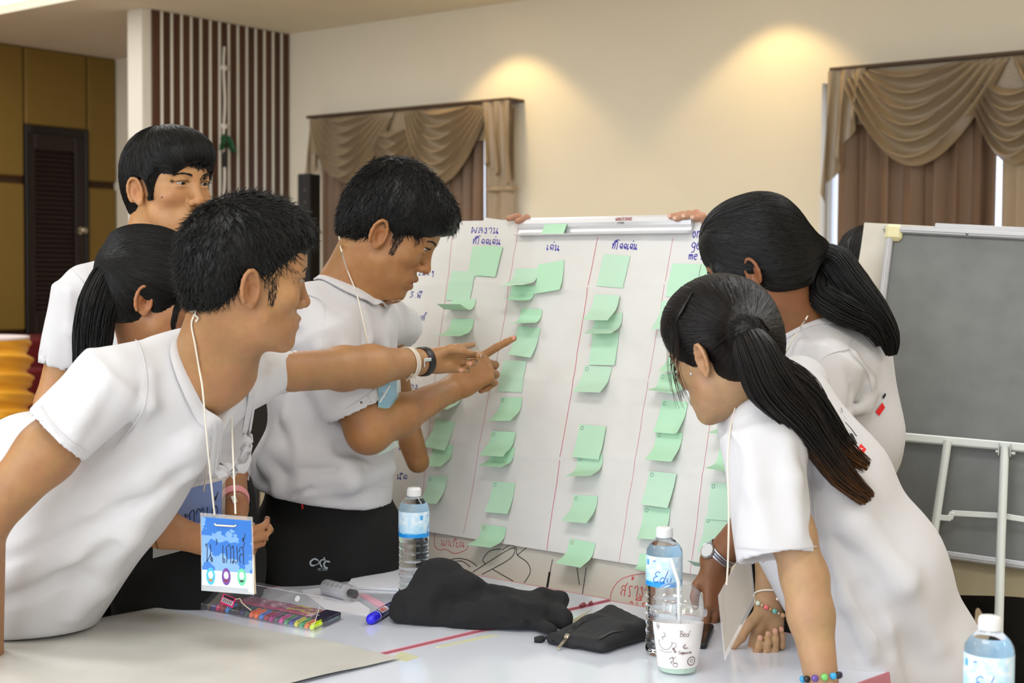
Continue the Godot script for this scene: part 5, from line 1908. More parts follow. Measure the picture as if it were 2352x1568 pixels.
func add_head(f: Field, t: Transform3D, female := false, open := 0.0) -> void:
	var s := t.basis.x.length() * 0.001
	var b := t.basis.orthonormalized()
	f.ell(hp(t, 0, 48, -4), Vector3(72, 84, 95) * s, b, 0.02)
	f.ell(hp(t, 0, -8, 36), Vector3(61, 82, 54) * s, b, 30 * s)
	f.ell(hp(t, 0, 62, 62), Vector3(54, 40, 32) * s, b, 30 * s)
	var jw := 40.0 if female else 45.0
	for g in [-1.0, 1.0]:
		f.cap(hp(t, g * jw, -42, 26), hp(t, g * 14, -80 - open, 78), 21 * s, 15 * s, 26 * s)
		f.ell(hp(t, g * 42, -4, 64), Vector3(22, 17, 20) * s, b, 24 * s)
	f.ell(hp(t, 0, -56, 52), Vector3(44, 32, 42) * s, b, 24 * s)
	f.ell(hp(t, 0, -82 - open, 84), Vector3(17, 13, 13) * s, b, 16 * s)
	f.ell(hp(t, 0, -46, 84), Vector3(28, 22, 16) * s, b, 14 * s)
	for g in [-1.0, 1.0]:
		f.cap(hp(t, g * 12, 45, 88), hp(t, g * 46, 43, 74), 8 * s, 8 * s, 14 * s)
		f.ell(hp(t, g * 31, 27, 103), Vector3(19, 11, 17) * s, b, 10 * s, 1)
		f.ell(hp(t, g * 31, 33.5, 79.5), Vector3(18, 7.0, 15.8) * s, b, 4 * s)
		f.ell(hp(t, g * 31, 19.5, 79), Vector3(17, 6.0, 14.8) * s, b, 4 * s)
	f.cap(hp(t, 0, 34, 90), hp(t, 0, -6, 108), 6.5 * s, 9 * s, 14 * s)
	f.ell(hp(t, 0, -11, 109), Vector3(10.5, 9.5, 10) * s, b, 7 * s)
	for g in [-1.0, 1.0]:
		f.ell(hp(t, g * 13, -15, 99), Vector3(7.5, 8, 9) * s, b, 6 * s)
		f.ell(hp(t, g * 6.5, -22, 103), Vector3(4, 3.5, 6) * s, b, 3 * s, 1)
	f.cap(hp(t, -15, -43, 95), hp(t, 0, -39.5, 101), 4 * s, 5.5 * s, 6 * s)
	f.cap(hp(t, 15, -43, 95), hp(t, 0, -39.5, 101), 4 * s, 5.5 * s, 6 * s)
	f.cap(hp(t, -22, -46, 88), hp(t, 22, -46, 88), 3 * s, 3 * s, 4 * s, 1)
	if open > 0.0: f.ell(hp(t, 0, -48 - open * 0.5, 96), Vector3(15, open * 0.6, 14) * s, b, 3 * s, 1)
	f.cap(hp(t, -13, -53 - open, 95), hp(t, 0, -54 - open, 98.5), 5 * s, 6.5 * s, 5 * s)
	f.cap(hp(t, 13, -53 - open, 95), hp(t, 0, -54 - open, 98.5), 5 * s, 6.5 * s, 5 * s)
	# ears
	for g in [-1.0, 1.0]:
		var ec := Vector3(g * 77, 4, -8)
		var eb := b * Basis(Vector3.UP, g * -0.42)      # each stands off the head, opening forward
		eb = eb * Basis(Vector3.RIGHT, -0.18)
		var e := Transform3D(eb.scaled_local(Vector3.ONE * s * 1000.0), t * (ec * 0.001))
		f.ell(e.origin, Vector3(5, 29, 17) * s, eb, 6 * s)
		var last := Vector3.ZERO
		for k in 12:
			var a := lerpf(-2.3, 2.35, k / 11.0)      # from the front top, over, and down the back
			var q := hp(e, g * (4.0 + 2.5 * sin((k / 11.0) * PI)), 30 * cos(a * 0.98), -18 * sin(a * 0.98 + 0.0) if a > 0 else -15 * sin(a))
			if k > 0: f.cap(last, q, 3.9 * s, 3.9 * s, 2.0 * s)
			last = q
		f.ell(hp(e, g * 2, -26, 5), Vector3(4.5, 8.5, 7) * s, eb, 5 * s)
		f.ell(hp(e, g * 6.5, -3, 3), Vector3(8.0, 15, 9.5) * s, eb, 2 * s, 1)
		f.ell(hp(e, g * 6.5, 15, -4), Vector3(6.5, 9, 7) * s, eb, 2 * s, 1)
		f.ell(hp(e, g * 2.0, -7, 13), Vector3(4, 6, 4.5) * s, eb, 3 * s)

func add_eyes(parent: Node, t: Transform3D, look := Vector2.ZERO) -> void:
	for g in [-1.0, 1.0]:
		var b := Buf.new()
		var c := hp(t, g * 31, 27, 79.5)
		var r := 12.6 * 0.001 * t.basis.x.length()
		var dir := (t.basis * Vector3(look.x, look.y, 1.0)).normalized()
		var bs := Basis(Vector3.UP.cross(dir).normalized(), dir.cross(Vector3.UP.cross(dir)).normalized(), dir)
		var rings := 14
		var s := 0
		for k in rings + 1:
			for j in 25:
				var th := PI * 0.6 * k / rings
				var q := bs * Vector3(sin(th) * cos(TAU * j / 24.0), sin(th) * sin(TAU * j / 24.0), cos(th))
				b.vert(c + q * r, q, Color(0.05, 0.035, 0.03) if th < 0.54 else Color(0.66, 0.61, 0.58))
		for k in rings:
			for j in 24:
				var a := k * 25 + j
				b.face(a, a + 1, a + 26)
				b.face(a, a + 26, a + 25)
		obj("eye", b, vmat(0.12), parent)

# hand space: from the wrist, y to the fingers, z out of the palm, x to the thumb (millimetres)
func add_hand(f: Field, t: Transform3D, bends: Array, thumb: Array, s := 1.0, nails := []) -> void:
	var k := 0.001 * s
	var h := Transform3D(t.basis.orthonormalized().scaled_local(Vector3.ONE * k * 1000.0), t.origin)
	var mcp := [Vector3(27, 90, -2), Vector3(8, 94, -3), Vector3(-11, 89, -2), Vector3(-28, 79, 0)]
	var bone := [[44, 26, 21], [48, 30, 22], [45, 28, 21], [35, 21, 18]]
	var rad := [[10.2, 9.3, 8.3, 7.0], [10.4, 9.5, 8.4, 7.1], [9.8, 8.9, 7.9, 6.8], [8.8, 7.9, 7.0, 6.0]]
	f.cap(hp(h, 0, -12, 0), hp(h, 0, 14, 0), 21 * k, 23 * k, 12 * k, 0, false, h.basis.x.normalized(), 1.30)
	for j in 4:
		var root := Vector3(mcp[j].x * 0.62, 18, 0)
		f.cap(h * (root * 0.001), h * (mcp[j] * 0.001), 15 * k, (12.5 - j * 0.4) * k, 12 * k)
	f.ell(hp(h, 21, 38, 9), Vector3(15, 27, 13) * k, t.basis, 10 * k)
	f.ell(hp(h, -20, 36, 7), Vector3(13, 30, 12) * k, t.basis, 10 * k)
	for j in 4:
		var p: Vector3 = mcp[j]
		var a := 0.0
		var sp: float = bends[j][3] if bends[j].size() > 3 else [0.10, 0.02, -0.06, -0.14][j]
		for q in 3:
			a += deg_to_rad(bends[j][q])
			var dir := Vector3(sin(sp) * cos(a), cos(sp) * cos(a), sin(a)).normalized()
			var n: Vector3 = p + dir * bone[j][q]
			f.cap(h * (p * 0.001), h * (n * 0.001), rad[j][q] * k, rad[j][q + 1] * k, 3.0 * k)
			if q == 2:
				var out := Vector3(-sin(a) * sin(sp), -sin(a) * cos(sp), cos(a)) * -1.0
				nails.append([h * ((p.lerp(n, 0.80) + out * 5.6) * 0.001), (h.basis * out).normalized(), (h.basis * dir).normalized(), 5.2 * k])
			p = n
	for q in thumb.size() - 1:
		var r: Array = [15.0, 11.8, 10.4, 8.2]
		f.cap(h * (thumb[q] * 0.001), h * (thumb[q + 1] * 0.001), r[q] * k, r[q + 1] * k, 5.0 * k)

func add_nails(parent: Node, nails: Array, c := Color(0.80, 0.58, 0.50)) -> void:
	for q in nails:
		var b := Buf.new()
		var out: Vector3 = q[1]
		var dir: Vector3 = q[2]
		var side := dir.cross(out).normalized()
		var r: float = q[3]
		b.grid(6, 6, func(u: float, v: float) -> Vector3:
			var x := (u - 0.5) * 2.0
			var y := (v - 0.5) * 2.0
			var w := sqrt(maxf(0.0, 1.0 - pow(absf(y), 3.0) * 0.6))
			return q[0] + side * (x * r * 0.95 * w) + dir * (y * r * 1.15) + out * (r * 0.32 * (1.0 - x * x) - 0.0002), false, 0.0005)
		obj("fingernail", b, mat(c, 0.3), parent)

func skin_tint(c: Color, t: Variant = null, open := 0.0) -> Callable:
	var nz := FastNoiseLite.new()
	nz.seed = 5
	nz.frequency = 9.0
	var fine := FastNoiseLite.new()
	fine.seed = 6
	fine.frequency = 60.0
	var inv: Transform3D = (t as Transform3D).affine_inverse() if t != null else Transform3D()
	return func(p: Vector3, _n: Vector3) -> Color:
		var m := 1.0 + nz.get_noise_3dv(p) * 0.10 + fine.get_noise_3dv(p) * 0.05
		var o := Color(c.r * m, c.g * m * (1.0 + nz.get_noise_3dv(p * 1.7) * 0.05), c.b * m)
		if t != null:
			var q := (inv * p) * 1000.0
			if q.length() < 160.0:
				var l := Vector2(q.x * 0.42, q.y + 47.0 + open * 0.5)
				if q.z > 80.0 and l.length() < 11.0 + open * 0.5: o = o.lerp(Color(c.r * 0.90, c.g * 0.68, c.b * 0.66), 0.6 * clampf((11.0 + open * 0.5 - l.length()) / 4.0, 0.0, 1.0))
				for g in [-1.0, 1.0]:
					var w: float = (q - Vector3(g * 40.0, -5.0, 75.0)).length()
					if w < 30.0: o = o.lerp(Color(c.r * 1.02, c.g * 0.86, c.b * 0.82), 0.35 * (1.0 - w / 30.0))
					w = (q - Vector3(g * 80.0, 4.0, -8.0)).length()
					if w < 36.0: o = o.lerp(Color(c.r * 1.0, c.g * 0.82, c.b * 0.76), 0.5 * (1.0 - w / 36.0))
				var tip := (q - Vector3(0, -12, 110)).length()
				if tip < 18.0: o = o.lerp(Color(c.r, c.g * 0.86, c.b * 0.82), 0.5 * (1.0 - tip / 18.0))
		return o

# one skin over the whole body; the head and the hands get a finer net
func body(o: Node3D, f: Field, tint: Callable, fine: Array[AABB], cell := 0.003) -> void:
	var b := Buf.new()
	f.mesh(b, 0.006, null, tint, AABB(), 1, fine)
	for q in fine: f.mesh(b, cell, null, tint, q)
	obj("body", b, skin_mat(), o)

func near_box(p: Vector3, r: float) -> AABB:
	return AABB(p - Vector3.ONE * r, Vector3.ONE * 2.0 * r)

func skin_mat() -> StandardMaterial3D:
	var m := vmat(0.52)
	m.subsurf_scatter_enabled = true
	m.subsurf_scatter_strength = 0.08
	return m

var m_shirt: StandardMaterial3D
func shirt_mat() -> StandardMaterial3D:
	if m_shirt == null:
		m_shirt = mat(Color(0.80, 0.794, 0.805), 0.95)
		m_shirt.rim_enabled = true
		m_shirt.rim = 0.15
	return m_shirt

func cloth_wave(seed_: int, amp: float, scale := 3.2, dir := Vector3.ZERO) -> Callable:      # slack and small folds
	var a := FastNoiseLite.new()
	a.seed = seed_
	a.frequency = scale
	a.fractal_octaves = 3
	a.fractal_gain = 0.42
	return func(p: Vector3, _n: Vector3) -> float:
		var q := p
		if dir != Vector3.ZERO: q = p - dir * p.dot(dir) * 0.72
		var v := a.get_noise_3dv(q)
		return amp * (v - 0.55 * absf(v) + 0.1)

# follows the surface from seed points; flow gives the direction at a head-space point (mm)
func strands(b: Buf, f: Field, t: Transform3D, count: int, seed_: int, pick: Callable, flow: Callable, long: float, rad: float, lift: float, shade: Callable, segs := 7) -> void:
	var r := RandomNumberGenerator.new()
	r.seed = seed_
	var inv := t.affine_inverse()
	var made := 0
	var tries := 0
	while made < count and tries < count * 6:
		tries += 1
		var q: Vector3 = pick.call(r)
		var p := f.settle(t * (q * 0.001))
		if absf(f.at(p)) > 0.003: continue
		var lq := inv * p * 1000.0
		if lq.z > 66.0 and lq.y < 84.0: continue
		var pts := []
		var rr := PackedFloat32Array()
		var cols := []
		var l := long * r.randf_range(0.6, 1.25)
		var c: Color = shade.call(r, inv * p * 1000.0)
		var ph := r.randf() * 100.0
		var up := r.randf_range(0.2, 1.0) * lift
		for k in segs:
			var u := float(k) / (segs - 1)
			pts.append(p)
			rr.push_back(rad * (1.0 - 0.75 * u * u))
			cols.append(c)
			var d: Vector3 = flow.call(inv * p * 1000.0, ph)
			if d == Vector3.ZERO: break
			var n := f.normal(p)
			d = t.basis * d
			d = (d - n * d.dot(n) * 0.85).normalized()
			p += d * l / (segs - 1)
			var dd := f.at(p)
			p -= n * (dd - up * (0.15 + u * u))
		if pts.size() >= 3:
			b.tube(pts, rr, 3, false, cols)
			made += 1

func around(r: RandomNumberGenerator, c: Vector3, rr: Vector3) -> Vector3:
	var z := r.randf_range(-1, 1)
	var a := r.randf() * TAU
	var w := sqrt(1.0 - z * z)
	return c + Vector3(w * cos(a), z, w * sin(a)) * rr

# a hank of long hair along a line of world points
func tress(b: Buf, pts: Array, radii: Array, count: int, seed_: int, rad: float, shade: Callable, wave := 0.004, flat := Vector3.ZERO, loose := 0.15) -> void:
	var line := smooth_3(pts, 4)
	var n := line.size()
	var r := RandomNumberGenerator.new()
	r.seed = seed_
	var side := PackedVector3Array()
	var up := PackedVector3Array()
	var s := Vector3.ZERO
	for k in n:
		var tn: Vector3 = (line[mini(k + 1, n - 1)] - line[maxi(k - 1, 0)]).normalized()
		if k == 0: s = tn.cross(Vector3(0.3, 1, 0.2)).normalized()
		s = (s - tn * s.dot(tn)).normalized()
		side.push_back(s)
		up.push_back(tn.cross(s))
	for j in count:
		var a := r.randf() * TAU
		var w := sqrt(r.randf())
		if r.randf() < 0.5: w = lerpf(w, 1.0, 0.6)
		var ph := r.randf() * TAU
		var stop := int(n * (1.0 - 0.35 * pow(r.randf(), 2.0)))
		var p := []
		var rr := PackedFloat32Array()
		var cols := []
		var dv := Vector2(r.randf_range(-1, 1), r.randf_range(-1, 1)) * loose
		for k in range(0, stop):
			var u := float(k) / (n - 1)
			var x := u * (radii.size() - 1)
			var ri: float = lerpf(radii[int(x)], radii[mini(int(x) + 1, radii.size() - 1)], x - int(x))
			var q: Vector3 = side[k] * ((cos(a) * w + dv.x * u * u) * ri) + up[k] * ((sin(a) * w + dv.y * u * u) * ri)
			if flat != Vector3.ZERO: q -= flat * q.dot(flat) * 0.45
			q += side[k] * sin(u * 7.0 + ph) * wave * u + up[k] * cos(u * 5.0 + ph * 1.7) * wave * u
			p.append(line[k] + q)
			rr.push_back(rad * (1.0 if u < 0.8 else lerpf(1.0, 0.35, (u - 0.8) * 5.0)))
			cols.append(shade.call(r, u, ph))
		if p.size() > 3: b.tube(p, rr, 3, false, cols)

func smooth_3(p: Array, n := 4) -> Array:
	var out := []
	for k in p.size() - 1:
		for j in n:
			out.append(p[k].cubic_interpolate(p[k + 1], p[maxi(k - 1, 0)], p[mini(k + 2, p.size() - 1)], float(j) / n))
	out.append(p[p.size() - 1])
	return out

func core(f: Field, pts: Array, radii: Array, k := 0.02, ax := Vector3.ZERO, sc := 1.0) -> void:
	for j in pts.size() - 1:
		f.cap(pts[j], pts[j + 1], radii[j], radii[j + 1], k, 0, false, ax, sc)

func black_hair(r: RandomNumberGenerator, _q: Vector3) -> Color:
	var v := r.randf()
	return Color(0.030, 0.025, 0.025).lerp(Color(0.085, 0.072, 0.068), v * v)

func hair_mat() -> StandardMaterial3D:
	var m := vmat(0.5)
	m.metallic_specular = 0.42
	return m

# the ribbed band round a neck hole, laid on the shirt
func collar(parent: Node, f: Field, c: Vector3, axis: Vector3, fore: Vector3, r0: float, r1: float, wide := 0.017, drop := 0.0) -> void:
	var e1 := (fore - axis * fore.dot(axis)).normalized()
	var e2 := axis.cross(e1)
	var b := Buf.new()
	b.grid(72, 4, func(u: float, v: float) -> Vector3:
		var a := TAU * u
		var w := wide * (v - 0.15)
		var q := c + e1 * (cos(a) * (r0 + w) + drop * maxf(0.0, cos(a))) + e2 * (sin(a) * (r1 + w))
		var p := f.hit(q + axis * 0.14, -axis, 0.30)
		return p + f.normal(p) * (0.0022 - 0.0016 * absf(v - 0.5) * 2.0), false, 0.004)
	obj("collar", b, shirt_mat(), parent)

func seam(b: Buf, f: Field, px: Array, r := 0.0011) -> void:
	var line := []
	for q in px: line.append(Vector2(q[0], q[1]))
	var pts := []
	for q in smooth_line(line, 5):
		var o := P(q.x, q.y, 1.2)
		pts.append(f.hit(o, (o - cam_at).normalized(), 4.0))
	b.tube(pts, r, 5, false)

func cord(parent: Node, called: String, pts: Array, r := 0.0016) -> void:
	var b := Buf.new()
	b.tube(smooth_3(pts, 4), r, 8)
	obj(called, b, mat(Color(0.88, 0.85, 0.79), 0.8), parent)

func on_skin(f: Field, x: float, y: float, off := 0.0) -> Vector3:     # the surface point seen at a pixel
	var o := P(x, y, 1.2)
	var dir := (o - cam_at).normalized()
	return f.hit(o, dir, 4.0) - dir * off

# a strap round a limb: a closed band that follows the limb's surface
func band(parent: Node, called: String, f: Field, a: Vector3, b2: Vector3, r0: float, wide: float, thick: float, m: Material) -> void:
	var ax := (b2 - a).normalized()
	var e1 := ax.cross(Vector3(0.2, 0.3, 1)).normalized()
	var e2 := ax.cross(e1)
	var mid := a.lerp(b2, 0.5)
	var b := Buf.new()
	b.grid(48, 5, func(u: float, v: float) -> Vector3:
		var d := e1 * cos(TAU * u) + e2 * sin(TAU * u)
		var c := mid + ax * wide * (v - 0.5)
		var s := f.hit(c + d * (r0 + 0.05), -d, 0.1)
		return s + d * (thick - 0.0004 - thick * 0.5 * pow(absf(v - 0.5) * 2.0, 4.0)), false, thick * 0.8)
	obj(called, b, m, parent)

func legs(t: Node3D, hip: Vector3, side: Vector3, wide: float, feet: Vector3, m: Material, high := 0.12, fat := 1.0) -> void:
	var f := Field.new()
	f.cap(hip + Vector3.UP * high, hip, 0.135 * fat, 0.15 * fat, 0.05, 0, false, side, 1.15)
	for g in [-1.0, 1.0]:
		var h: Vector3 = hip + side * (g * wide * 0.5)
		var ft: Vector3 = feet + side * (g * wide * 0.8)
		var kn := h.lerp(Vector3(ft.x, 0.0, ft.z), 0.52)
		f.cap(h, kn, 0.105 * fat, 0.078 * fat, 0.05)
		f.cap(kn, Vector3(ft.x, 0.06, ft.z), 0.078 * fat, 0.066 * fat, 0.03)
	f.cut(Vector3(0, 0.03, 0), Vector3.DOWN)
	var b := Buf.new()
	f.mesh(b, 0.012, cloth_wave(int(hip.x * 100.0), 0.012, 4.0))
	obj("trousers", b, m, t)
	for g in [-1.0, 1.0]:
		var ft: Vector3 = feet + side * (g * wide * 0.8)
		var fw := side.cross(Vector3.UP)
		var s := Field.new()
		s.cap(Vector3(ft.x, 0.05, ft.z) - fw * 0.04, Vector3(ft.x, 0.035, ft.z) + fw * 0.15, 0.042, 0.034, 0.02)
		s.cut(Vector3(0, 0.002, 0), Vector3.DOWN)
		b = Buf.new()
		s.mesh(b, 0.01)
		obj("shoe", b, mat(Color(0.12, 0.12, 0.13), 0.6), t)
# ---------------------------------------------------------------- the people
func m_black() -> StandardMaterial3D:
	return mat(Color(0.045, 0.043, 0.045), 0.9)

func short_hair(o: Node3D, hf: Field, t: Transform3D, n: int, seed_: int, long: float, lift: float, flow: Callable, rad := 0.0008) -> void:
	var b := Buf.new()
	b.col = Color(0.028, 0.024, 0.024)
	hf.mesh(b, 0.004)
	var tex := Buf.new()
	strands(b, hf, t, n, seed_, func(r: RandomNumberGenerator) -> Vector3: return around(r, Vector3(0, 45, -8), Vector3(95, 115, 115)), flow, long, rad, lift, black_hair)
	obj("hair", b, hair_mat(), o)

func brow(o: Node3D, t: Transform3D, f: Field, seed_: int, stubble := 0) -> void:
	var b := Buf.new()
	var r := RandomNumberGenerator.new()
	r.seed = seed_
	for g in [-1.0, 1.0]:
		for k in 110:
			var u := r.randf()
			var q := Vector3(g * lerpf(13, 50, u), 43 + 6 * sin(u * 2.6) - 3.0 * u + r.randf_range(-2.6, 2.6) * (1.0 - 0.6 * u), 110)
			var s := f.hit(t * (q * 0.001), -t.basis.z.normalized(), 0.1)
			var d := (t.basis * Vector3(g * 1.0, 0.35 - 0.6 * u, -0.1)).normalized()
			b.tube([s, f.settle(s + d * 0.003, 0.0006), f.settle(s + d * 0.007, 0.0004)], [0.0004, 0.0004, 0.0002], 3, false)
		for k in stubble:      # the faded hair before the ears
			var y := r.randf_range(-16, 40)
			var q := f.settle(hp(t, g * 72, y, 34.0 + r.randf_range(-11, 11) * (y + 60) / 100.0))
			var e := f.settle(q + (t.basis * Vector3(r.randf_range(-0.2, 0.2), -1, r.randf_range(-0.2, 0.3))) * 0.007, 0.0006)
			b.tube([q, q.lerp(e, 0.5), e], [0.00045, 0.00045, 0.0002], 3, false)
		for k in 26:      # lashes
			var u := k / 25.0
			var c := hp(t, g * lerpf(17, 46, u), 29.5 + 3.5 * sin(u * PI), 91 - 6 * absf(u - 0.4))
			b.tube([c, c + t.basis * Vector3(g * (u - 0.4) * 0.003, -0.0012, 0.0045), c + t.basis * Vector3(g * (u - 0.4) * 0.005, 0.0002, 0.0075)], [0.0004, 0.0003, 0.0002], 3, false)
	for k in b.c.size(): b.c[k] = Color(0.05, 0.04, 0.035)
	obj("brow_hair", b, vmat(0.6), o)

func boy_in_front() -> void:
	var o := thing("person", "boy leaning over the tables in white T-shirt, black watch strap on his outstretched arm", "person")
	var t := head_at(556, 660, 2.36, Vector3(0.90, -0.13, -0.42), Vector3(0.13, 1, 0.02), 1.0)
	var skin := Color(0.62, 0.45, 0.30)
	# body: head, neck, both arms, left hand
	var f := Field.new()
	add_head(f, t)
	var nb := P(470, 860, 2.46)
	f.cap(hp(t, 0, -20, -22), nb, 0.054, 0.064, 0.03)
	f.cap(hp(t, 0, -52, 10), P(530, 850, 2.46), 0.030, 0.045, 0.04)
	f.cap(nb, P(330, 980, 2.52), 0.062, 0.07, 0.03)
	f.cap(P(470, 890, 2.49), P(580, 866, 2.62), 0.035, 0.037, 0.015)
	f.cap(P(420, 890, 2.48), P(265, 875, 2.37), 0.035, 0.040, 0.015)
	var rs := P(262, 874, 2.37)
	var re := P(-48, 1205, 2.33)
	f.cap(rs, rs.lerp(re, 0.5), 0.042, 0.046, 0.015)
	f.cap(rs.lerp(re, 0.5), re, 0.047, 0.041, 0.03)
	var rw := P(-30, 1500, 2.50)
	f.cap(re, rw, 0.042, 0.028, 0.02)
	add_hand(f, Transform3D(Basis(Vector3(0.3, 0, 0.95), (rw - re).normalized(), Vector3(0.95, 0.1, -0.3)).orthonormalized(), rw), [[20, 25, 15], [22, 28, 15], [24, 30, 15], [28, 30, 15]], [Vector3(20, 22, 8), Vector3(42, 52, 16), Vector3(50, 82, 22), Vector3(50, 106, 26)])
	var ls := P(588, 858, 2.62)
	var le := P(790, 846, 2.86)
	var lw := P(974, 830, 3.03)
	f.cap(ls, le, 0.038, 0.0405, 0.015)
	f.cap(le, le.lerp(lw, 0.32), 0.0405, 0.0395, 0.03)
	f.cap(le.lerp(lw, 0.32), lw, 0.0395, 0.0275, 0.03)
	var tip := P(1086, 806, 3.13)
	var hy := (P(1058, 822, 3.075) - lw).normalized()
	var hz := Vector3(0.25, -0.02, 0.92)      # the palm looks back and down
	hz = (hz - hy * hz.dot(hy)).normalized()
	var nails := []
	add_hand(f, Transform3D(Basis(-hy.cross(hz), hy, hz), lw + hy * 0.012), [[-38, 4, 4, 0.0], [34, 72, 32, 0.0], [48, 80, 36, -0.03], [60, 80, 36, -0.07]], [Vector3(18, 24, 10), Vector3(30, 48, 30), Vector3(24, 74, 44), Vector3(14, 98, 46)], 0.82, nails)
	body(o, f, skin_tint(skin, t), [near_box(hp(t, 0, 10, 10), 0.135), near_box(lw + hy * 0.085, 0.10)])
	var b: Buf
	add_eyes(o, t, Vector2(0.0, -0.1))
	brow(o, t, f, 3, 130)
	add_nails(o, nails)
	# hair: short, brushed up and forward
	var hf := Field.new()
	var hb := t.basis.orthonormalized()
	hf.ell(hp(t, 0, 56, -8), Vector3(0.078, 0.092, 0.106), hb)
	hf.ell(hp(t, 0, 100, 26), Vector3(0.062, 0.052, 0.085), hb, 0.03)
	hf.ell(hp(t, 0, 10, -52), Vector3(0.062, 0.07, 0.05), hb, 0.03)
	hf.ell(hp(t, 0, -8, 108), Vector3(0.075, 0.088, 0.060), hb, 0.012, 1)
	for g in [-1.0, 1.0]:
		hf.ell(hp(t, g * 84, -12, 6), Vector3(0.030, 0.040, 0.033), hb, 0.012, 1)
		hf.ell(hp(t, g * 74, -10, 62), Vector3(0.024, 0.060, 0.045), hb, 0.012, 1)
	hf.cut(hp(t, 0, -38, -60), t.basis * Vector3(0, -0.9, 0.25), 0.01)
	short_hair(o, hf, t, 5200, 11, 0.020, 0.016, func(q: Vector3, ph: float) -> Vector3:
		var c := Vector3(q.x, q.y - 118.0, q.z + 48.0).normalized()
		return c + Vector3(0.45 * sin(ph), -0.25, 0.45 * sin(ph * 2.0)))
	# shirt
	var s := Field.new()
	var ax := Vector3(0.15, 0, 1).normalized()
	s.cap(P(440, 850, 2.48), P(265, 872, 2.37), 0.066, 0.060, 0.03)
	s.cap(P(400, 905, 2.52), P(240, 1090, 2.60), 0.112, 0.130, 0.04, 0, false, ax, 1.2)
	s.cap(P(240, 1090, 2.60), P(20, 1390, 2.74), 0.130, 0.160, 0.05, 0, false, ax, 1.15)
	s.cap(P(60, 1060, 2.66), P(-60, 1300, 2.76), 0.09, 0.12, 0.08)
	s.cap(P(468, 850, 2.50), P(575, 866, 2.62), 0.062, 0.050, 0.04)
	s.cap(P(466, 916, 2.56), P(112, 1385, 2.66), 0.032, 0.050, 0.08)
	s.cap(P(520, 900, 2.58), P(560, 890, 2.63), 0.045, 0.03, 0.04)
	var rc := P(128, 1006, 2.345)
	s.cap(P(268, 872, 2.37), rc, 0.066, 0.063, 0.03, 0, true)
	var lc := P(668, 850, 2.725)
	s.cap(P(570, 862, 2.61), lc, 0.050, 0.043, 0.03, 0, true)
	# hanging folds
	crease(s, [[500, 945], [425, 1055], [335, 1130], [230, 1195], [60, 1270]], 0.026, 0.010)
	crease(s, [[480, 1000], [395, 1095], [305, 1165], [190, 1220], [20, 1290]], 0.014, 0.009, true, 0.02)
	crease(s, [[375, 1125], [295, 1205], [190, 1262], [0, 1330]], 0.024, 0.009)
	crease(s, [[480, 960], [430, 1020], [330, 1090], [180, 1130]], 0.022, 0.008)
	crease(s, [[330, 900], [290, 990], [200, 1065]], 0.010, 0.006, true, 0.012)
	crease(s, [[345, 860], [340, 930], [300, 1000]], 0.014, 0.006)
	crease(s, [[290, 1240], [220, 1330], [170, 1400]], 0.026, 0.008)
	crease(s, [[260, 1260], [140, 1330], [20, 1380]], 0.014, 0.007, true, 0.02)
	crease(s, [[240, 880], [190, 950], [165, 1010]], 0.016, 0.007)
	crease(s, [[630, 810], [600, 850], [575, 900]], 0.008, 0.004, true)
	s.cut(P(130, 1447, 2.66), Vector3(0.06, -1, 0.1), 0.006)
	var naked := Field.new()
	naked.ps = s.ps.duplicate()
	var axis := (hp(t, 0, -60, -20) - nb).normalized()
	axis = (axis + Vector3(-0.08, 0.15, 0.12)).normalized()
	var fore := Vector3(0.75, -0.3, 0.6)
	collar(o, naked, nb + axis * 0.0 + Vector3(0.020, 0, 0.01), axis, fore, 0.066, 0.064, 0.018, 0.012)
	s.cap(nb + Vector3(0.022, 0, 0.012) - axis * 0.06, nb + Vector3(0.022, 0, 0.012) + axis * 0.2, 0.066, 0.066, 0.006, 1, true)
	s.cap(rc.lerp(rs, 0.10), rc.lerp(rs, -0.2), 0.054, 0.054, 0.004, 1, true)
	s.cap(lc.lerp(ls, 0.12), lc.lerp(ls, -0.3), 0.0395, 0.0395, 0.003, 1, true)
	b = Buf.new()
	s.mesh(b, 0.0065, cloth_wave(21, 0.006, 4.0, Vector3(-0.6, -0.8, 0)))
	obj("t_shirt", b, shirt_mat(), o)
	b = Buf.new()
	seam(b, naked, [[300, 762], [322, 800], [336, 860], [332, 930], [300, 985], [262, 1030]])
	seam(b, naked, [[92, 930], [130, 985], [200, 1042]], 0.0008)
	obj("seam", b, shirt_mat(), o)
	legs(o, P(-20, 1560, 2.95), Vector3(0.7, 0, 0.7), 0.2, P(-60, 2100, 2.95), m_black())
	# watch strap and white cords at the wrist
	var wa := P(955, 832, 3.01)
	var wb := P(990, 828, 3.045)
	var bl := mat(Color(0.05, 0.05, 0.055), 0.45)
	var wt := thing("wristwatch", "black leather watch strap with silver buckle on the outstretched arm", "watch")
	band(wt, "strap", f, wa, wb, 0.030, 0.021, 0.0035, bl)
	b = Buf.new()
	var bk := on_skin(f, 982, 826, 0.004)
	b.box(at(bk, Basis((wb - wa).normalized(), Vector3.UP, (wb - wa).normalized().cross(Vector3.UP).normalized()).orthonormalized()), Vector3(0.022, 0.007, 0.004), 0.001)
	b.box(at(bk + (wb - wa).normalized() * -0.010 + Vector3.UP * -0.006, Basis((wb - wa).normalized(), Vector3.UP, (wb - wa).normalized().cross(Vector3.UP).normalized()).orthonormalized()), Vector3(0.003, 0.018, 0.004), 0.001)
	obj("buckle", b, mat(Color(0.8, 0.8, 0.82), 0.25, 0.9), wt)
	wt = thing("cord_bracelet", "white cord bracelet beside the black watch strap on the outstretched arm", "bracelet")
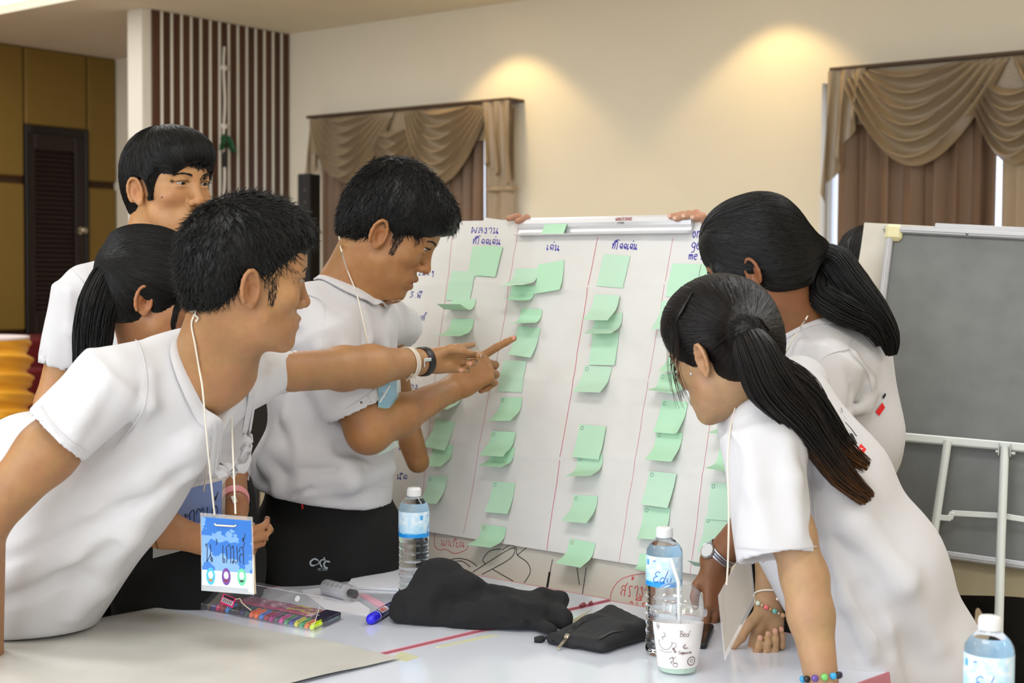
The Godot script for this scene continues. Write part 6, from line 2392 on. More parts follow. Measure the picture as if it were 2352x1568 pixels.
	for k in 3:
		band(wt, "cord", f, wa.lerp(wb, -0.42 - k * 0.10), wa.lerp(wb, -0.32 - k * 0.10), 0.030, 0.003, 0.003, mat(Color(0.86, 0.82, 0.76), 0.8))
	b = Buf.new()
	for k in 5:
		var e := on_skin(f, 947 + k * 2.0, 858, 0.001)
		b.tube([e, e + Vector3(0.004 * (k - 2), -0.010, 0.002), e + Vector3(0.006 * (k - 2), -0.016, 0.001)], 0.0007, 5)
	obj("loose_ends", b, mat(Color(0.86, 0.82, 0.76), 0.8), wt)
	# lanyard and badge
	badge_in_front(naked, f)

func badge_in_front(s: Field, skin: Field) -> void:
	var o := thing("name_badge", "blue handwritten name badge hanging from the leaning boy's neck over the pen case", "badge")
	var d := 2.45
	cord(o, "lanyard", [on_skin(skin, 447, 722, 0.002), on_skin(skin, 440, 745, 0.003), on_skin(skin, 448, 790, 0.004), on_skin(skin, 458, 850, 0.006), P(466, 900, 2.36), P(478, 1040, 2.40), P(493, 1182, d)])
	cord(o, "lanyard", [P(531, 930, 2.50), P(535, 1040, 2.47), P(541, 1180, d)])
	var b := Buf.new()
	for q in [[[447, 722], [452, 712], [440, 716]], [[447, 722], [456, 730], [450, 738]]]:
		b.tube([on_skin(skin, q[0][0], q[0][1], 0.003), on_skin(skin, q[1][0], q[1][1], 0.005), on_skin(skin, q[2][0], q[2][1], 0.006)], 0.0016, 6)
	obj("knot", b, mat(Color(0.88, 0.85, 0.79), 0.8), o)
	var c0 := P(459, 1177, d)
	var c1 := P(580, 1187, d)
	var c3 := P(462, 1356, d - 0.005)
	var ux := c1 - c0
	var uy := c3 - c0
	var n := uy.cross(ux).normalized()
	if n.dot(cam_at - c0) < 0: n = -n
	b = Buf.new()
	b.grid(10, 14, func(u: float, v: float) -> Vector3: return c0 + ux * u + uy * v - n * (0.002 + 0.003 * sin(v * 3.0)), false, 0.001)
	obj("clear_pocket", b, clear_plastic(0.16), o)
	# the card: blue, white foot, the darker blue that soaks through
	var q := func(u: float, v: float, l: float) -> Vector3: return c0 + ux * lerpf(0.02, 0.97, u) + uy * lerpf(0.05, 0.93, v) + n * (l - 0.001 - 0.003 * sin(v * 3.0))
	b = Buf.new()
	var im := Image.create(96, 128, false, Image.FORMAT_RGB8)
	var nz := FastNoiseLite.new()
	nz.seed = 14
	nz.frequency = 0.014
	for y in 128:
		for x in 96:
			var c := Color(0.46, 0.64, 0.85)
			var v := nz.get_noise_2d(x, y) + 0.35 * (x / 96.0 - 0.5) + (0.25 if y < 34 else 0.0)
			if v > 0.06: c = Color(0.12, 0.43, 0.78)
			if y > 98: c = Color(0.84, 0.90, 0.90)
			im.set_pixel(x, y, c)
	var cm := mat(Color.WHITE, 0.35)
	cm.albedo_texture = ImageTexture.create_from_image(im)
	b.grid(10, 14, func(u: float, v: float) -> Vector3: return q.call(u, v, 0.0), false, 0.0005)
	obj("card", b, cm, o)
	b = Buf.new()
	b.col = Color(0.09, 0.12, 0.22)
	text_strokes(b, "น' เกมส์", func(p: Vector2) -> Array: return [q.call(0.07 + p.x * 0.245, 0.22 + p.y * 0.43, 0.0008), n], 0.0013, 0.10)
	obj("handwriting", b, vmat(0.6), o)
	b = Buf.new()
	b.tube([q.call(0.27, 0.09, 0.001), q.call(0.3, 0.105, 0.003), q.call(0.66, 0.10, 0.003), q.call(0.70, 0.085, 0.001)], 0.0016, 6)
	obj("loop", b, mat(Color(0.88, 0.85, 0.79), 0.8), o)
	for k in 3:
		b = Buf.new()
		b.col = [Color(0.25, 0.70, 0.82), Color(0.42, 0.22, 0.58), Color(0.40, 0.80, 0.62)][k]
		var u := 0.17 + 0.31 * k
		var v := 0.86 - 0.012 * k
		var ring := []
		for j in 28: ring.append(q.call(u + 0.088 * cos(TAU * j / 28.0), v + 0.125 * sin(TAU * j / 28.0), 0.0009))
		b.flat(ring, n)
		b.col = Color(0.88, 0.88, 0.90)
		ring = []
		for j in 20: ring.append(q.call(u + 0.048 * cos(TAU * j / 20.0), v - 0.02 + 0.055 * sin(TAU * j / 20.0), 0.0012))
		b.flat(ring, n)
		b.col = [Color(0.75, 0.45, 0.15), Color(0.50, 0.12, 0.16), Color(0.15, 0.18, 0.16)][k]
		ring = []
		for j in 14: ring.append(q.call(u + 0.045 * cos(PI * j / 13.0), v + 0.045 + 0.03 * sin(PI * j / 13.0), 0.0014))
		b.flat(ring, n)
		obj("oval_sticker", b, vmat(0.4), o)

func boy_at_board() -> void:
	var o := thing("person", "boy in white T-shirt bending his head beside the flipchart, fingertip on a green note", "person")
	var t := head_at(884, 548, 3.03, Vector3(0.86, -0.52, 0.02), Vector3(0.52, 0.86, 0), 1.0)
	var skin := Color(0.61, 0.425, 0.262)
	var f := Field.new()
	add_head(f, t, false, 5.0)
	var nb := P(798, 668, 3.08)
	f.cap(hp(t, 0, -15, -28), nb, 0.056, 0.066, 0.03)
	f.cap(hp(t, 0, -50, 5), P(850, 668, 3.05), 0.028, 0.035, 0.05)
	f.cap(nb, P(775, 850, 3.12), 0.058, 0.07, 0.03)
	var rs := P(738, 755, 2.97)
	var ls := P(886, 735, 3.27)
	f.cap(nb + Vector3(0, -0.06, 0), rs + Vector3(0, -0.015, 0), 0.035, 0.038, 0.015)
	f.cap(nb + Vector3(0, -0.06, 0), ls + Vector3(0, -0.015, 0), 0.035, 0.036, 0.015)
	var re := P(846, 990, 2.985)
	var rw := P(1036, 894, 3.205)
	f.cap(rs + Vector3(0, -0.015, 0), re, 0.040, 0.044, 0.015)
	f.cap(re, re.lerp(rw, 0.35), 0.043, 0.0425, 0.03)
	f.cap(re.lerp(rw, 0.35), rw, 0.0425, 0.0275, 0.03)
	var le := P(916, 930, 3.42)
	f.cap(ls + Vector3(0, -0.015, 0), le, 0.036, 0.037, 0.015)
	f.cap(P(916, 930, 3.42), P(960, 1060, 3.30), 0.038, 0.027, 0.02)
	var hy := (P(1124, 838, 3.235) - rw).normalized()
	var hz := Vector3(0.35, -0.25, -0.9)      # the back of the hand shows
	hz = (hz - hy * hz.dot(hy)).normalized()
	var nails := []
	add_hand(f, Transform3D(Basis(hy.cross(hz), hy, hz), rw + hy * 0.006), [[-8, 8, 4, -0.08], [58, 88, 40, 0.04], [66, 90, 45, 0.0], [70, 88, 45, -0.06]], [Vector3(18, 24, 10), Vector3(34, 50, 30), Vector3(24, 74, 42), Vector3(8, 92, 44)], 1.02, nails)
	body(o, f, skin_tint(skin, t, 5.0), [near_box(hp(t, 0, 10, 10), 0.135), near_box(rw + hy * 0.085, 0.105)])
	var b: Buf
	add_eyes(o, t, Vector2(0.0, -0.5))
	brow(o, t, f, 4, 190)
	add_nails(o, nails, Color(0.83, 0.58, 0.52))
	var hf := Field.new()
	var hb := t.basis.orthonormalized()
	hf.ell(hp(t, 0, 60, -8), Vector3(0.085, 0.102, 0.112), hb)
	hf.ell(hp(t, 0, 96, 48), Vector3(0.068, 0.055, 0.072), hb, 0.03)
	hf.ell(hp(t, 0, 100, -20), Vector3(0.07, 0.07, 0.085), hb, 0.03)
	hf.ell(hp(t, 0, 20, -62), Vector3(0.066, 0.075, 0.05), hb, 0.03)
	hf.ell(hp(t, 0, -2, 112), Vector3(0.078, 0.076, 0.054), hb, 0.012, 1)
	for g in [-1.0, 1.0]:
		hf.ell(hp(t, g * 86, -12, 4), Vector3(0.032, 0.040, 0.030), hb, 0.012, 1)
		hf.ell(hp(t, g * 78, -14, 62), Vector3(0.026, 0.058, 0.044), hb, 0.012, 1)
	hf.cut(hp(t, 0, -36, -60), t.basis * Vector3(0, -0.95, 0.15), 0.01)
	short_hair(o, hf, t, 5600, 12, 0.030, 0.012, func(q: Vector3, ph: float) -> Vector3:
		var w := sin(q.x * 0.09 + q.z * 0.11 + ph * 0.3)
		var c := Vector3(q.x, q.y - 125.0, q.z + 52.0).normalized()
		return c + Vector3(0.7 * w, -0.2 + 0.2 * sin(ph), 0.6 * w))
	# shirt
	var s := Field.new()
	var ax := Vector3(-0.3, 0, 1).normalized()
	s.cap(rs + Vector3(0.01, -0.012, 0), nb + Vector3(0, -0.045, 0), 0.060, 0.075, 0.04)
	s.cap(nb + Vector3(0, -0.045, 0), ls + Vector3(-0.01, -0.012, 0), 0.070, 0.055, 0.04)
	s.cap(P(788, 760, 3.10), P(772, 900, 3.14), 0.112, 0.126, 0.05, 0, false, ax, 1.15)
	s.cap(P(772, 900, 3.14), P(744, 1130, 3.18), 0.126, 0.152, 0.05, 0, false, ax, 1.1)
	s.cap(P(640, 1080, 3.16), P(625, 1160, 3.15), 0.055, 0.050, 0.06)
	s.cap(P(700, 700, 3.0), P(668, 860, 3.12), 0.04, 0.05, 0.06)
	var rc := P(815, 948, 2.972)
	s.cap(rs + Vector3(0, -0.01, 0), rc, 0.066, 0.062, 0.03, 0, true)
	var lc := P(915, 760, 3.35)
	s.cap(ls, lc + Vector3(0.01, 0, 0), 0.056, 0.056, 0.03, 0, true)
	crease(s, [[600, 980], [650, 1030], [700, 1062], [800, 1072], [860, 1080]], 0.024, 0.012)
	crease(s, [[690, 1075], [760, 1082], [840, 1078]], 0.009, 0.007, true)
	crease(s, [[640, 990], [620, 1060], [650, 1110]], 0.022, 0.010)
	crease(s, [[640, 1130], [700, 1115], [800, 1105], [895, 1075]], 0.020, 0.010)
	crease(s, [[655, 1145], [710, 1125], [790, 1118]], 0.008, 0.006, true)
	crease(s, [[670, 900], [668, 960], [690, 1040]], 0.016, 0.006)
	crease(s, [[790, 800], [830, 870], [860, 900]], 0.014, 0.006)
	crease(s, [[838, 705], [845, 780], [850, 860]], 0.012, 0.005)
	crease(s, [[870, 700], [880, 800], [885, 900]], 0.012, 0.006)
	crease(s, [[700, 745], [740, 800], [752, 860]], 0.012, 0.005)
	crease(s, [[705, 920], [735, 985], [790, 1030], [850, 1050]], 0.012, 0.006, true, 0.02)
	s.cut(P(745, 1160, 3.05), Vector3(-0.17, -1, 0.0), 0.006)
	var naked := Field.new()
	naked.ps = s.ps.duplicate()
	var axis := Vector3(0.34, 0.94, 0.10).normalized()
	var nc := nb + Vector3(0.012, 0.0, 0.008)
	collar(o, naked, nc, axis, Vector3(0.8, -0.3, 0.35), 0.068, 0.066, 0.020, 0.004)
	s.cap(nc - axis * 0.07, nc + axis * 0.2, 0.068, 0.068, 0.006, 1, true)
	s.cap(rc.lerp(rs, 0.12), rc.lerp(rs, -0.3), 0.053, 0.053, 0.004, 1, true)
	b = Buf.new()
	s.mesh(b, 0.0065, cloth_wave(33, 0.007, 4.0))
	obj("t_shirt", b, shirt_mat(), o)
	b = Buf.new()
	seam(b, naked, [[690, 672], [738, 690], [745, 740], [742, 790], [760, 840], [800, 880]])
	seam(b, naked, [[752, 952], [810, 930], [868, 888]], 0.0008)
	seam(b, naked, [[596, 1160], [660, 1158], [722, 1122], [800, 1118], [898, 1116]], 0.0008)
	obj("seam", b, shirt_mat(), o)
	# trousers with the printed mark
	var tf := Field.new()
	var hip := P(755, 1225, 3.24)
	tf.cap(P(752, 1130, 3.2), hip, 0.135, 0.148, 0.05, 0, false, ax, 1.1)
	for g in [-1.0, 1.0]:
		var hh := hip + Vector3(0.35 * g * 0.17, -0.05, -0.8 * g * 0.17 * 0.5)
		tf.cap(hh, Vector3(hh.x - 0.03, 0.45, hh.z), 0.115, 0.085, 0.05)
		tf.cap(Vector3(hh.x - 0.03, 0.45, hh.z), Vector3(hh.x - 0.05, 0.05, hh.z), 0.085, 0.072, 0.05)
	tf.cap(P(660, 1230, 3.2), P(668, 1420, 3.2), 0.06, 0.06, 0.06)
	tf.cap(P(850, 1220, 3.25), P(850, 1420, 3.25), 0.055, 0.06, 0.06)
	tf.cut(Vector3(0, 0.02, 0), Vector3.DOWN)
	b = Buf.new()
	tf.mesh(b, 0.009, cloth_wave(9, 0.006, 5.0))
	var tr := obj("trousers", b, m_black(), o)
	b = Buf.new()
	b.col = Color(0.62, 0.66, 0.70)
	var onto := func(x: float, y: float) -> Array:
		var p := on_skin(tf, x, y, 0.0012)
		return [p, (cam_at - p).normalized()]
	var mark := func(px: Array, w: float) -> void:
		var pp := []
		var nn := []
		for q in smooth_line(px, 4):
			var r: Array = onto.call(q.x, q.y)
			pp.append(r[0])
			nn.append(r[1])
		b.ribbon(pp, nn, w)
	mark.call([Vector2(730, 1286), Vector2(722, 1283), Vector2(713, 1290), Vector2(715, 1298), Vector2(722, 1298)], 0.0035)
	mark.call([Vector2(722, 1298), Vector2(731, 1294), Vector2(732, 1286)], 0.0016)
	mark.call([Vector2(748, 1285), Vector2(738, 1286), Vector2(735, 1294), Vector2(740, 1302)], 0.0028)
	mark.call([Vector2(758, 1290), Vector2(748, 1289), Vector2(744, 1296), Vector2(748, 1303), Vector2(753, 1304)], 0.0034)
	mark.call([Vector2(743, 1281), Vector2(746, 1281)], 0.0036)
	for st_ in pen_word("OIC SPORT", 0.12):
		var pp := []
		for p in st_: pp.append(Vector2(730 + p.x * 5.0, 1304 + p.y * 6.0))
		mark.call(pp, 0.0005)
	obj("printed_mark", b, vmat(0.6), tr)
	b = Buf.new()
	var z0: Array = onto.call(693, 1146)
	var z1: Array = onto.call(695, 1168)
	b.tube([z0[0], z1[0]], 0.0026, 6)
	obj("zip_tag", b, mat(Color(0.82, 0.14, 0.10), 0.5), tr)
	for g in [-1.0, 1.0]:
		var sh := Field.new()
		sh.cap(Vector3(hip.x - 0.06, 0.045, hip.z - 0.08 * g), Vector3(hip.x + 0.10, 0.035, hip.z - 0.08 * g + 0.05), 0.04, 0.034)
		sh.cut(Vector3(0, 0.002, 0), Vector3.DOWN)
		b = Buf.new()
		sh.mesh(b, 0.01)
		obj("shoe", b, mat(Color(0.1, 0.1, 0.1), 0.6), o)
	# bracelet on the far arm, badge on its cord
	var bd := thing("name_badge", "clear badge pocket with blue card hanging behind the forearm of the boy by the board", "badge")
	cord(bd, "lanyard", [on_skin(f, 778, 530, 0.003), on_skin(f, 782, 565, 0.005), on_skin(f, 796, 615, 0.007), on_skin(naked, 814, 660, 0.009), on_skin(naked, 826, 700, 0.005), on_skin(naked, 845, 790, 0.006), on_skin(naked, 862, 860, 0.02), P(884, 912, 2.965)])
	var c0 := P(868, 886, 2.96)
	var c1 := P(915, 866, 3.03)
	var c3 := P(868, 1046, 2.975)
	var ux := c1 - c0
	var uy := c3 - c0
	var n := uy.cross(ux).normalized()
	if n.dot(cam_at - c0) < 0: n = -n
	b = Buf.new()
	b.grid(4, 8, func(u: float, v: float) -> Vector3: return c0 + ux * u + uy * v - ux * 0.0 + n * 0.003 * sin(u * 3.0), false, 0.001)
	obj("clear_pocket", b, clear_plastic(0.16, Color(0.8, 1.0, 0.92)), bd)
	b = Buf.new()
	b.grid(4, 6, func(u: float, v: float) -> Vector3: return c0 + ux * lerpf(0.05, 0.95, u) + uy * lerpf(0.02, 0.62, v) - n * (0.0016 - 0.003 * sin(u * 3.0)), false, 0.0005)
	obj("card", b, mat(Color(0.25, 0.58, 0.85), 0.4), bd)
	b = Buf.new()
	b.tube([P(872, 924, 2.95), P(896, 884, 2.96)], 0.0016, 6)
	obj("clip", b, mat(Color(0.9, 0.9, 0.9), 0.4), bd)
func long_hair(o: Node3D, hf: Field, t: Transform3D, tie: Vector3, n: int, seed_: int, tails: Array, shade: Callable, tail_shade: Callable) -> void:
	var b := Buf.new()
	b.col = Color(0.028, 0.024, 0.023)
	hf.mesh(b, 0.0045)
	var goal := t.affine_inverse() * tie * 1000.0
	strands(b, hf, t, n, seed_, func(r: RandomNumberGenerator) -> Vector3: return around(r, Vector3(0, 35, -8), Vector3(95, 115, 115)),
		func(q: Vector3, ph: float) -> Vector3: return (goal - q).normalized() + Vector3(sin(ph), cos(ph * 1.3), sin(ph * 2.1)) * 0.06, 0.11, 0.0009, 0.0016, shade, 9)
	for q in tails:
		tress(b, q[0], q[1], q[2], seed_ + 5, 0.0010 if q[2] > 100 else 0.0005, tail_shade, q[3] if q.size() > 3 else 0.004, Vector3.ZERO, q[4] if q.size() > 4 else 0.15)
	obj("hair", b, hair_mat(), o)

func boy_behind() -> void:
	var o := thing("person", "tall boy with a fringe standing behind the others before the striped pier", "person")
	var t := head_at(383, 446, 3.12, Vector3(0.80, -0.06, 0.60), Vector3(0.03, 1, 0.05), 0.98)
	var f := Field.new()
	add_head(f, t)
	var nb := P(338, 610, 3.18)
	f.cap(hp(t, 0, -20, -26), nb, 0.053, 0.062, 0.03)
	f.cap(nb, P(310, 800, 3.22), 0.06, 0.07, 0.03)
	var rs := P(186, 668, 3.12)
	var ls := P(430, 680, 3.30)
	var re := P(124, 930, 3.14)
	f.cap(rs, re, 0.040, 0.041, 0.02)
	f.cap(re, P(250, 1060, 3.02), 0.039, 0.027, 0.02)
	add_hand(f, Transform3D(Basis(Vector3(0.2, 0.7, 0.6), Vector3(0.8, -0.3, 0.1), Vector3(0.1, 0.6, -0.6)).orthonormalized(), P(250, 1060, 3.02)), [[20, 25, 15], [22, 28, 15], [24, 30, 15], [28, 30, 15]], [Vector3(20, 22, 8), Vector3(42, 52, 16), Vector3(50, 82, 22), Vector3(50, 106, 26)])
	f.cap(ls, P(455, 900, 3.35), 0.038, 0.036, 0.02)
	f.cap(P(455, 900, 3.35), P(440, 1080, 3.2), 0.036, 0.027, 0.02)
	body(o, f, skin_tint(Color(0.70, 0.51, 0.34), t), [near_box(hp(t, 0, 10, 10), 0.135)])
	add_eyes(o, t, Vector2(0.25, -0.30))
	brow(o, t, f, 7)
	var b := Buf.new()
	b.lathe(at(on_skin(f, 372, 453), Basis(Vector3.RIGHT, PI / 2)), [Vector2(0, 0.001), Vector2(0.0016, 0.0008), Vector2(0.0018, 0.0)], 8)
	obj("mole", b, mat(Color(0.12, 0.07, 0.05), 0.6), o)
	var hf := Field.new()
	var hb := t.basis.orthonormalized()
	hf.ell(hp(t, 0, 54, -8), Vector3(0.087, 0.097, 0.110), hb)
	hf.ell(hp(t, 0, 92, 44), Vector3(0.074, 0.052, 0.070), hb, 0.03)
	hf.ell(hp(t, 0, 5, -55), Vector3(0.062, 0.08, 0.045), hb, 0.03)
	hf.ell(hp(t, 0, -18, 116), Vector3(0.080, 0.088, 0.056), hb, 0.012, 1)
	for g in [-1.0, 1.0]:
		hf.ell(hp(t, g * 88, -6, 6), Vector3(0.034, 0.042, 0.034), hb, 0.012, 1)
		hf.ell(hp(t, g * 80, -14, 66), Vector3(0.030, 0.072, 0.046), hb, 0.012, 1)
		hf.cap(hp(t, g * 70, 40, 30), hp(t, g * 68.5, -6, 30), 0.012, 0.003, 0.02)
	hf.cut(hp(t, 0, -48, -60), t.basis * Vector3(0, -0.95, 0.15), 0.01)
	short_hair(o, hf, t, 5200, 17, 0.055, 0.003, func(q: Vector3, ph: float) -> Vector3:
		var c := Vector3(q.x, 0, q.z + 25.0)
		return Vector3(c.x * 0.012 + 0.12 * sin(ph), -0.75 + (0.5 if q.y > 110 else 0.0), c.z * 0.012 + 0.1 * cos(ph)))
	b = Buf.new()      # the fringe
	var r := RandomNumberGenerator.new()
	r.seed = 4
	for k in 520:
		var x := r.randf_range(-62, 62)
		var p := hf.settle(hp(t, x, 88 + r.randf_range(0, 25), 84 - absf(x) * 0.3))
		var l := 46.0 + 8.0 * sin(x * 0.35) + r.randf_range(-9, 5) - (14.0 if absf(x + 8) < 10 else 0.0)
		var q := hp(t, x * 1.04 + r.randf_range(-3, 3), 88 - l * 0.5, 100 - absf(x) * absf(x) * 0.0085)
		var e := hp(t, x * 1.05 + r.randf_range(-5, 5) + 4.0, 88 - l, 101 - absf(x) * absf(x) * 0.0095)
		b.tube([p, p.lerp(q, 0.5) + t.basis.z * 0.004, q, e], [0.0009, 0.0009, 0.0008, 0.0003], 3, false, [Color(0.05, 0.04, 0.04), Color(0.06, 0.05, 0.05), Color(0.05, 0.04, 0.04), Color(0.05, 0.04, 0.04)])
	obj("fringe", b, hair_mat(), o)
	var s := Field.new()
	var ax := Vector3(-0.2, 0, 1).normalized()
	s.cap(rs + Vector3(0.015, 0.0, 0), nb + Vector3(-0.02, -0.045, 0), 0.060, 0.078, 0.04)
	s.cap(nb + Vector3(0, -0.045, 0), ls, 0.075, 0.06, 0.04)
	s.cap(P(290, 760, 3.2), P(290, 1150, 3.24), 0.125, 0.15, 0.05, 0, false, ax, 1.0)
	var rc := P(141, 843, 3.125)
	s.cap(rs, rc, 0.060, 0.052, 0.03, 0, true)
	var lc := P(452, 860, 3.34)
	s.cap(ls, lc, 0.058, 0.055, 0.03, 0, true)
	crease(s, [[163, 670], [166, 760], [163, 830]], 0.012, 0.006)
	crease(s, [[183, 700], [186, 780], [184, 840]], 0.007, 0.006, true)
	crease(s, [[205, 680], [215, 760], [230, 830]], 0.014, 0.006)
	s.cut(P(290, 1170, 3.1), Vector3.DOWN, 0.006)
	var naked := Field.new()
	naked.ps = s.ps.duplicate()
	var axis := Vector3(0.15, 0.97, 0.08).normalized()
	collar(o, naked, nb + Vector3(0.008, 0, 0), axis, Vector3(0.8, 0, 0.6), 0.064, 0.066, 0.018)
	s.cap(nb + Vector3(0.008, 0, 0) - axis * 0.07, nb + axis * 0.2, 0.065, 0.065, 0.006, 1, true)
	s.cap(rc.lerp(rs, 0.12), rc.lerp(rs, -0.3), 0.045, 0.045, 0.004, 1, true)
	b = Buf.new()
	s.mesh(b, 0.007, cloth_wave(41, 0.006, 4.0))
	obj("t_shirt", b, shirt_mat(), o)
	b = Buf.new()
	seam(b, naked, [[163, 618], [185, 640], [212, 680]])
	seam(b, naked, [[98, 815], [140, 830], [190, 832]], 0.0008)
	obj("seam", b, shirt_mat(), o)
	legs(o, P(290, 1260, 3.25), Vector3(0.6, 0, -0.8), 0.2, P(280, 1900, 3.25), m_black())

func girl_between() -> void:
	var o := thing("person", "girl with black ponytail and beaded hair tie, half hidden behind the leaning boy", "person")
	var t := head_at(344, 690, 2.76, Vector3(0.93, -0.26, -0.18), Vector3(0.26, 0.95, 0), 0.95)
	var f := Field.new()
	add_head(f, t, true)
	var nb := P(345, 825, 2.82)
	f.cap(hp(t, 0, -20, -26), nb, 0.047, 0.053, 0.03)
	f.cap(nb, P(400, 960, 2.88), 0.052, 0.06, 0.03)
	var rs := P(300, 890, 2.72)
	var re := P(290, 1190, 2.66)
	var rw := P(470, 1242, 2.70)
	f.cap(rs, re, 0.038, 0.035, 0.02)
	f.cap(re, re.lerp(rw, 0.45), 0.035, 0.034, 0.02)
	f.cap(re.lerp(rw, 0.45), rw, 0.034, 0.026, 0.02)
	var ls := P(500, 880, 3.0)
	var le := P(532, 1080, 2.96)
	var lw := P(541, 1168, 2.84)
	f.cap(ls, le, 0.034, 0.031, 0.02)
	f.cap(le, lw, 0.031, 0.0255, 0.02)
	var nails := []
	add_hand(f, Transform3D(Basis(Vector3(0, 0.8, 0.2), Vector3(0.9, 0.0, 0.1), Vector3(0.1, -0.2, -0.9)).orthonormalized(), rw), [[35, 45, 25], [38, 48, 25], [42, 50, 25], [45, 50, 25]], [Vector3(20, 22, 8), Vector3(36, 48, 26), Vector3(34, 74, 38), Vector3(26, 94, 44)], 0.85)
	add_hand(f, Transform3D(Basis(Vector3(0.75, 0.1, 0.4), Vector3(-0.1, -0.85, 0.5), Vector3(-0.5, 0.3, 0.7)).orthonormalized(), lw), [[35, 50, 30], [38, 52, 30], [42, 54, 30], [45, 54, 30]], [Vector3(-20, 22, 8), Vector3(-36, 48, 26), Vector3(-34, 74, 38), Vector3(-26, 94, 44)], 0.85, nails)
	body(o, f, skin_tint(Color(0.64, 0.44, 0.295), t), [near_box(hp(t, 0, 0, 10), 0.13), near_box(lw, 0.10), near_box(rw, 0.08)])
	add_eyes(o, t, Vector2(0, -0.3))
	brow(o, t, f, 9)
	var hf := Field.new()
	var hb := t.basis.orthonormalized()
	var tie := P(276, 610, 2.74)
	hf.ell(hp(t, 0, 50, -10), Vector3(0.085, 0.097, 0.106), hb)
	hf.ell(hp(t, 0, 0, -50), Vector3(0.068, 0.078, 0.052), hb, 0.03)
	hf.cap(hp(t, 0, 70, -60), tie, 0.05, 0.022, 0.04)
	hf.ell(hp(t, 0, -22, 104), Vector3(0.074, 0.095, 0.060), hb, 0.012, 1)
	for g in [-1.0, 1.0]:
		hf.ell(hp(t, g * 92, -20, -2), Vector3(0.032, 0.030, 0.026), hb, 0.010, 1)
	hf.cut(hp(t, 0, -60, -60), t.basis * Vector3(0, -0.95, 0.25), 0.01)
	var dark := func(r: RandomNumberGenerator, _u: float, _p: float) -> Color: return black_hair(r, Vector3.ZERO)
	long_hair(o, hf, t, tie, 3600, 19, [
		[[tie, P(250, 640, 2.72), P(226, 700, 2.70), P(214, 770, 2.70), P(210, 850, 2.70), P(225, 930, 2.72)], [0.020, 0.034, 0.038, 0.036, 0.030, 0.012], 900],
		[[hp(t, -66, 48, 58), hp(t, -74, 20, 62), P(404, 715, 2.68), P(398, 745, 2.68), P(400, 762, 2.69)], [0.010, 0.008, 0.006, 0.004, 0.002], 70, 0.002]], black_hair, dark)
	var b := Buf.new()
	for k in 22:
		var a := TAU * k / 11.0
		var n := (P(260, 640, 2.72) - tie).normalized()
		var e1 := n.cross(Vector3(0.2, 0.4, 1)).normalized()
		var e2 := n.cross(e1)
		var c := tie + (e1 * cos(a) + e2 * sin(a)) * 0.023 + n * (0.008 if k % 2 == 0 else -0.004)
		var sp := SphereMesh.new()
		var ball := Field.new()
		ball.ell(c, Vector3.ONE * 0.0062)
		ball.mesh(b, 0.003)
	obj("hair_tie", b, mat(Color(0.52, 0.42, 0.40), 0.35), o)
	var s := Field.new()
	s.cap(rs + Vector3(0.02, 0.0, 0), nb + Vector3(0, -0.045, 0), 0.052, 0.062, 0.04)
	s.cap(nb + Vector3(0, -0.045, 0), ls, 0.06, 0.05, 0.04)
	s.cap(P(385, 930, 2.9), P(420, 1150, 2.97), 0.105, 0.130, 0.05)
	s.cap(P(455, 960, 2.95), P(490, 1120, 2.95), 0.06, 0.06, 0.05)
	var rc := P(293, 1090, 2.68)
	s.cap(rs, rc, 0.055, 0.055, 0.03, 0, true)
	var lc := P(533, 1092, 2.96)
	s.cap(ls, lc, 0.048, 0.036, 0.02, 0, true)
	crease(s, [[520, 1040], [540, 1050], [556, 1045]], 0.008, 0.004, true)
	s.cut(P(420, 1180, 2.9), Vector3(-0.1, -1, 0), 0.006)
	s.cap(nb - Vector3(0, 0.06, 0), nb + Vector3(0.05, 0.2, 0), 0.056, 0.056, 0.006, 1, true)
	s.cap(lc.lerp(ls, 0.12), lc.lerp(ls, -0.3), 0.032, 0.032, 0.004, 1, true)
	b = Buf.new()
	s.mesh(b, 0.007, cloth_wave(43, 0.006, 4.5))
	obj("t_shirt", b, shirt_mat(), o)
	legs(o, P(420, 1280, 3.02), Vector3(0.7, 0, 0.7), 0.18, P(400, 2000, 3.05), m_black(), 0.12, 1.05)
	# pink watch
	var w := thing("wristwatch", "pink rubber strap watch on the half hidden girl's wrist", "watch")
	var pk := mat(Color(0.93, 0.62, 0.64), 0.5)
	band(w, "strap", f, le.lerp(lw, 0.62), le.lerp(lw, 0.92), 0.030, 0.020, 0.003, pk)
	b = Buf.new()
	var bc := on_skin(f, 538, 1146, 0.006)
	b.box(at(bc, Basis(Vector3(1, 0.35, 0).normalized(), Vector3(-0.35, 1, 0).normalized(), Vector3(0, 0, 1))), Vector3(0.010, 0.016, 0.004), 0.001)
	obj("buckle", b, mat(Color(0.85, 0.83, 0.80), 0.3, 0.7), w)
	b = Buf.new()
	for k in 4:
		b.lathe(at(on_skin(f, 521 + k * 5.5, 1149 - k * 2.6, 0.0038), Basis(Vector3.RIGHT, PI / 2)), [Vector2(0, 0.0006), Vector2(0.0012, 0.0006), Vector2(0.0013, 0)], 8)
	obj("strap_holes", b, mat(Color(0.35, 0.2, 0.22), 0.6), w)
	# her badge
	var bd := thing("name_badge", "blue handwritten badge hanging behind the crossing forearm of the half hidden girl", "badge")
	var c0 := P(356, 1140, 2.74)
	var c1 := P(513, 1102, 2.80)
	var c3 := P(354, 1278, 2.74)
	var ux := c1 - c0
	var uy := c3 - c0
	var n2 := uy.cross(ux).normalized()
	if n2.dot(cam_at - c0) < 0: n2 = -n2
	b = Buf.new()
	b.grid(4, 4, func(u: float, v: float) -> Vector3: return c0 + ux * lerpf(-0.02, 1.03, u) + uy * lerpf(-0.06, 1.02, v), false, 0.001)
	obj("clear_pocket", b, clear_plastic(0.14), bd)
	b = Buf.new()
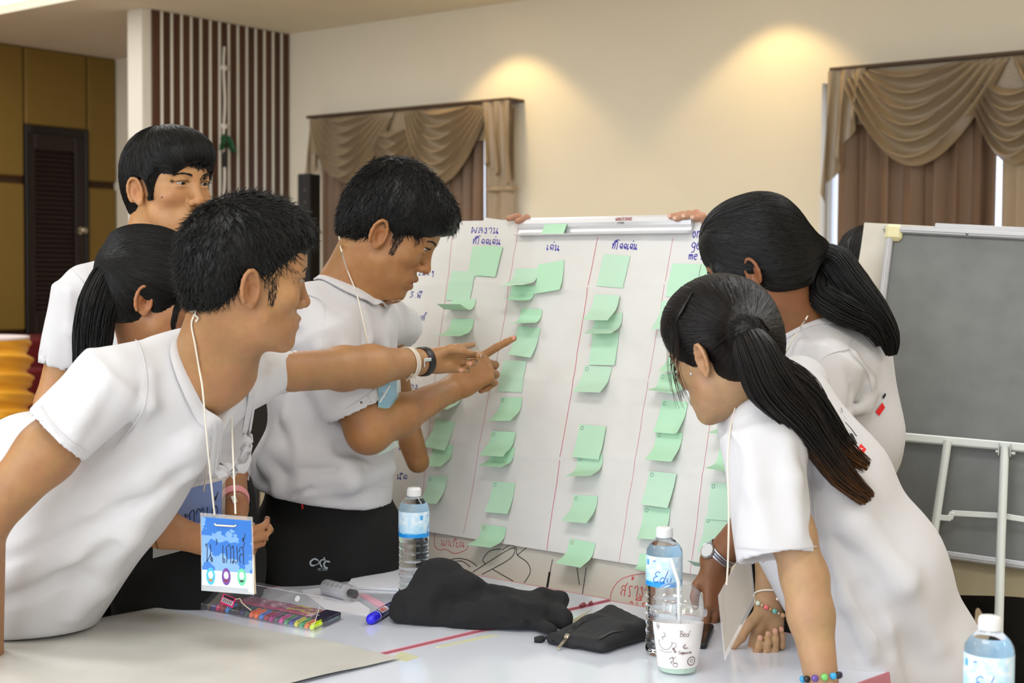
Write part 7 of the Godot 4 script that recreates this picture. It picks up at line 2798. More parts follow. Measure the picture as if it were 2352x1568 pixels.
	b.grid(4, 4, func(u: float, v: float) -> Vector3: return c0 + ux * lerpf(0.03, 0.98, u) + uy * lerpf(0.0, 0.62, v) + n2 * 0.0006, false, 0.0003)
	obj("card", b, mat(Color(0.10, 0.42, 0.80), 0.35), bd)
	b = Buf.new()
	b.grid(4, 4, func(u: float, v: float) -> Vector3: return c0 + ux * lerpf(0.08, 0.98, u) + uy * lerpf(0.62, 0.90, v) + n2 * 0.0006, false, 0.0003)
	obj("card_foot", b, mat(Color(0.80, 0.82, 0.84), 0.5), bd)
	b = Buf.new()
	b.col = Color(0.05, 0.08, 0.16)
	text_strokes(b, "น'นะกานต์", func(p: Vector2) -> Array: return [c0 + ux * (0.06 + p.x * 0.205) + uy * (0.20 + p.y * 0.48) + n2 * 0.0014, n2], 0.0016, 0.08)
	obj("handwriting", b, vmat(0.6), bd)
	b = Buf.new()
	for q in [[402, 1112], [470, 1106]]:
		b.tube([P(q[0] + 8.0, q[1] - 60.0, 2.82), P(q[0], q[1] + 6.0, 2.765), P(q[0] - 2.0, q[1] + 22.0, 2.76)], 0.0014, 6)
	obj("lanyard", b, mat(Color(0.86, 0.83, 0.78), 0.8), bd)
	var fd := thing("paper_folder", "cream card folder behind the blue badge over the pen case", "folder")
	b = Buf.new()
	var g0 := P(566, 1195, 2.72)
	b.grid(3, 6, func(u: float, v: float) -> Vector3: return g0 + (P(584, 1200, 2.73) - g0) * u + (P(570, 1358, 2.75) - g0) * v + Vector3(0, 0, 0.006 * sin(v * 3.0)), false, 0.003)
	obj("sheet", b, mat(Color(0.85, 0.78, 0.65), 0.7), fd)

func girl_bent() -> void:
	var o := thing("person", "girl with long loose-ended black ponytail and silver wristwatch bending toward the flipchart", "person")
	var t := head_at(1750, 626, 2.88, Vector3(-0.78, -0.42, -0.42), Vector3(-0.35, 0.92, -0.08), 0.98)
	var f := Field.new()
	add_head(f, t, true)
	var nb := P(1842, 752, 2.93)
	f.cap(hp(t, 0, -15, -26), nb, 0.050, 0.056, 0.03)
	f.cap(hp(t, 0, -50, 0), P(1815, 770, 2.92), 0.028, 0.035, 0.04)
	f.cap(nb, P(1900, 960, 2.98), 0.055, 0.065, 0.03)
	var ls := P(1912, 830, 2.82)
	var le := P(1792, 1130, 2.74)
	var lw := P(1640, 1288, 2.80)
	f.cap(ls, le, 0.038, 0.035, 0.02)
	f.cap(le, le.lerp(lw, 0.4), 0.036, 0.035, 0.02)
	f.cap(le.lerp(lw, 0.4), lw, 0.035, 0.0275, 0.02)
	var rs := P(1800, 790, 3.08)
	f.cap(rs, P(1740, 1000, 3.15), 0.036, 0.033, 0.02)
	f.cap(P(1740, 1000, 3.15), P(1720, 1230, 3.05), 0.033, 0.025, 0.02)
	var kn := on_table(1652, 1398, 0.775)
	var hy := (kn - lw).normalized()
	var hz := Vector3(-0.35, -0.35, -0.85)
	hz = (hz - hy * hz.dot(hy)).normalized()
	add_hand(f, Transform3D(Basis(-hy.cross(hz), hy, hz), lw + hy * 0.006), [[25, 40, 25], [30, 42, 25], [34, 44, 25], [38, 44, 25]], [Vector3(20, 20, 8), Vector3(40, 44, 18), Vector3(46, 70, 26), Vector3(44, 92, 30)], 0.86)
	body(o, f, skin_tint(Color(0.53, 0.35, 0.235), t), [near_box(hp(t, 0, 10, 10), 0.13), near_box(lw + hy * 0.08, 0.09)])
	add_eyes(o, t, Vector2(0, -0.3))
	brow(o, t, f, 8)
	var hf := Field.new()
	var hb := t.basis.orthonormalized()
	var tie := P(1872, 578, 2.90)
	hf.ell(hp(t, 0, 54, -14), Vector3(0.085, 0.108, 0.106), hb)
	hf.ell(hp(t, 0, 82, 24), Vector3(0.074, 0.073, 0.068), hb, 0.03)
	hf.ell(hp(t, 0, 0, -50), Vector3(0.068, 0.078, 0.052), hb, 0.03)
	hf.cap(hp(t, 0, 70, -50), tie, 0.062, 0.022, 0.04)
	hf.cap(hp(t, 0, 10, -60), tie, 0.05, 0.022, 0.04)
	hf.ell(hp(t, 0, -28, 116), Vector3(0.074, 0.090, 0.060), hb, 0.012, 1)
	for g in [-1.0, 1.0]:
		hf.ell(hp(t, g * 92, -24, -2), Vector3(0.032, 0.030, 0.026), hb, 0.010, 1)
		hf.cap(hp(t, g * 66, 40, 62), hp(t, g * 76, -5, 40), 0.010, 0.006, 0.02)
	hf.cut(hp(t, 0, -62, -60), t.basis * Vector3(0, -0.95, 0.25), 0.01)
	var dark := func(r: RandomNumberGenerator, u: float, _p: float) -> Color: return black_hair(r, Vector3.ZERO).lerp(Color(0.17, 0.11, 0.08), maxf(0.0, u - 0.6) * r.randf())
	long_hair(o, hf, t, tie, 3800, 23, [
		[[tie, P(1908, 610, 2.90), P(1950, 665, 2.88), P(2002, 722, 2.86), P(2040, 775, 2.86), P(2048, 822, 2.87)], [0.022, 0.048, 0.046, 0.036, 0.020, 0.004], 1300],
		[[P(1890, 640, 2.88), P(1890, 680, 2.86), P(1940, 712, 2.84), P(2000, 745, 2.84), P(2030, 800, 2.85)], [0.022, 0.030, 0.030, 0.022, 0.006], 500]], black_hair, dark)
	var b := Buf.new()
	b.tube(ring_points(tie, (P(1908, 610, 2.90) - tie).normalized(), 0.0225), 0.0035, 8, false)
	obj("hair_tie", b, mat(Color(0.04, 0.04, 0.045), 0.7), o)
	var s := Field.new()
	var ax := Vector3(0.3, 0, 1).normalized()
	s.cap(ls + Vector3(-0.01, -0.008, 0), nb + Vector3(0.01, -0.045, 0), 0.056, 0.070, 0.04)
	s.cap(nb + Vector3(0, -0.045, 0), rs, 0.062, 0.055, 0.04)
	s.cap(P(1905, 860, 2.95), P(1930, 1010, 3.0), 0.108, 0.118, 0.05, 0, false, ax, 1.1)
	s.cap(P(1930, 1010, 3.0), P(1870, 1260, 3.12), 0.112, 0.125, 0.05, 0, false, ax, 1.1)
	s.cap(P(1990, 800, 2.95), P(2000, 960, 3.0), 0.045, 0.04, 0.06)
	var lc := P(1846, 1010, 2.78)
	s.cap(ls, lc, 0.060, 0.066, 0.03, 0, true)
	crease(s, [[1840, 790], [1820, 860], [1800, 930]], 0.012, 0.006)
	crease(s, [[1962, 812], [1990, 880], [1985, 950]], 0.014, 0.008)
	crease(s, [[1940, 960], [1985, 930], [2010, 900]], 0.012, 0.006)
	crease(s, [[1935, 980], [1975, 945], [2005, 930]], 0.006, 0.005, true)
	crease(s, [[1945, 850], [1958, 900], [1950, 960]], 0.007, 0.006, true)
	crease(s, [[1890, 800], [1868, 880], [1850, 950]], 0.014, 0.006)
	s.cut(P(1870, 1300, 3.0), Vector3.DOWN, 0.006)
	var naked := Field.new()
	naked.ps = s.ps.duplicate()
	var axis := Vector3(-0.45, 0.88, -0.02).normalized()
	var nc := nb + Vector3(-0.004, 0.0, 0.0)
	collar(o, naked, nc, axis, Vector3(-0.8, -0.2, -0.4), 0.064, 0.062, 0.017)
	s.cap(nc - axis * 0.07, nc + axis * 0.2, 0.063, 0.063, 0.006, 1, true)
	s.cap(lc.lerp(ls, 0.12), lc.lerp(ls, -0.3), 0.052, 0.052, 0.004, 1, true)
	b = Buf.new()
	s.mesh(b, 0.0065, cloth_wave(53, 0.006, 4.0))
	var sh := obj("t_shirt", b, shirt_mat(), o)
	b = Buf.new()
	seam(b, naked, [[1958, 712], [1960, 760], [1952, 800], [1990, 850], [2003, 900]])
	seam(b, naked, [[1952, 800], [1900, 815], [1862, 850], [1840, 880]])
	obj("seam", b, shirt_mat(), o)
	b = Buf.new()
	b.col = Color(0.84, 0.14, 0.14)
	ink(b, naked, [[2012, 950], [2026, 930]], 0.013)
	b.col = Color(0.09, 0.09, 0.10)
	ink(b, naked, [[2024, 914], [2030, 904]], 0.006)
	obj("printed_mark", b, vmat(0.8), sh)
	cord(o, "lanyard", [on_skin(naked, 1872, 692, 0.003), on_skin(naked, 1856, 724, 0.005), on_skin(naked, 1838, 752, 0.005), on_skin(naked, 1815, 788, 0.005), on_skin(naked, 1800, 815, 0.006)])
	legs(o, P(1850, 1380, 3.16), Vector3(0.6, 0, -0.8), 0.18, P(1830, 2050, 3.16), m_black(), 0.10)
	var w := thing("wristwatch", "silver metal wristwatch on the dark forearm resting behind the drink", "watch")
	var steel := mat(Color(0.78, 0.78, 0.80), 0.22, 0.95)
	var w0 := le.lerp(lw, 0.80)
	var w1 := le.lerp(lw, 0.97)
	for k in 3:
		band(w, "link_row", f, w0.lerp(w1, 0.30 + 0.17 * k), w0.lerp(w1, 0.40 + 0.17 * k), 0.030, 0.0050, 0.0034, steel if k != 1 else mat(Color(0.6, 0.6, 0.63), 0.3, 0.9))
	var dc := on_skin(f, 1626, 1264, 0.004)
	var dz := (Vector3(-0.65, 0.45, 0.62)).normalized()
	var dx := Vector3(0.5, -0.7, 0).cross(dz).normalized()
	b = Buf.new()
	b.lathe(at(dc, Basis(dx, dz, dx.cross(dz))), [Vector2(0.0, -0.004), Vector2(0.0150, -0.004), Vector2(0.0165, -0.001), Vector2(0.0165, 0.002), Vector2(0.0145, 0.0045), Vector2(0.0135, 0.0042), Vector2(0.0135, 0.003)], 32)
	obj("watch_case", b, steel, w)
	b = Buf.new()
	b.lathe(at(dc, Basis(dx, dz, dx.cross(dz))), [Vector2(0.0, 0.0032), Vector2(0.0135, 0.0032), Vector2(0.0136, 0.002)], 32)
	obj("dial", b, mat(Color(0.82, 0.82, 0.82), 0.2), w)

func ring_points(c: Vector3, n: Vector3, r: float) -> Array:
	var e1 := n.cross(Vector3(0.2, 0.4, 1)).normalized()
	var e2 := n.cross(e1)
	var out := []
	for k in 25: out.append(c + (e1 * cos(TAU * k / 24.0) + e2 * sin(TAU * k / 24.0)) * r)
	return out

func print_patch(b: Buf, f: Field, px: Array) -> void:      # ink on cloth, laid out from the corners that show
	var q := []
	for p in px: q.append(on_skin(f, p[0], p[1], 0.0035))
	var n: Vector3 = (q[1] - q[0]).cross(q[2] - q[0]).normalized()
	if n.dot(cam_at - q[0]) < 0: n = -n
	b.flat(q, n)

func ink(b: Buf, f: Field, px: Array, w: float) -> void:
	var pts := []
	var nn := []
	for k in px.size() - 1:
		for j in 5:
			var x := lerpf(px[k][0], px[k + 1][0], j / 4.0)
			var y := lerpf(px[k][1], px[k + 1][1], j / 4.0)
			var p := on_skin(f, x, y)
			var n := f.normal(p)
			pts.append(p + n * 0.0042)
			nn.append(n)
	b.ribbon(pts, nn, w)

func girl_in_front() -> void:
	var o := thing("person", "girl with hair clips and brown-tipped ponytail leaning on the table with both hands", "person")
	var t := head_at(1670, 826, 2.46, Vector3(-0.63, -0.40, -0.67), Vector3(-0.27, 0.92, -0.20), 0.93)
	var skin := Color(0.65, 0.505, 0.37)
	var f := Field.new()
	add_head(f, t, true)
	var nb := P(1738, 925, 2.54)
	f.cap(hp(t, 0, -15, -26), nb, 0.047, 0.055, 0.03)
	f.cap(hp(t, 0, -50, 0), P(1712, 930, 2.56), 0.028, 0.035, 0.04)
	f.cap(nb, P(1850, 1120, 2.58), 0.05, 0.06, 0.03)
	var ls := P(1752, 1000, 2.40)
	var le := P(1848, 1325, 2.33)
	var lw := P(1889, 1572, 2.29)
	f.cap(ls, ls.lerp(le, 0.7), 0.039, 0.037, 0.02)
	f.cap(ls.lerp(le, 0.7), le, 0.037, 0.0365, 0.02)
	f.cap(le, le.lerp(lw, 0.35), 0.0365, 0.0355, 0.02)
	f.cap(le.lerp(lw, 0.35), lw, 0.0355, 0.0265, 0.02)
	add_hand(f, Transform3D(Basis(Vector3(0.5, 0.0, 0.5), Vector3(-0.45, -0.2, 0.6), Vector3(0, -1, 0)).orthonormalized(), lw + Vector3(-0.004, -0.024, 0.012)), [[5, 14, 10], [5, 14, 10], [6, 14, 10], [8, 14, 10]], [Vector3(-20, 20, 8), Vector3(-42, 40, 12), Vector3(-58, 62, 14), Vector3(-66, 84, 16)] if false else [Vector3(20, 20, 8), Vector3(42, 40, 12), Vector3(58, 62, 14), Vector3(66, 84, 16)], 0.86)
	var rs := P(1835, 870, 2.74)
	var re := P(1782, 1180, 2.76)
	var rw := P(1766, 1392, 2.63)
	f.cap(rs, re, 0.036, 0.034, 0.02)
	f.cap(re, re.lerp(rw, 0.4), 0.034, 0.034, 0.02)
	f.cap(re.lerp(rw, 0.4), rw, 0.034, 0.0255, 0.02)
	var hy := Vector3(-0.12, -0.92, 0.30).normalized()
	var hz := Vector3(0.05, 0.30, 0.95)
	hz = (hz - hy * hz.dot(hy)).normalized()
	var nails := []
	add_hand(f, Transform3D(Basis(hy.cross(hz), hy, hz), rw + hy * 0.004), [[62, 84, 40, 0.10], [74, 86, 40, 0.02], [82, 86, 36, -0.06], [88, 84, 36, -0.12]], [Vector3(22, 16, 12), Vector3(46, 44, 24), Vector3(60, 72, 28), Vector3(74, 94, 22)], 0.84, nails)
	body(o, f, skin_tint(skin, t), [near_box(hp(t, 0, 0, 10), 0.13), near_box(rw + hy * 0.06, 0.085)])
	add_eyes(o, t, Vector2(0, -0.3))
	brow(o, t, f, 6)
	add_nails(o, nails)
	var hf := Field.new()
	var hb := t.basis.orthonormalized()
	var tie := P(1712, 762, 2.335)
	hf.ell(hp(t, 0, 56, -10), Vector3(0.078, 0.098, 0.098), hb)
	hf.ell(hp(t, 0, 84, 28), Vector3(0.068, 0.062, 0.068), hb, 0.03)
	hf.ell(hp(t, 0, -4, -50), Vector3(0.060, 0.074, 0.046), hb, 0.03)
	hf.cap(hp(t, 0, 60, -70), tie, 0.045, 0.020, 0.04)
	hf.cap(hp(t, 0, 10, -70), tie, 0.045, 0.020, 0.04)
	hf.ell(hp(t, 0, -26, 108), Vector3(0.072, 0.092, 0.062), hb, 0.012, 1)
	for g in [-1.0, 1.0]:
		hf.ell(hp(t, g * 90, -14, 0), Vector3(0.030, 0.034, 0.028), hb, 0.010, 1)
	hf.cut(hp(t, 0, -58, -60), t.basis * Vector3(0, -0.95, 0.25), 0.01)
	var brown := func(r: RandomNumberGenerator, q: Vector3) -> Color: return black_hair(r, q).lerp(Color(0.13, 0.085, 0.065), r.randf() * 0.7)
	var tips := func(r: RandomNumberGenerator, u: float, ph: float) -> Color:
		var c := Color(0.10, 0.068, 0.052).lerp(Color(0.05, 0.04, 0.038), r.randf())
		return c.lerp(Color(0.46, 0.29, 0.13), clampf((u - 0.55 + 0.25 * sin(ph)) * 1.5, 0.0, 1.0) * (0.35 + 0.65 * absf(sin(ph * 3.0))))
	long_hair(o, hf, t, tie, 3800, 29, [
		[[tie, P(1735, 810, 2.315), P(1770, 880, 2.32), P(1835, 950, 2.35), P(1885, 1020, 2.375), P(1935, 1090, 2.40), P(2008, 1155, 2.42)], [0.020, 0.036, 0.042, 0.034, 0.026, 0.020, 0.006], 1200, 0.006],
		[[P(1735, 800, 2.315), P(1780, 850, 2.325), P(1850, 905, 2.35), P(1900, 975, 2.375), P(1940, 1030, 2.40), P(2002, 1075, 2.42)], [0.020, 0.028, 0.024, 0.020, 0.016, 0.006], 500, 0.006],
		[[P(1770, 830, 2.42), P(1815, 840, 2.42), P(1865, 875, 2.42), P(1900, 930, 2.42), P(1925, 985, 2.42)], [0.010, 0.010, 0.008, 0.006, 0.004], 60, 0.004],
		[[hp(t, 74, 60, 50), P(1546, 740, 2.44), P(1547, 800, 2.43), P(1553, 870, 2.43), P(1580, 950, 2.44)], [0.010, 0.010, 0.010, 0.009, 0.014], 26, 0.004, 0.5],
		], brown, tips)
	var b := Buf.new()
	b.tube(ring_points(tie, (P(1735, 810, 2.315) - tie).normalized(), 0.0205), 0.0042, 8, false)
	obj("hair_tie", b, mat(Color(0.03, 0.03, 0.035), 0.8), o)
	for q in [[1546, 752, 1590, 672], [1738, 728, 1768, 758], [1640, 800, 1680, 762]]:
		b = Buf.new()
		var p0 := on_skin(hf, q[0], q[1], 0.003)
		var p1 := on_skin(hf, q[2], q[3], 0.003)
		var m := on_skin(hf, (q[0] + q[2]) * 0.5, (q[1] + q[3]) * 0.5, 0.004)
		b.tube([p0, p0.lerp(m, 0.6) + Vector3(0, 0.002, 0.001), m, p1], [0.0012, 0.0026, 0.003, 0.0016], 6)
		var clip := obj("hair_clip", b, mat(Color(0.10, 0.095, 0.09), 0.25, 0.6), o)
	b = Buf.new()
	var ear := Field.new()
	ear.ell(on_skin(f, 1587, 858, 0.001), Vector3.ONE * 0.003)
	ear.mesh(b, 0.0015)
	obj("ear_stud", b, mat(Color(0.9, 0.9, 0.92), 0.1, 0.9), o)
	var s := Field.new()
	var ax := Vector3(0.2, 0, 1).normalized()
	s.cap(ls + Vector3(0.01, -0.0, 0), nb + Vector3(0.012, -0.042, 0), 0.066, 0.068, 0.04)
	s.cap(nb + Vector3(0.01, -0.045, 0), rs + Vector3(0, -0.01, 0), 0.066, 0.055, 0.04)
	s.cap(P(1800, 985, 2.54), P(1890, 1130, 2.57), 0.088, 0.112, 0.05, 0, false, ax, 1.1)
	s.cap(P(1890, 1130, 2.57), P(1985, 1310, 2.60), 0.112, 0.135, 0.05, 0, false, ax, 1.1)
	s.cap(P(1985, 1310, 2.60), P(2095, 1520, 2.62), 0.135, 0.120, 0.05, 0, false, ax, 1.1)
	s.cap(P(2095, 1520, 2.62), P(2110, 1620, 2.64), 0.120, 0.125, 0.05, 0, false, ax, 1.1)
	s.cap(P(1850, 930, 2.64), P(1950, 1080, 2.62), 0.05, 0.06, 0.06)
	s.cap(P(1950, 1390, 2.50), P(1988, 1640, 2.50), 0.055, 0.06, 0.06)
	s.cap(P(1770, 1260, 2.62), P(1880, 1370, 2.60), 0.03, 0.05, 0.06)
	var lc := P(1786, 1283, 2.345)
	s.cap(ls + Vector3(-0.004, 0.0, 0), lc, 0.067, 0.0675, 0.03, 0, true)
	crease(s, [[1900, 1200], [1960, 1320], [2020, 1450], [2060, 1568]], 0.020, 0.010)
	crease(s, [[1905, 1270], [1950, 1380], [2000, 1500]], 0.018, 0.008)
	crease(s, [[1925, 1240], [1985, 1360], [2050, 1500]], 0.010, 0.007, true, 0.02)
	crease(s, [[1960, 1180], [2060, 1330], [2140, 1480]], 0.028, 0.010)
	crease(s, [[1880, 1060], [1960, 1200], [2080, 1340]], 0.024, 0.008)
	crease(s, [[1930, 1420], [1960, 1500], [2000, 1568]], 0.008, 0.005, true)
	crease(s, [[1870, 1010], [1862, 1100], [1872, 1220]], 0.010, 0.009, true, 0.02)
	crease(s, [[1720, 1010], [1735, 1120], [1760, 1230]], 0.016, 0.005)
	crease(s, [[1800, 1000], [1815, 1100], [1830, 1220]], 0.016, 0.005)
	s.cut(P(2100, 1610, 2.6), Vector3.DOWN, 0.006)
	var naked := Field.new()
	naked.ps = s.ps.duplicate()
	var axis := Vector3(-0.38, 0.90, -0.06).normalized()
	var nc := nb + Vector3(-0.002, 0.0, 0.0)
	collar(o, naked, nc, axis, Vector3(-0.7, -0.2, -0.6), 0.062, 0.060, 0.017)
	s.cap(nc - axis * 0.07, nc + axis * 0.2, 0.061, 0.061, 0.006, 1, true)
	s.cap(lc.lerp(ls, 0.10), lc.lerp(ls, -0.3), 0.054, 0.054, 0.004, 1, true)
	b = Buf.new()
	s.mesh(b, 0.0065, cloth_wave(63, 0.006, 3.6, Vector3(0.5, -0.85, 0)))
	var sh := obj("t_shirt", b, shirt_mat(), o)
	b = Buf.new()
	seam(b, naked, [[1700, 960], [1760, 935], [1830, 960], [1862, 1040], [1868, 1140], [1878, 1240]])
	seam(b, naked, [[1690, 1256], [1780, 1262], [1876, 1254]], 0.0008)
	obj("seam", b, shirt_mat(), o)
	b = Buf.new()      # the print across her back
	b.col = Color(0.09, 0.085, 0.085)
	ink(b, naked, [[1907, 1031], [1933, 1069]], 0.010)
	ink(b, naked, [[1921, 1046], [1928, 1032]], 0.008)
	ink(b, naked, [[1921, 1048], [1945, 1056]], 0.009)
	ink(b, naked, [[1935, 992], [1949, 1020]], 0.009)
	ink(b, naked, [[1951, 998], [1962, 1022]], 0.009)
	ink(b, naked, [[1942, 1010], [1956, 1006]], 0.008)
	ink(b, naked, [[1937, 972], [1950, 986], [1964, 1005]], 0.004)
	ink(b, naked, [[1934, 958], [1940, 966]], 0.002)
	ink(b, naked, [[1928, 940], [1932, 950]], 0.002)
	b.col = Color(0.86, 0.13, 0.12)
	ink(b, naked, [[1943, 1083], [1960, 1056], [1980, 1028]], 0.0135)
	obj("printed_mark", b, vmat(0.8), sh)
	b = Buf.new()
	b.col = Color(0.92, 0.86, 0.86)
	for w in pen_word("HAEN PHA", 0.12):
		var px := []
		for p in w: px.append([1946.0 + p.x * 7.2 - (1.0 - p.y) * 7.0, 1086.0 - p.x * 11.6 - (1.0 - p.y) * 4.5])
		var pts := []
		var nn := []
		for q in px:
			var p := on_skin(naked, q[0], q[1])
			var n := naked.normal(p)
			pts.append(p + n * 0.0052)
			nn.append(n)
		b.ribbon(pts, nn, 0.0011)
	obj("lettering", b, vmat(0.8), sh)
	legs(o, P(2130, 1640, 2.70), Vector3(0.6, 0, -0.8), 0.18, P(2120, 2300, 2.75), m_black(), 0.06)
	# bracelets
	var w := thing("cord_bracelet", "white knotted cord bracelet above the pastel bead bracelet", "bracelet")
	var wc := mat(Color(0.90, 0.87, 0.83), 0.7)
	band(w, "cord", f, P(1766, 1362, 2.65), P(1766, 1374, 2.645), 0.030, 0.0035, 0.003, wc)
	b = Buf.new()
	var kn := Field.new()
	kn.cap(on_skin(f, 1786, 1375, 0.002), on_skin(f, 1798, 1377, 0.002), 0.0035, 0.003)
	kn.mesh(b, 0.0018)
	obj("knot", b, wc, w)
	w = thing("bead_bracelet", "pastel bead bracelet with pink and teal beads on the turned-up wrist", "bracelet")
	var beads := [Color(0.80, 0.84, 0.76), Color(0.82, 0.70, 0.55), Color(0.90, 0.45, 0.45), Color(0.80, 0.62, 0.42), Color(0.45, 0.70, 0.66), Color(0.85, 0.80, 0.72), Color(0.80, 0.62, 0.45)]
	for k in 7:
		var fb := Field.new()
		fb.ell(on_skin(f, 1741 + k * 9.5, 1385 + k * 4.6, 0.003), Vector3.ONE * (0.0052 if k % 2 == 0 else 0.0032))
		b = Buf.new()
		fb.mesh(b, 0.0022)
		obj("bead", b, mat(beads[k], 0.2), w)
	w = thing("bead_bracelet", "multicoloured bead bracelet at the frame's edge on the upright forearm", "bracelet")
	for k in 12:
		var a := TAU * k / 12.0
		var fb := Field.new()
		var ad := (lw - le).normalized()
		var e1 := ad.cross(Vector3(0, 0, 1)).normalized()
		fb.ell(f.settle(lw - ad * 0.012 + (e1 * cos(a) + ad.cross(e1) * sin(a)) * 0.03, 0.002), Vector3.ONE * 0.0065)
		b = Buf.new()
		fb.mesh(b, 0.003)
		obj("bead", b, mat([Color(0.2, 0.6, 0.8), Color(0.45, 0.75, 0.4), Color(0.4, 0.3, 0.6), Color(0.1, 0.1, 0.12)][k % 4], 0.25), w)
	# badge
	var bd := thing("name_badge", "brown-backed badge in clear pocket swinging beside the white sleeve over the table", "badge")
	var c0 := P(1649, 1368, 2.37)
	var c1 := P(1719, 1238, 2.44)
	var c3 := P(1664, 1516, 2.35)
	var ux := c1 - c0
	var uy := c3 - c0
	b = Buf.new()
	b.grid(4, 4, func(u: float, v: float) -> Vector3: return c0 + ux * u + uy * v, false, 0.0012)
	obj("clear_pocket", b, clear_plastic(0.2), bd)
	b = Buf.new()
	b.grid(4, 4, func(u: float, v: float) -> Vector3: return c0 + ux * lerpf(0.04, 0.97, u) + uy * lerpf(0.02, 0.92, v) + ux.cross(uy).normalized() * 0.0006, false, 0.0003)
	obj("card", b, mat(Color(0.62, 0.56, 0.46), 0.7), bd)
	cord(bd, "lanyard", [on_skin(naked, 1700, 905, 0.004), on_skin(naked, 1684, 955, 0.006), P(1672, 1040, 2.33), P(1674, 1180, 2.33), P(1672, 1290, 2.36), P(1669, 1342, 2.375)])

func plain_person(label: String, head: Transform3D, hip: Vector3, side: Vector3, arms: Array, feet: Vector3, extra := [], fine: Array[AABB] = [], tips := []) -> void:
	var o := thing("person", label, "person")
	var f := Field.new()
	add_head(f, head)
	var hb := head.basis.orthonormalized()
	var nb := hp(head, 0, -120, -30)
	var mid := nb.lerp(hip, 0.5)
	f.cap(hp(head, 0, -20, -25), nb, 0.052, 0.058, 0.03)
	f.cap(nb, mid, 0.06, 0.09, 0.05)
	for a in arms:
		for k in a.size() - 1: f.cap(a[k], a[k + 1], 0.038 - 0.004 * k, 0.034 - 0.004 * k, 0.02)
	for q in extra: f.cap(q[0], q[1], q[2], q[3], 0.004)
	var b := Buf.new()
	body(o, f, skin_tint(Color(0.70, 0.51, 0.40), head), fine)
	add_nails(o, tips, Color(0.80, 0.65, 0.57))
	var hf := Field.new()
	hf.ell(hp(head, 0, 54, -10), Vector3(0.086, 0.097, 0.108), hb)
	hf.ell(hp(head, 0, 0, -52), Vector3(0.064, 0.085, 0.048), hb, 0.03)
	hf.ell(hp(head, 0, -14, 108), Vector3(0.076, 0.092, 0.060), hb, 0.012, 1)
	b = Buf.new()
	b.col = Color(0.04, 0.035, 0.033)
	hf.mesh(b, 0.006)
	strands(b, hf, head, 900, 3, func(r: RandomNumberGenerator) -> Vector3: return around(r, Vector3(0, 45, -8), Vector3(95, 115, 115)), func(q: Vector3, _ph: float) -> Vector3: return Vector3(q.x * 0.005, -0.8, (q.z + 20) * 0.008), 0.05, 0.0012, 0.003, black_hair)
	obj("hair", b, hair_mat(), o)
	var s := Field.new()
	s.cap(nb + Vector3(0, -0.06, 0) + side * 0.13, nb + Vector3(0, -0.06, 0) - side * 0.13, 0.06, 0.06, 0.04)
	s.cap(nb + Vector3(0, -0.12, 0), hip, 0.12, 0.14, 0.06)
	for a in arms: s.cap(a[0], a[0].lerp(a[1], 0.75), 0.056, 0.056, 0.03, 0, true)
	s.cap(nb - Vector3(0, 0.06, 0), nb + Vector3(0, 0.2, 0), 0.062, 0.062, 0.006, 1, true)
	s.cut(hip + Vector3(0, -0.06, 0), Vector3.DOWN)
	b = Buf.new()
	s.mesh(b, 0.009, cloth_wave(3, 0.006, 4.0))
	obj("t_shirt", b, shirt_mat(), o)
	legs(o, hip + Vector3(0, -0.06, 0), side, 0.18, feet, m_black())

func hidden_people() -> void:
	# the one who holds the flipchart from behind
	var c := on_board(1395, 640, -0.34)
	var nh := Vector3(bn.x, 0, bn.z).normalized()
	var fr := []
	for side in 2:
		var x := 1182.0 if side == 0 else 1572.0
		var sh: Vector3 = c + bu * (-0.16 if side == 0 else 0.16) + Vector3(0, -0.20, 0)
		var wr := on_board(x + (14.0 if side == 0 else 26.0), 556, -0.06)
		var el := sh.lerp(wr, 0.5) + bu * (-0.10 if side == 0 else 0.10) + Vector3(0, -0.14, 0)
		fr.append([sh, el, wr])
	var extra := []
	var tips := []
	# fingers bent over the edge: each from behind, over the top, to its tip in front
	for q in [[[1196, 530], [1190, 497], [1168, 502], 0.0085], [[1216, 532], [1210, 500], [1188, 508], 0.0085], [[1580, 526], [1568, 494], [1541, 497], 0.0086], [[1594, 528], [1582, 492], [1554, 502], 0.0090], [[1610, 530], [1600, 490], [1574, 497], 0.0088], [[1624, 534], [1614, 496], [1594, 500], 0.0078]]:
		var l := on_board(q[0][0], q[0][1], -0.03)
		var m := on_board(q[1][0], q[1][1], 0.012)
		var e := on_board(q[2][0], q[2][1], 0.024)
		var r: float = q[3]
		extra.append([l, m, r * 1.1, r])
		extra.append([m, e, r, r * 0.82])
		tips.append([e + bn * r * 0.72, bn, (e - m).normalized(), 0.0045])
	for side in 2:
		for j in 4: extra.append([fr[side][2], on_board((1190.0 if side == 0 else 1580.0) + j * 14.0, 531, -0.031), 0.020, 0.0125])
	var fine: Array[AABB] = [near_box(on_board(1190, 520), 0.06), near_box(on_board(1590, 520), 0.07)]
	plain_person("person hidden behind the flipchart, only fingertips showing over its top edge", Transform3D(Basis(bu, Vector3.UP, nh), c), c + Vector3(0, -0.68, 0) - nh * 0.05, bu, fr, Vector3(c.x, 0, c.z) - nh * 0.08, extra, fine, tips.slice(2))
	# the one behind the grey board
	var h := head_at(1992, 640, 3.95, Vector3(0.5, -0.2, -0.85), Vector3(0, 1, 0), 0.95)
	var hip := P(2230, 1180, 4.0)
	plain_person("person behind the grey board, only dark hair and black trousers showing", h, hip, Vector3(0.85, 0, 0.5), [[h.origin + Vector3(0.18, -0.24, 0), h.origin + Vector3(0.32, -0.48, 0.05), h.origin + Vector3(0.35, -0.68, 0.2)]], Vector3(P(2310, 1300, 4.0).x, 0, P(2310, 1300, 4.0).z))

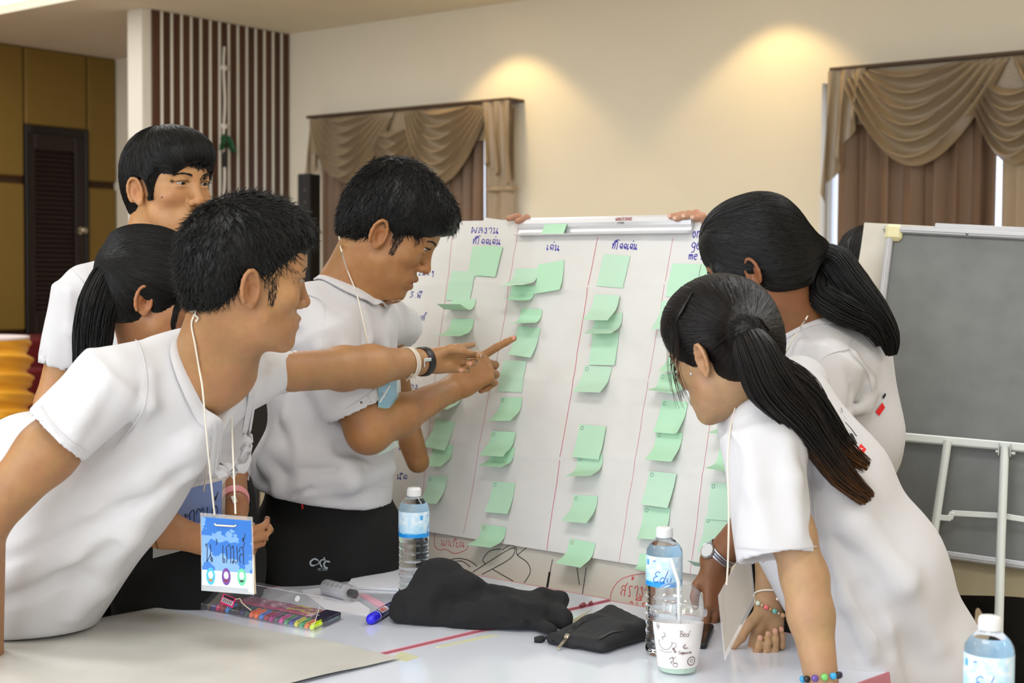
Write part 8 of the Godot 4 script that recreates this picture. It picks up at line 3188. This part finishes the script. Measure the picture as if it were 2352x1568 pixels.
# ---------------------------------------------------------------- grey board on its white easel
func grey_board() -> void:
	var tl := P(2039, 519, 3.5)
	var bl := P(2023, 1258, 3.5 * 0.9576)
	var tr := P(2400, 537, 3.5 * 0.9577)
	var ux := (tr - tl).normalized()
	var uy := (bl - tl)
	var tall := uy.length()
	uy = (uy - ux * uy.dot(ux)).normalized()
	var un := uy.cross(ux).normalized()
	if un.dot(cam_at - tl) < 0: un = -un
	var wide := 0.86
	var bs := Basis(ux, -uy, un)
	if bs.determinant() < 0: bs = Basis(ux, uy, un)
	var on := func(x: float, y: float, l: float) -> Vector3: return tl + ux * x + uy * y + un * l
	var t := thing("grey_board", "grey metal backed board with aluminium rim on a white tube easel", "board")
	var alu := mat(Color(0.66, 0.66, 0.67), 0.4, 0.4)
	var zinc := mat(Color.WHITE, 0.42)
	zinc.albedo_texture = noise_tex(0.012, Color(0.37, 0.38, 0.375), Color(0.46, 0.47, 0.465), 512, 5, 61)
	zinc.metallic = 0.1
	zinc.uv1_triplanar = true
	zinc.uv1_scale = Vector3.ONE * 1.6
	zinc.uv1_world_triplanar = true
	var b := Buf.new()
	b.box(at(on.call(wide / 2, tall / 2, -0.008), bs), Vector3(wide - 0.02, tall - 0.02, 0.010), 0.001)
	obj("metal_panel", b, zinc, t)
	for q in [[wide / 2, 0.009, wide, 0.018], [wide / 2, tall - 0.009, wide, 0.018], [0.009, tall / 2, 0.018, tall], [wide - 0.009, tall / 2, 0.018, tall]]:
		b = Buf.new()
		b.box(at(on.call(q[0], q[1], 0.0), bs), Vector3(q[2], q[3], 0.020), 0.003)
		b.box(at(on.call(q[0], q[1], 0.010), bs), Vector3(maxf(q[2] - 0.012, 0.006), maxf(q[3] - 0.012, 0.006), 0.004), 0.001)
		obj("rim", b, alu, t)
	b = Buf.new()
	b.box(at(on.call(0.017, 0.017, 0.001), bs), Vector3(0.042, 0.042, 0.024), 0.008)
	obj("corner_cap", b, mat(Color(0.87, 0.84, 0.66), 0.5), t)
	b = Buf.new()
	b.box(at(on.call(0.11 + 0.35, -0.010, -0.02), bs), Vector3(0.7, 0.014, 0.02), 0.002)
	obj("clamp_bar", b, alu, t)
	for q in [[0.19, 0.012], [0.01, 0.57], [0.15, tall - 0.015]]:
		b = Buf.new()
		b.lathe(at(on.call(q[0], q[1], 0.011), Basis(ux, un, uy)), [Vector2(0.0, 0.002), Vector2(0.003, 0.001), Vector2(0.0034, 0.0)], 12)
		obj("screw", b, mat(Color(0.5, 0.5, 0.5), 0.3, 0.9), t)
	# easel tubes, in front of the panel
	var white := mat(Color(0.83, 0.85, 0.84), 0.35)
	var wp := func(x: float, y: float, l: float) -> Vector3: return on_plane(x, y, tl + un * l, un)
	var r0: Vector3 = wp.call(2033, 1000, 0.03)
	var r1: Vector3 = wp.call(2560, 1047, 0.03)
	var rx := (r1 - r0).normalized()
	b = Buf.new()
	b.box(at(r0.lerp(r1, 0.5), Basis(rx, un.cross(rx).normalized(), un)), Vector3((r1 - r0).length(), 0.020, 0.022), 0.003)
	obj("cross_tube", b, white, t)
	b = Buf.new()
	b.tube([wp.call(2177, 1012, 0.045), wp.call(2140, 1262, 0.05), Vector3(wp.call(2070, 1700, 0.12).x, 0.0, wp.call(2070, 1700, 0.12).z)], 0.0095, 14)
	obj("leg_tube", b, white, t)
	b = Buf.new()
	var lt: Vector3 = wp.call(2308, 1026, 0.06)
	b.tube([lt, wp.call(2299, 1250, 0.10), Vector3(wp.call(2285, 1750, 0.30).x, 0.0, wp.call(2285, 1750, 0.30).z)], 0.0098, 14)
	obj("leg_tube", b, white, t)
	b = Buf.new()
	for g in [-1.0, 1.0]:
		b.box(at(lt + ux * (0.0125 * g) + Vector3(0, -0.008, 0), Basis(ux, Vector3.UP, un)), Vector3(0.0025, 0.030, 0.026), 0.0008)
		b.tube([lt + ux * (0.013 * g) + Vector3(0, -0.013, 0.005), lt + ux * (0.021 * g) + Vector3(0, -0.013, 0.005)], 0.004, 8)
	obj("hinge", b, mat(Color(0.70, 0.71, 0.70), 0.35, 0.5), t)
	b = Buf.new()
	for q in [[[2157, 1188], [2182, 1190]], [[2182, 1190], [2187, 1178]], [[2187, 1178], [2300, 1184]], [[2300, 1184], [2420, 1204]]]:
		var a: Vector3 = wp.call(q[0][0], q[0][1], 0.05)
		var z: Vector3 = wp.call(q[1][0], q[1][1], 0.052)
		var d := (z - a).normalized()
		b.box(at(a.lerp(z, 0.5), Basis(d, un.cross(d).normalized(), un)), Vector3((z - a).length() + 0.004, 0.013, 0.005), 0.001)
	obj("stay_bar", b, white, t)
	# the papers clamped on its other side
	var p := mottled(Color(0.82, 0.80, 0.76), Color(0.855, 0.835, 0.795), 3.0, 0.85, 0.01, 4, 71)
	var tan_ := mat(Color(0.66, 0.615, 0.51), 0.8)
	b = Buf.new()
	b.grid(20, 30, func(u: float, v: float) -> Vector3: return on.call(lerpf(-0.062 - 0.012 * v, 0.60, u), lerpf(-0.012, 0.60, v), -0.022 - 0.003 * sin(v * 20.0 + u * 3.0)), false, 0.0004)
	var sheet := obj("paper_sheet", b, p)
	tag(sheet, "cream paper sheets sticking out beside the grey board", "paper")
	b = Buf.new()
	b.col = Color(0.12, 0.12, 0.14)
	for s in pen_word("ว่าน", 0.1):
		var pts := []
		var nn := []
		for q in s:
			pts.append(on.call(-0.014 + q.x * 0.014, -0.004 + q.y * 0.016, -0.0185))
			nn.append(un)
		b.ribbon(pts, nn, 0.0016)
	obj("handwriting", b, vmat(0.8), sheet)
	b = Buf.new()
	b.grid(20, 24, func(u: float, v: float) -> Vector3: return on.call(lerpf(0.03, 0.80, u), lerpf(0.10, tall + 0.072 + 0.012 * sin(u * 9.0), v), -0.026 + 0.003 * sin(u * 12.0)), false, 0.0004)
	tag(obj("paper_sheet", b, tan_), "tan paper whose lower edge hangs below the grey board", "paper")
func people() -> void:
	boy_in_front()
	boy_at_board()
	boy_behind()
	girl_between()
	girl_bent()
	girl_in_front()
	hidden_people()
	grey_board()
func _ready() -> void:
	set_up()
	lights()
	hall()
	drapery()
	side_things()
	flipchart()
	notes()
	tables()
	table_things()
	people()
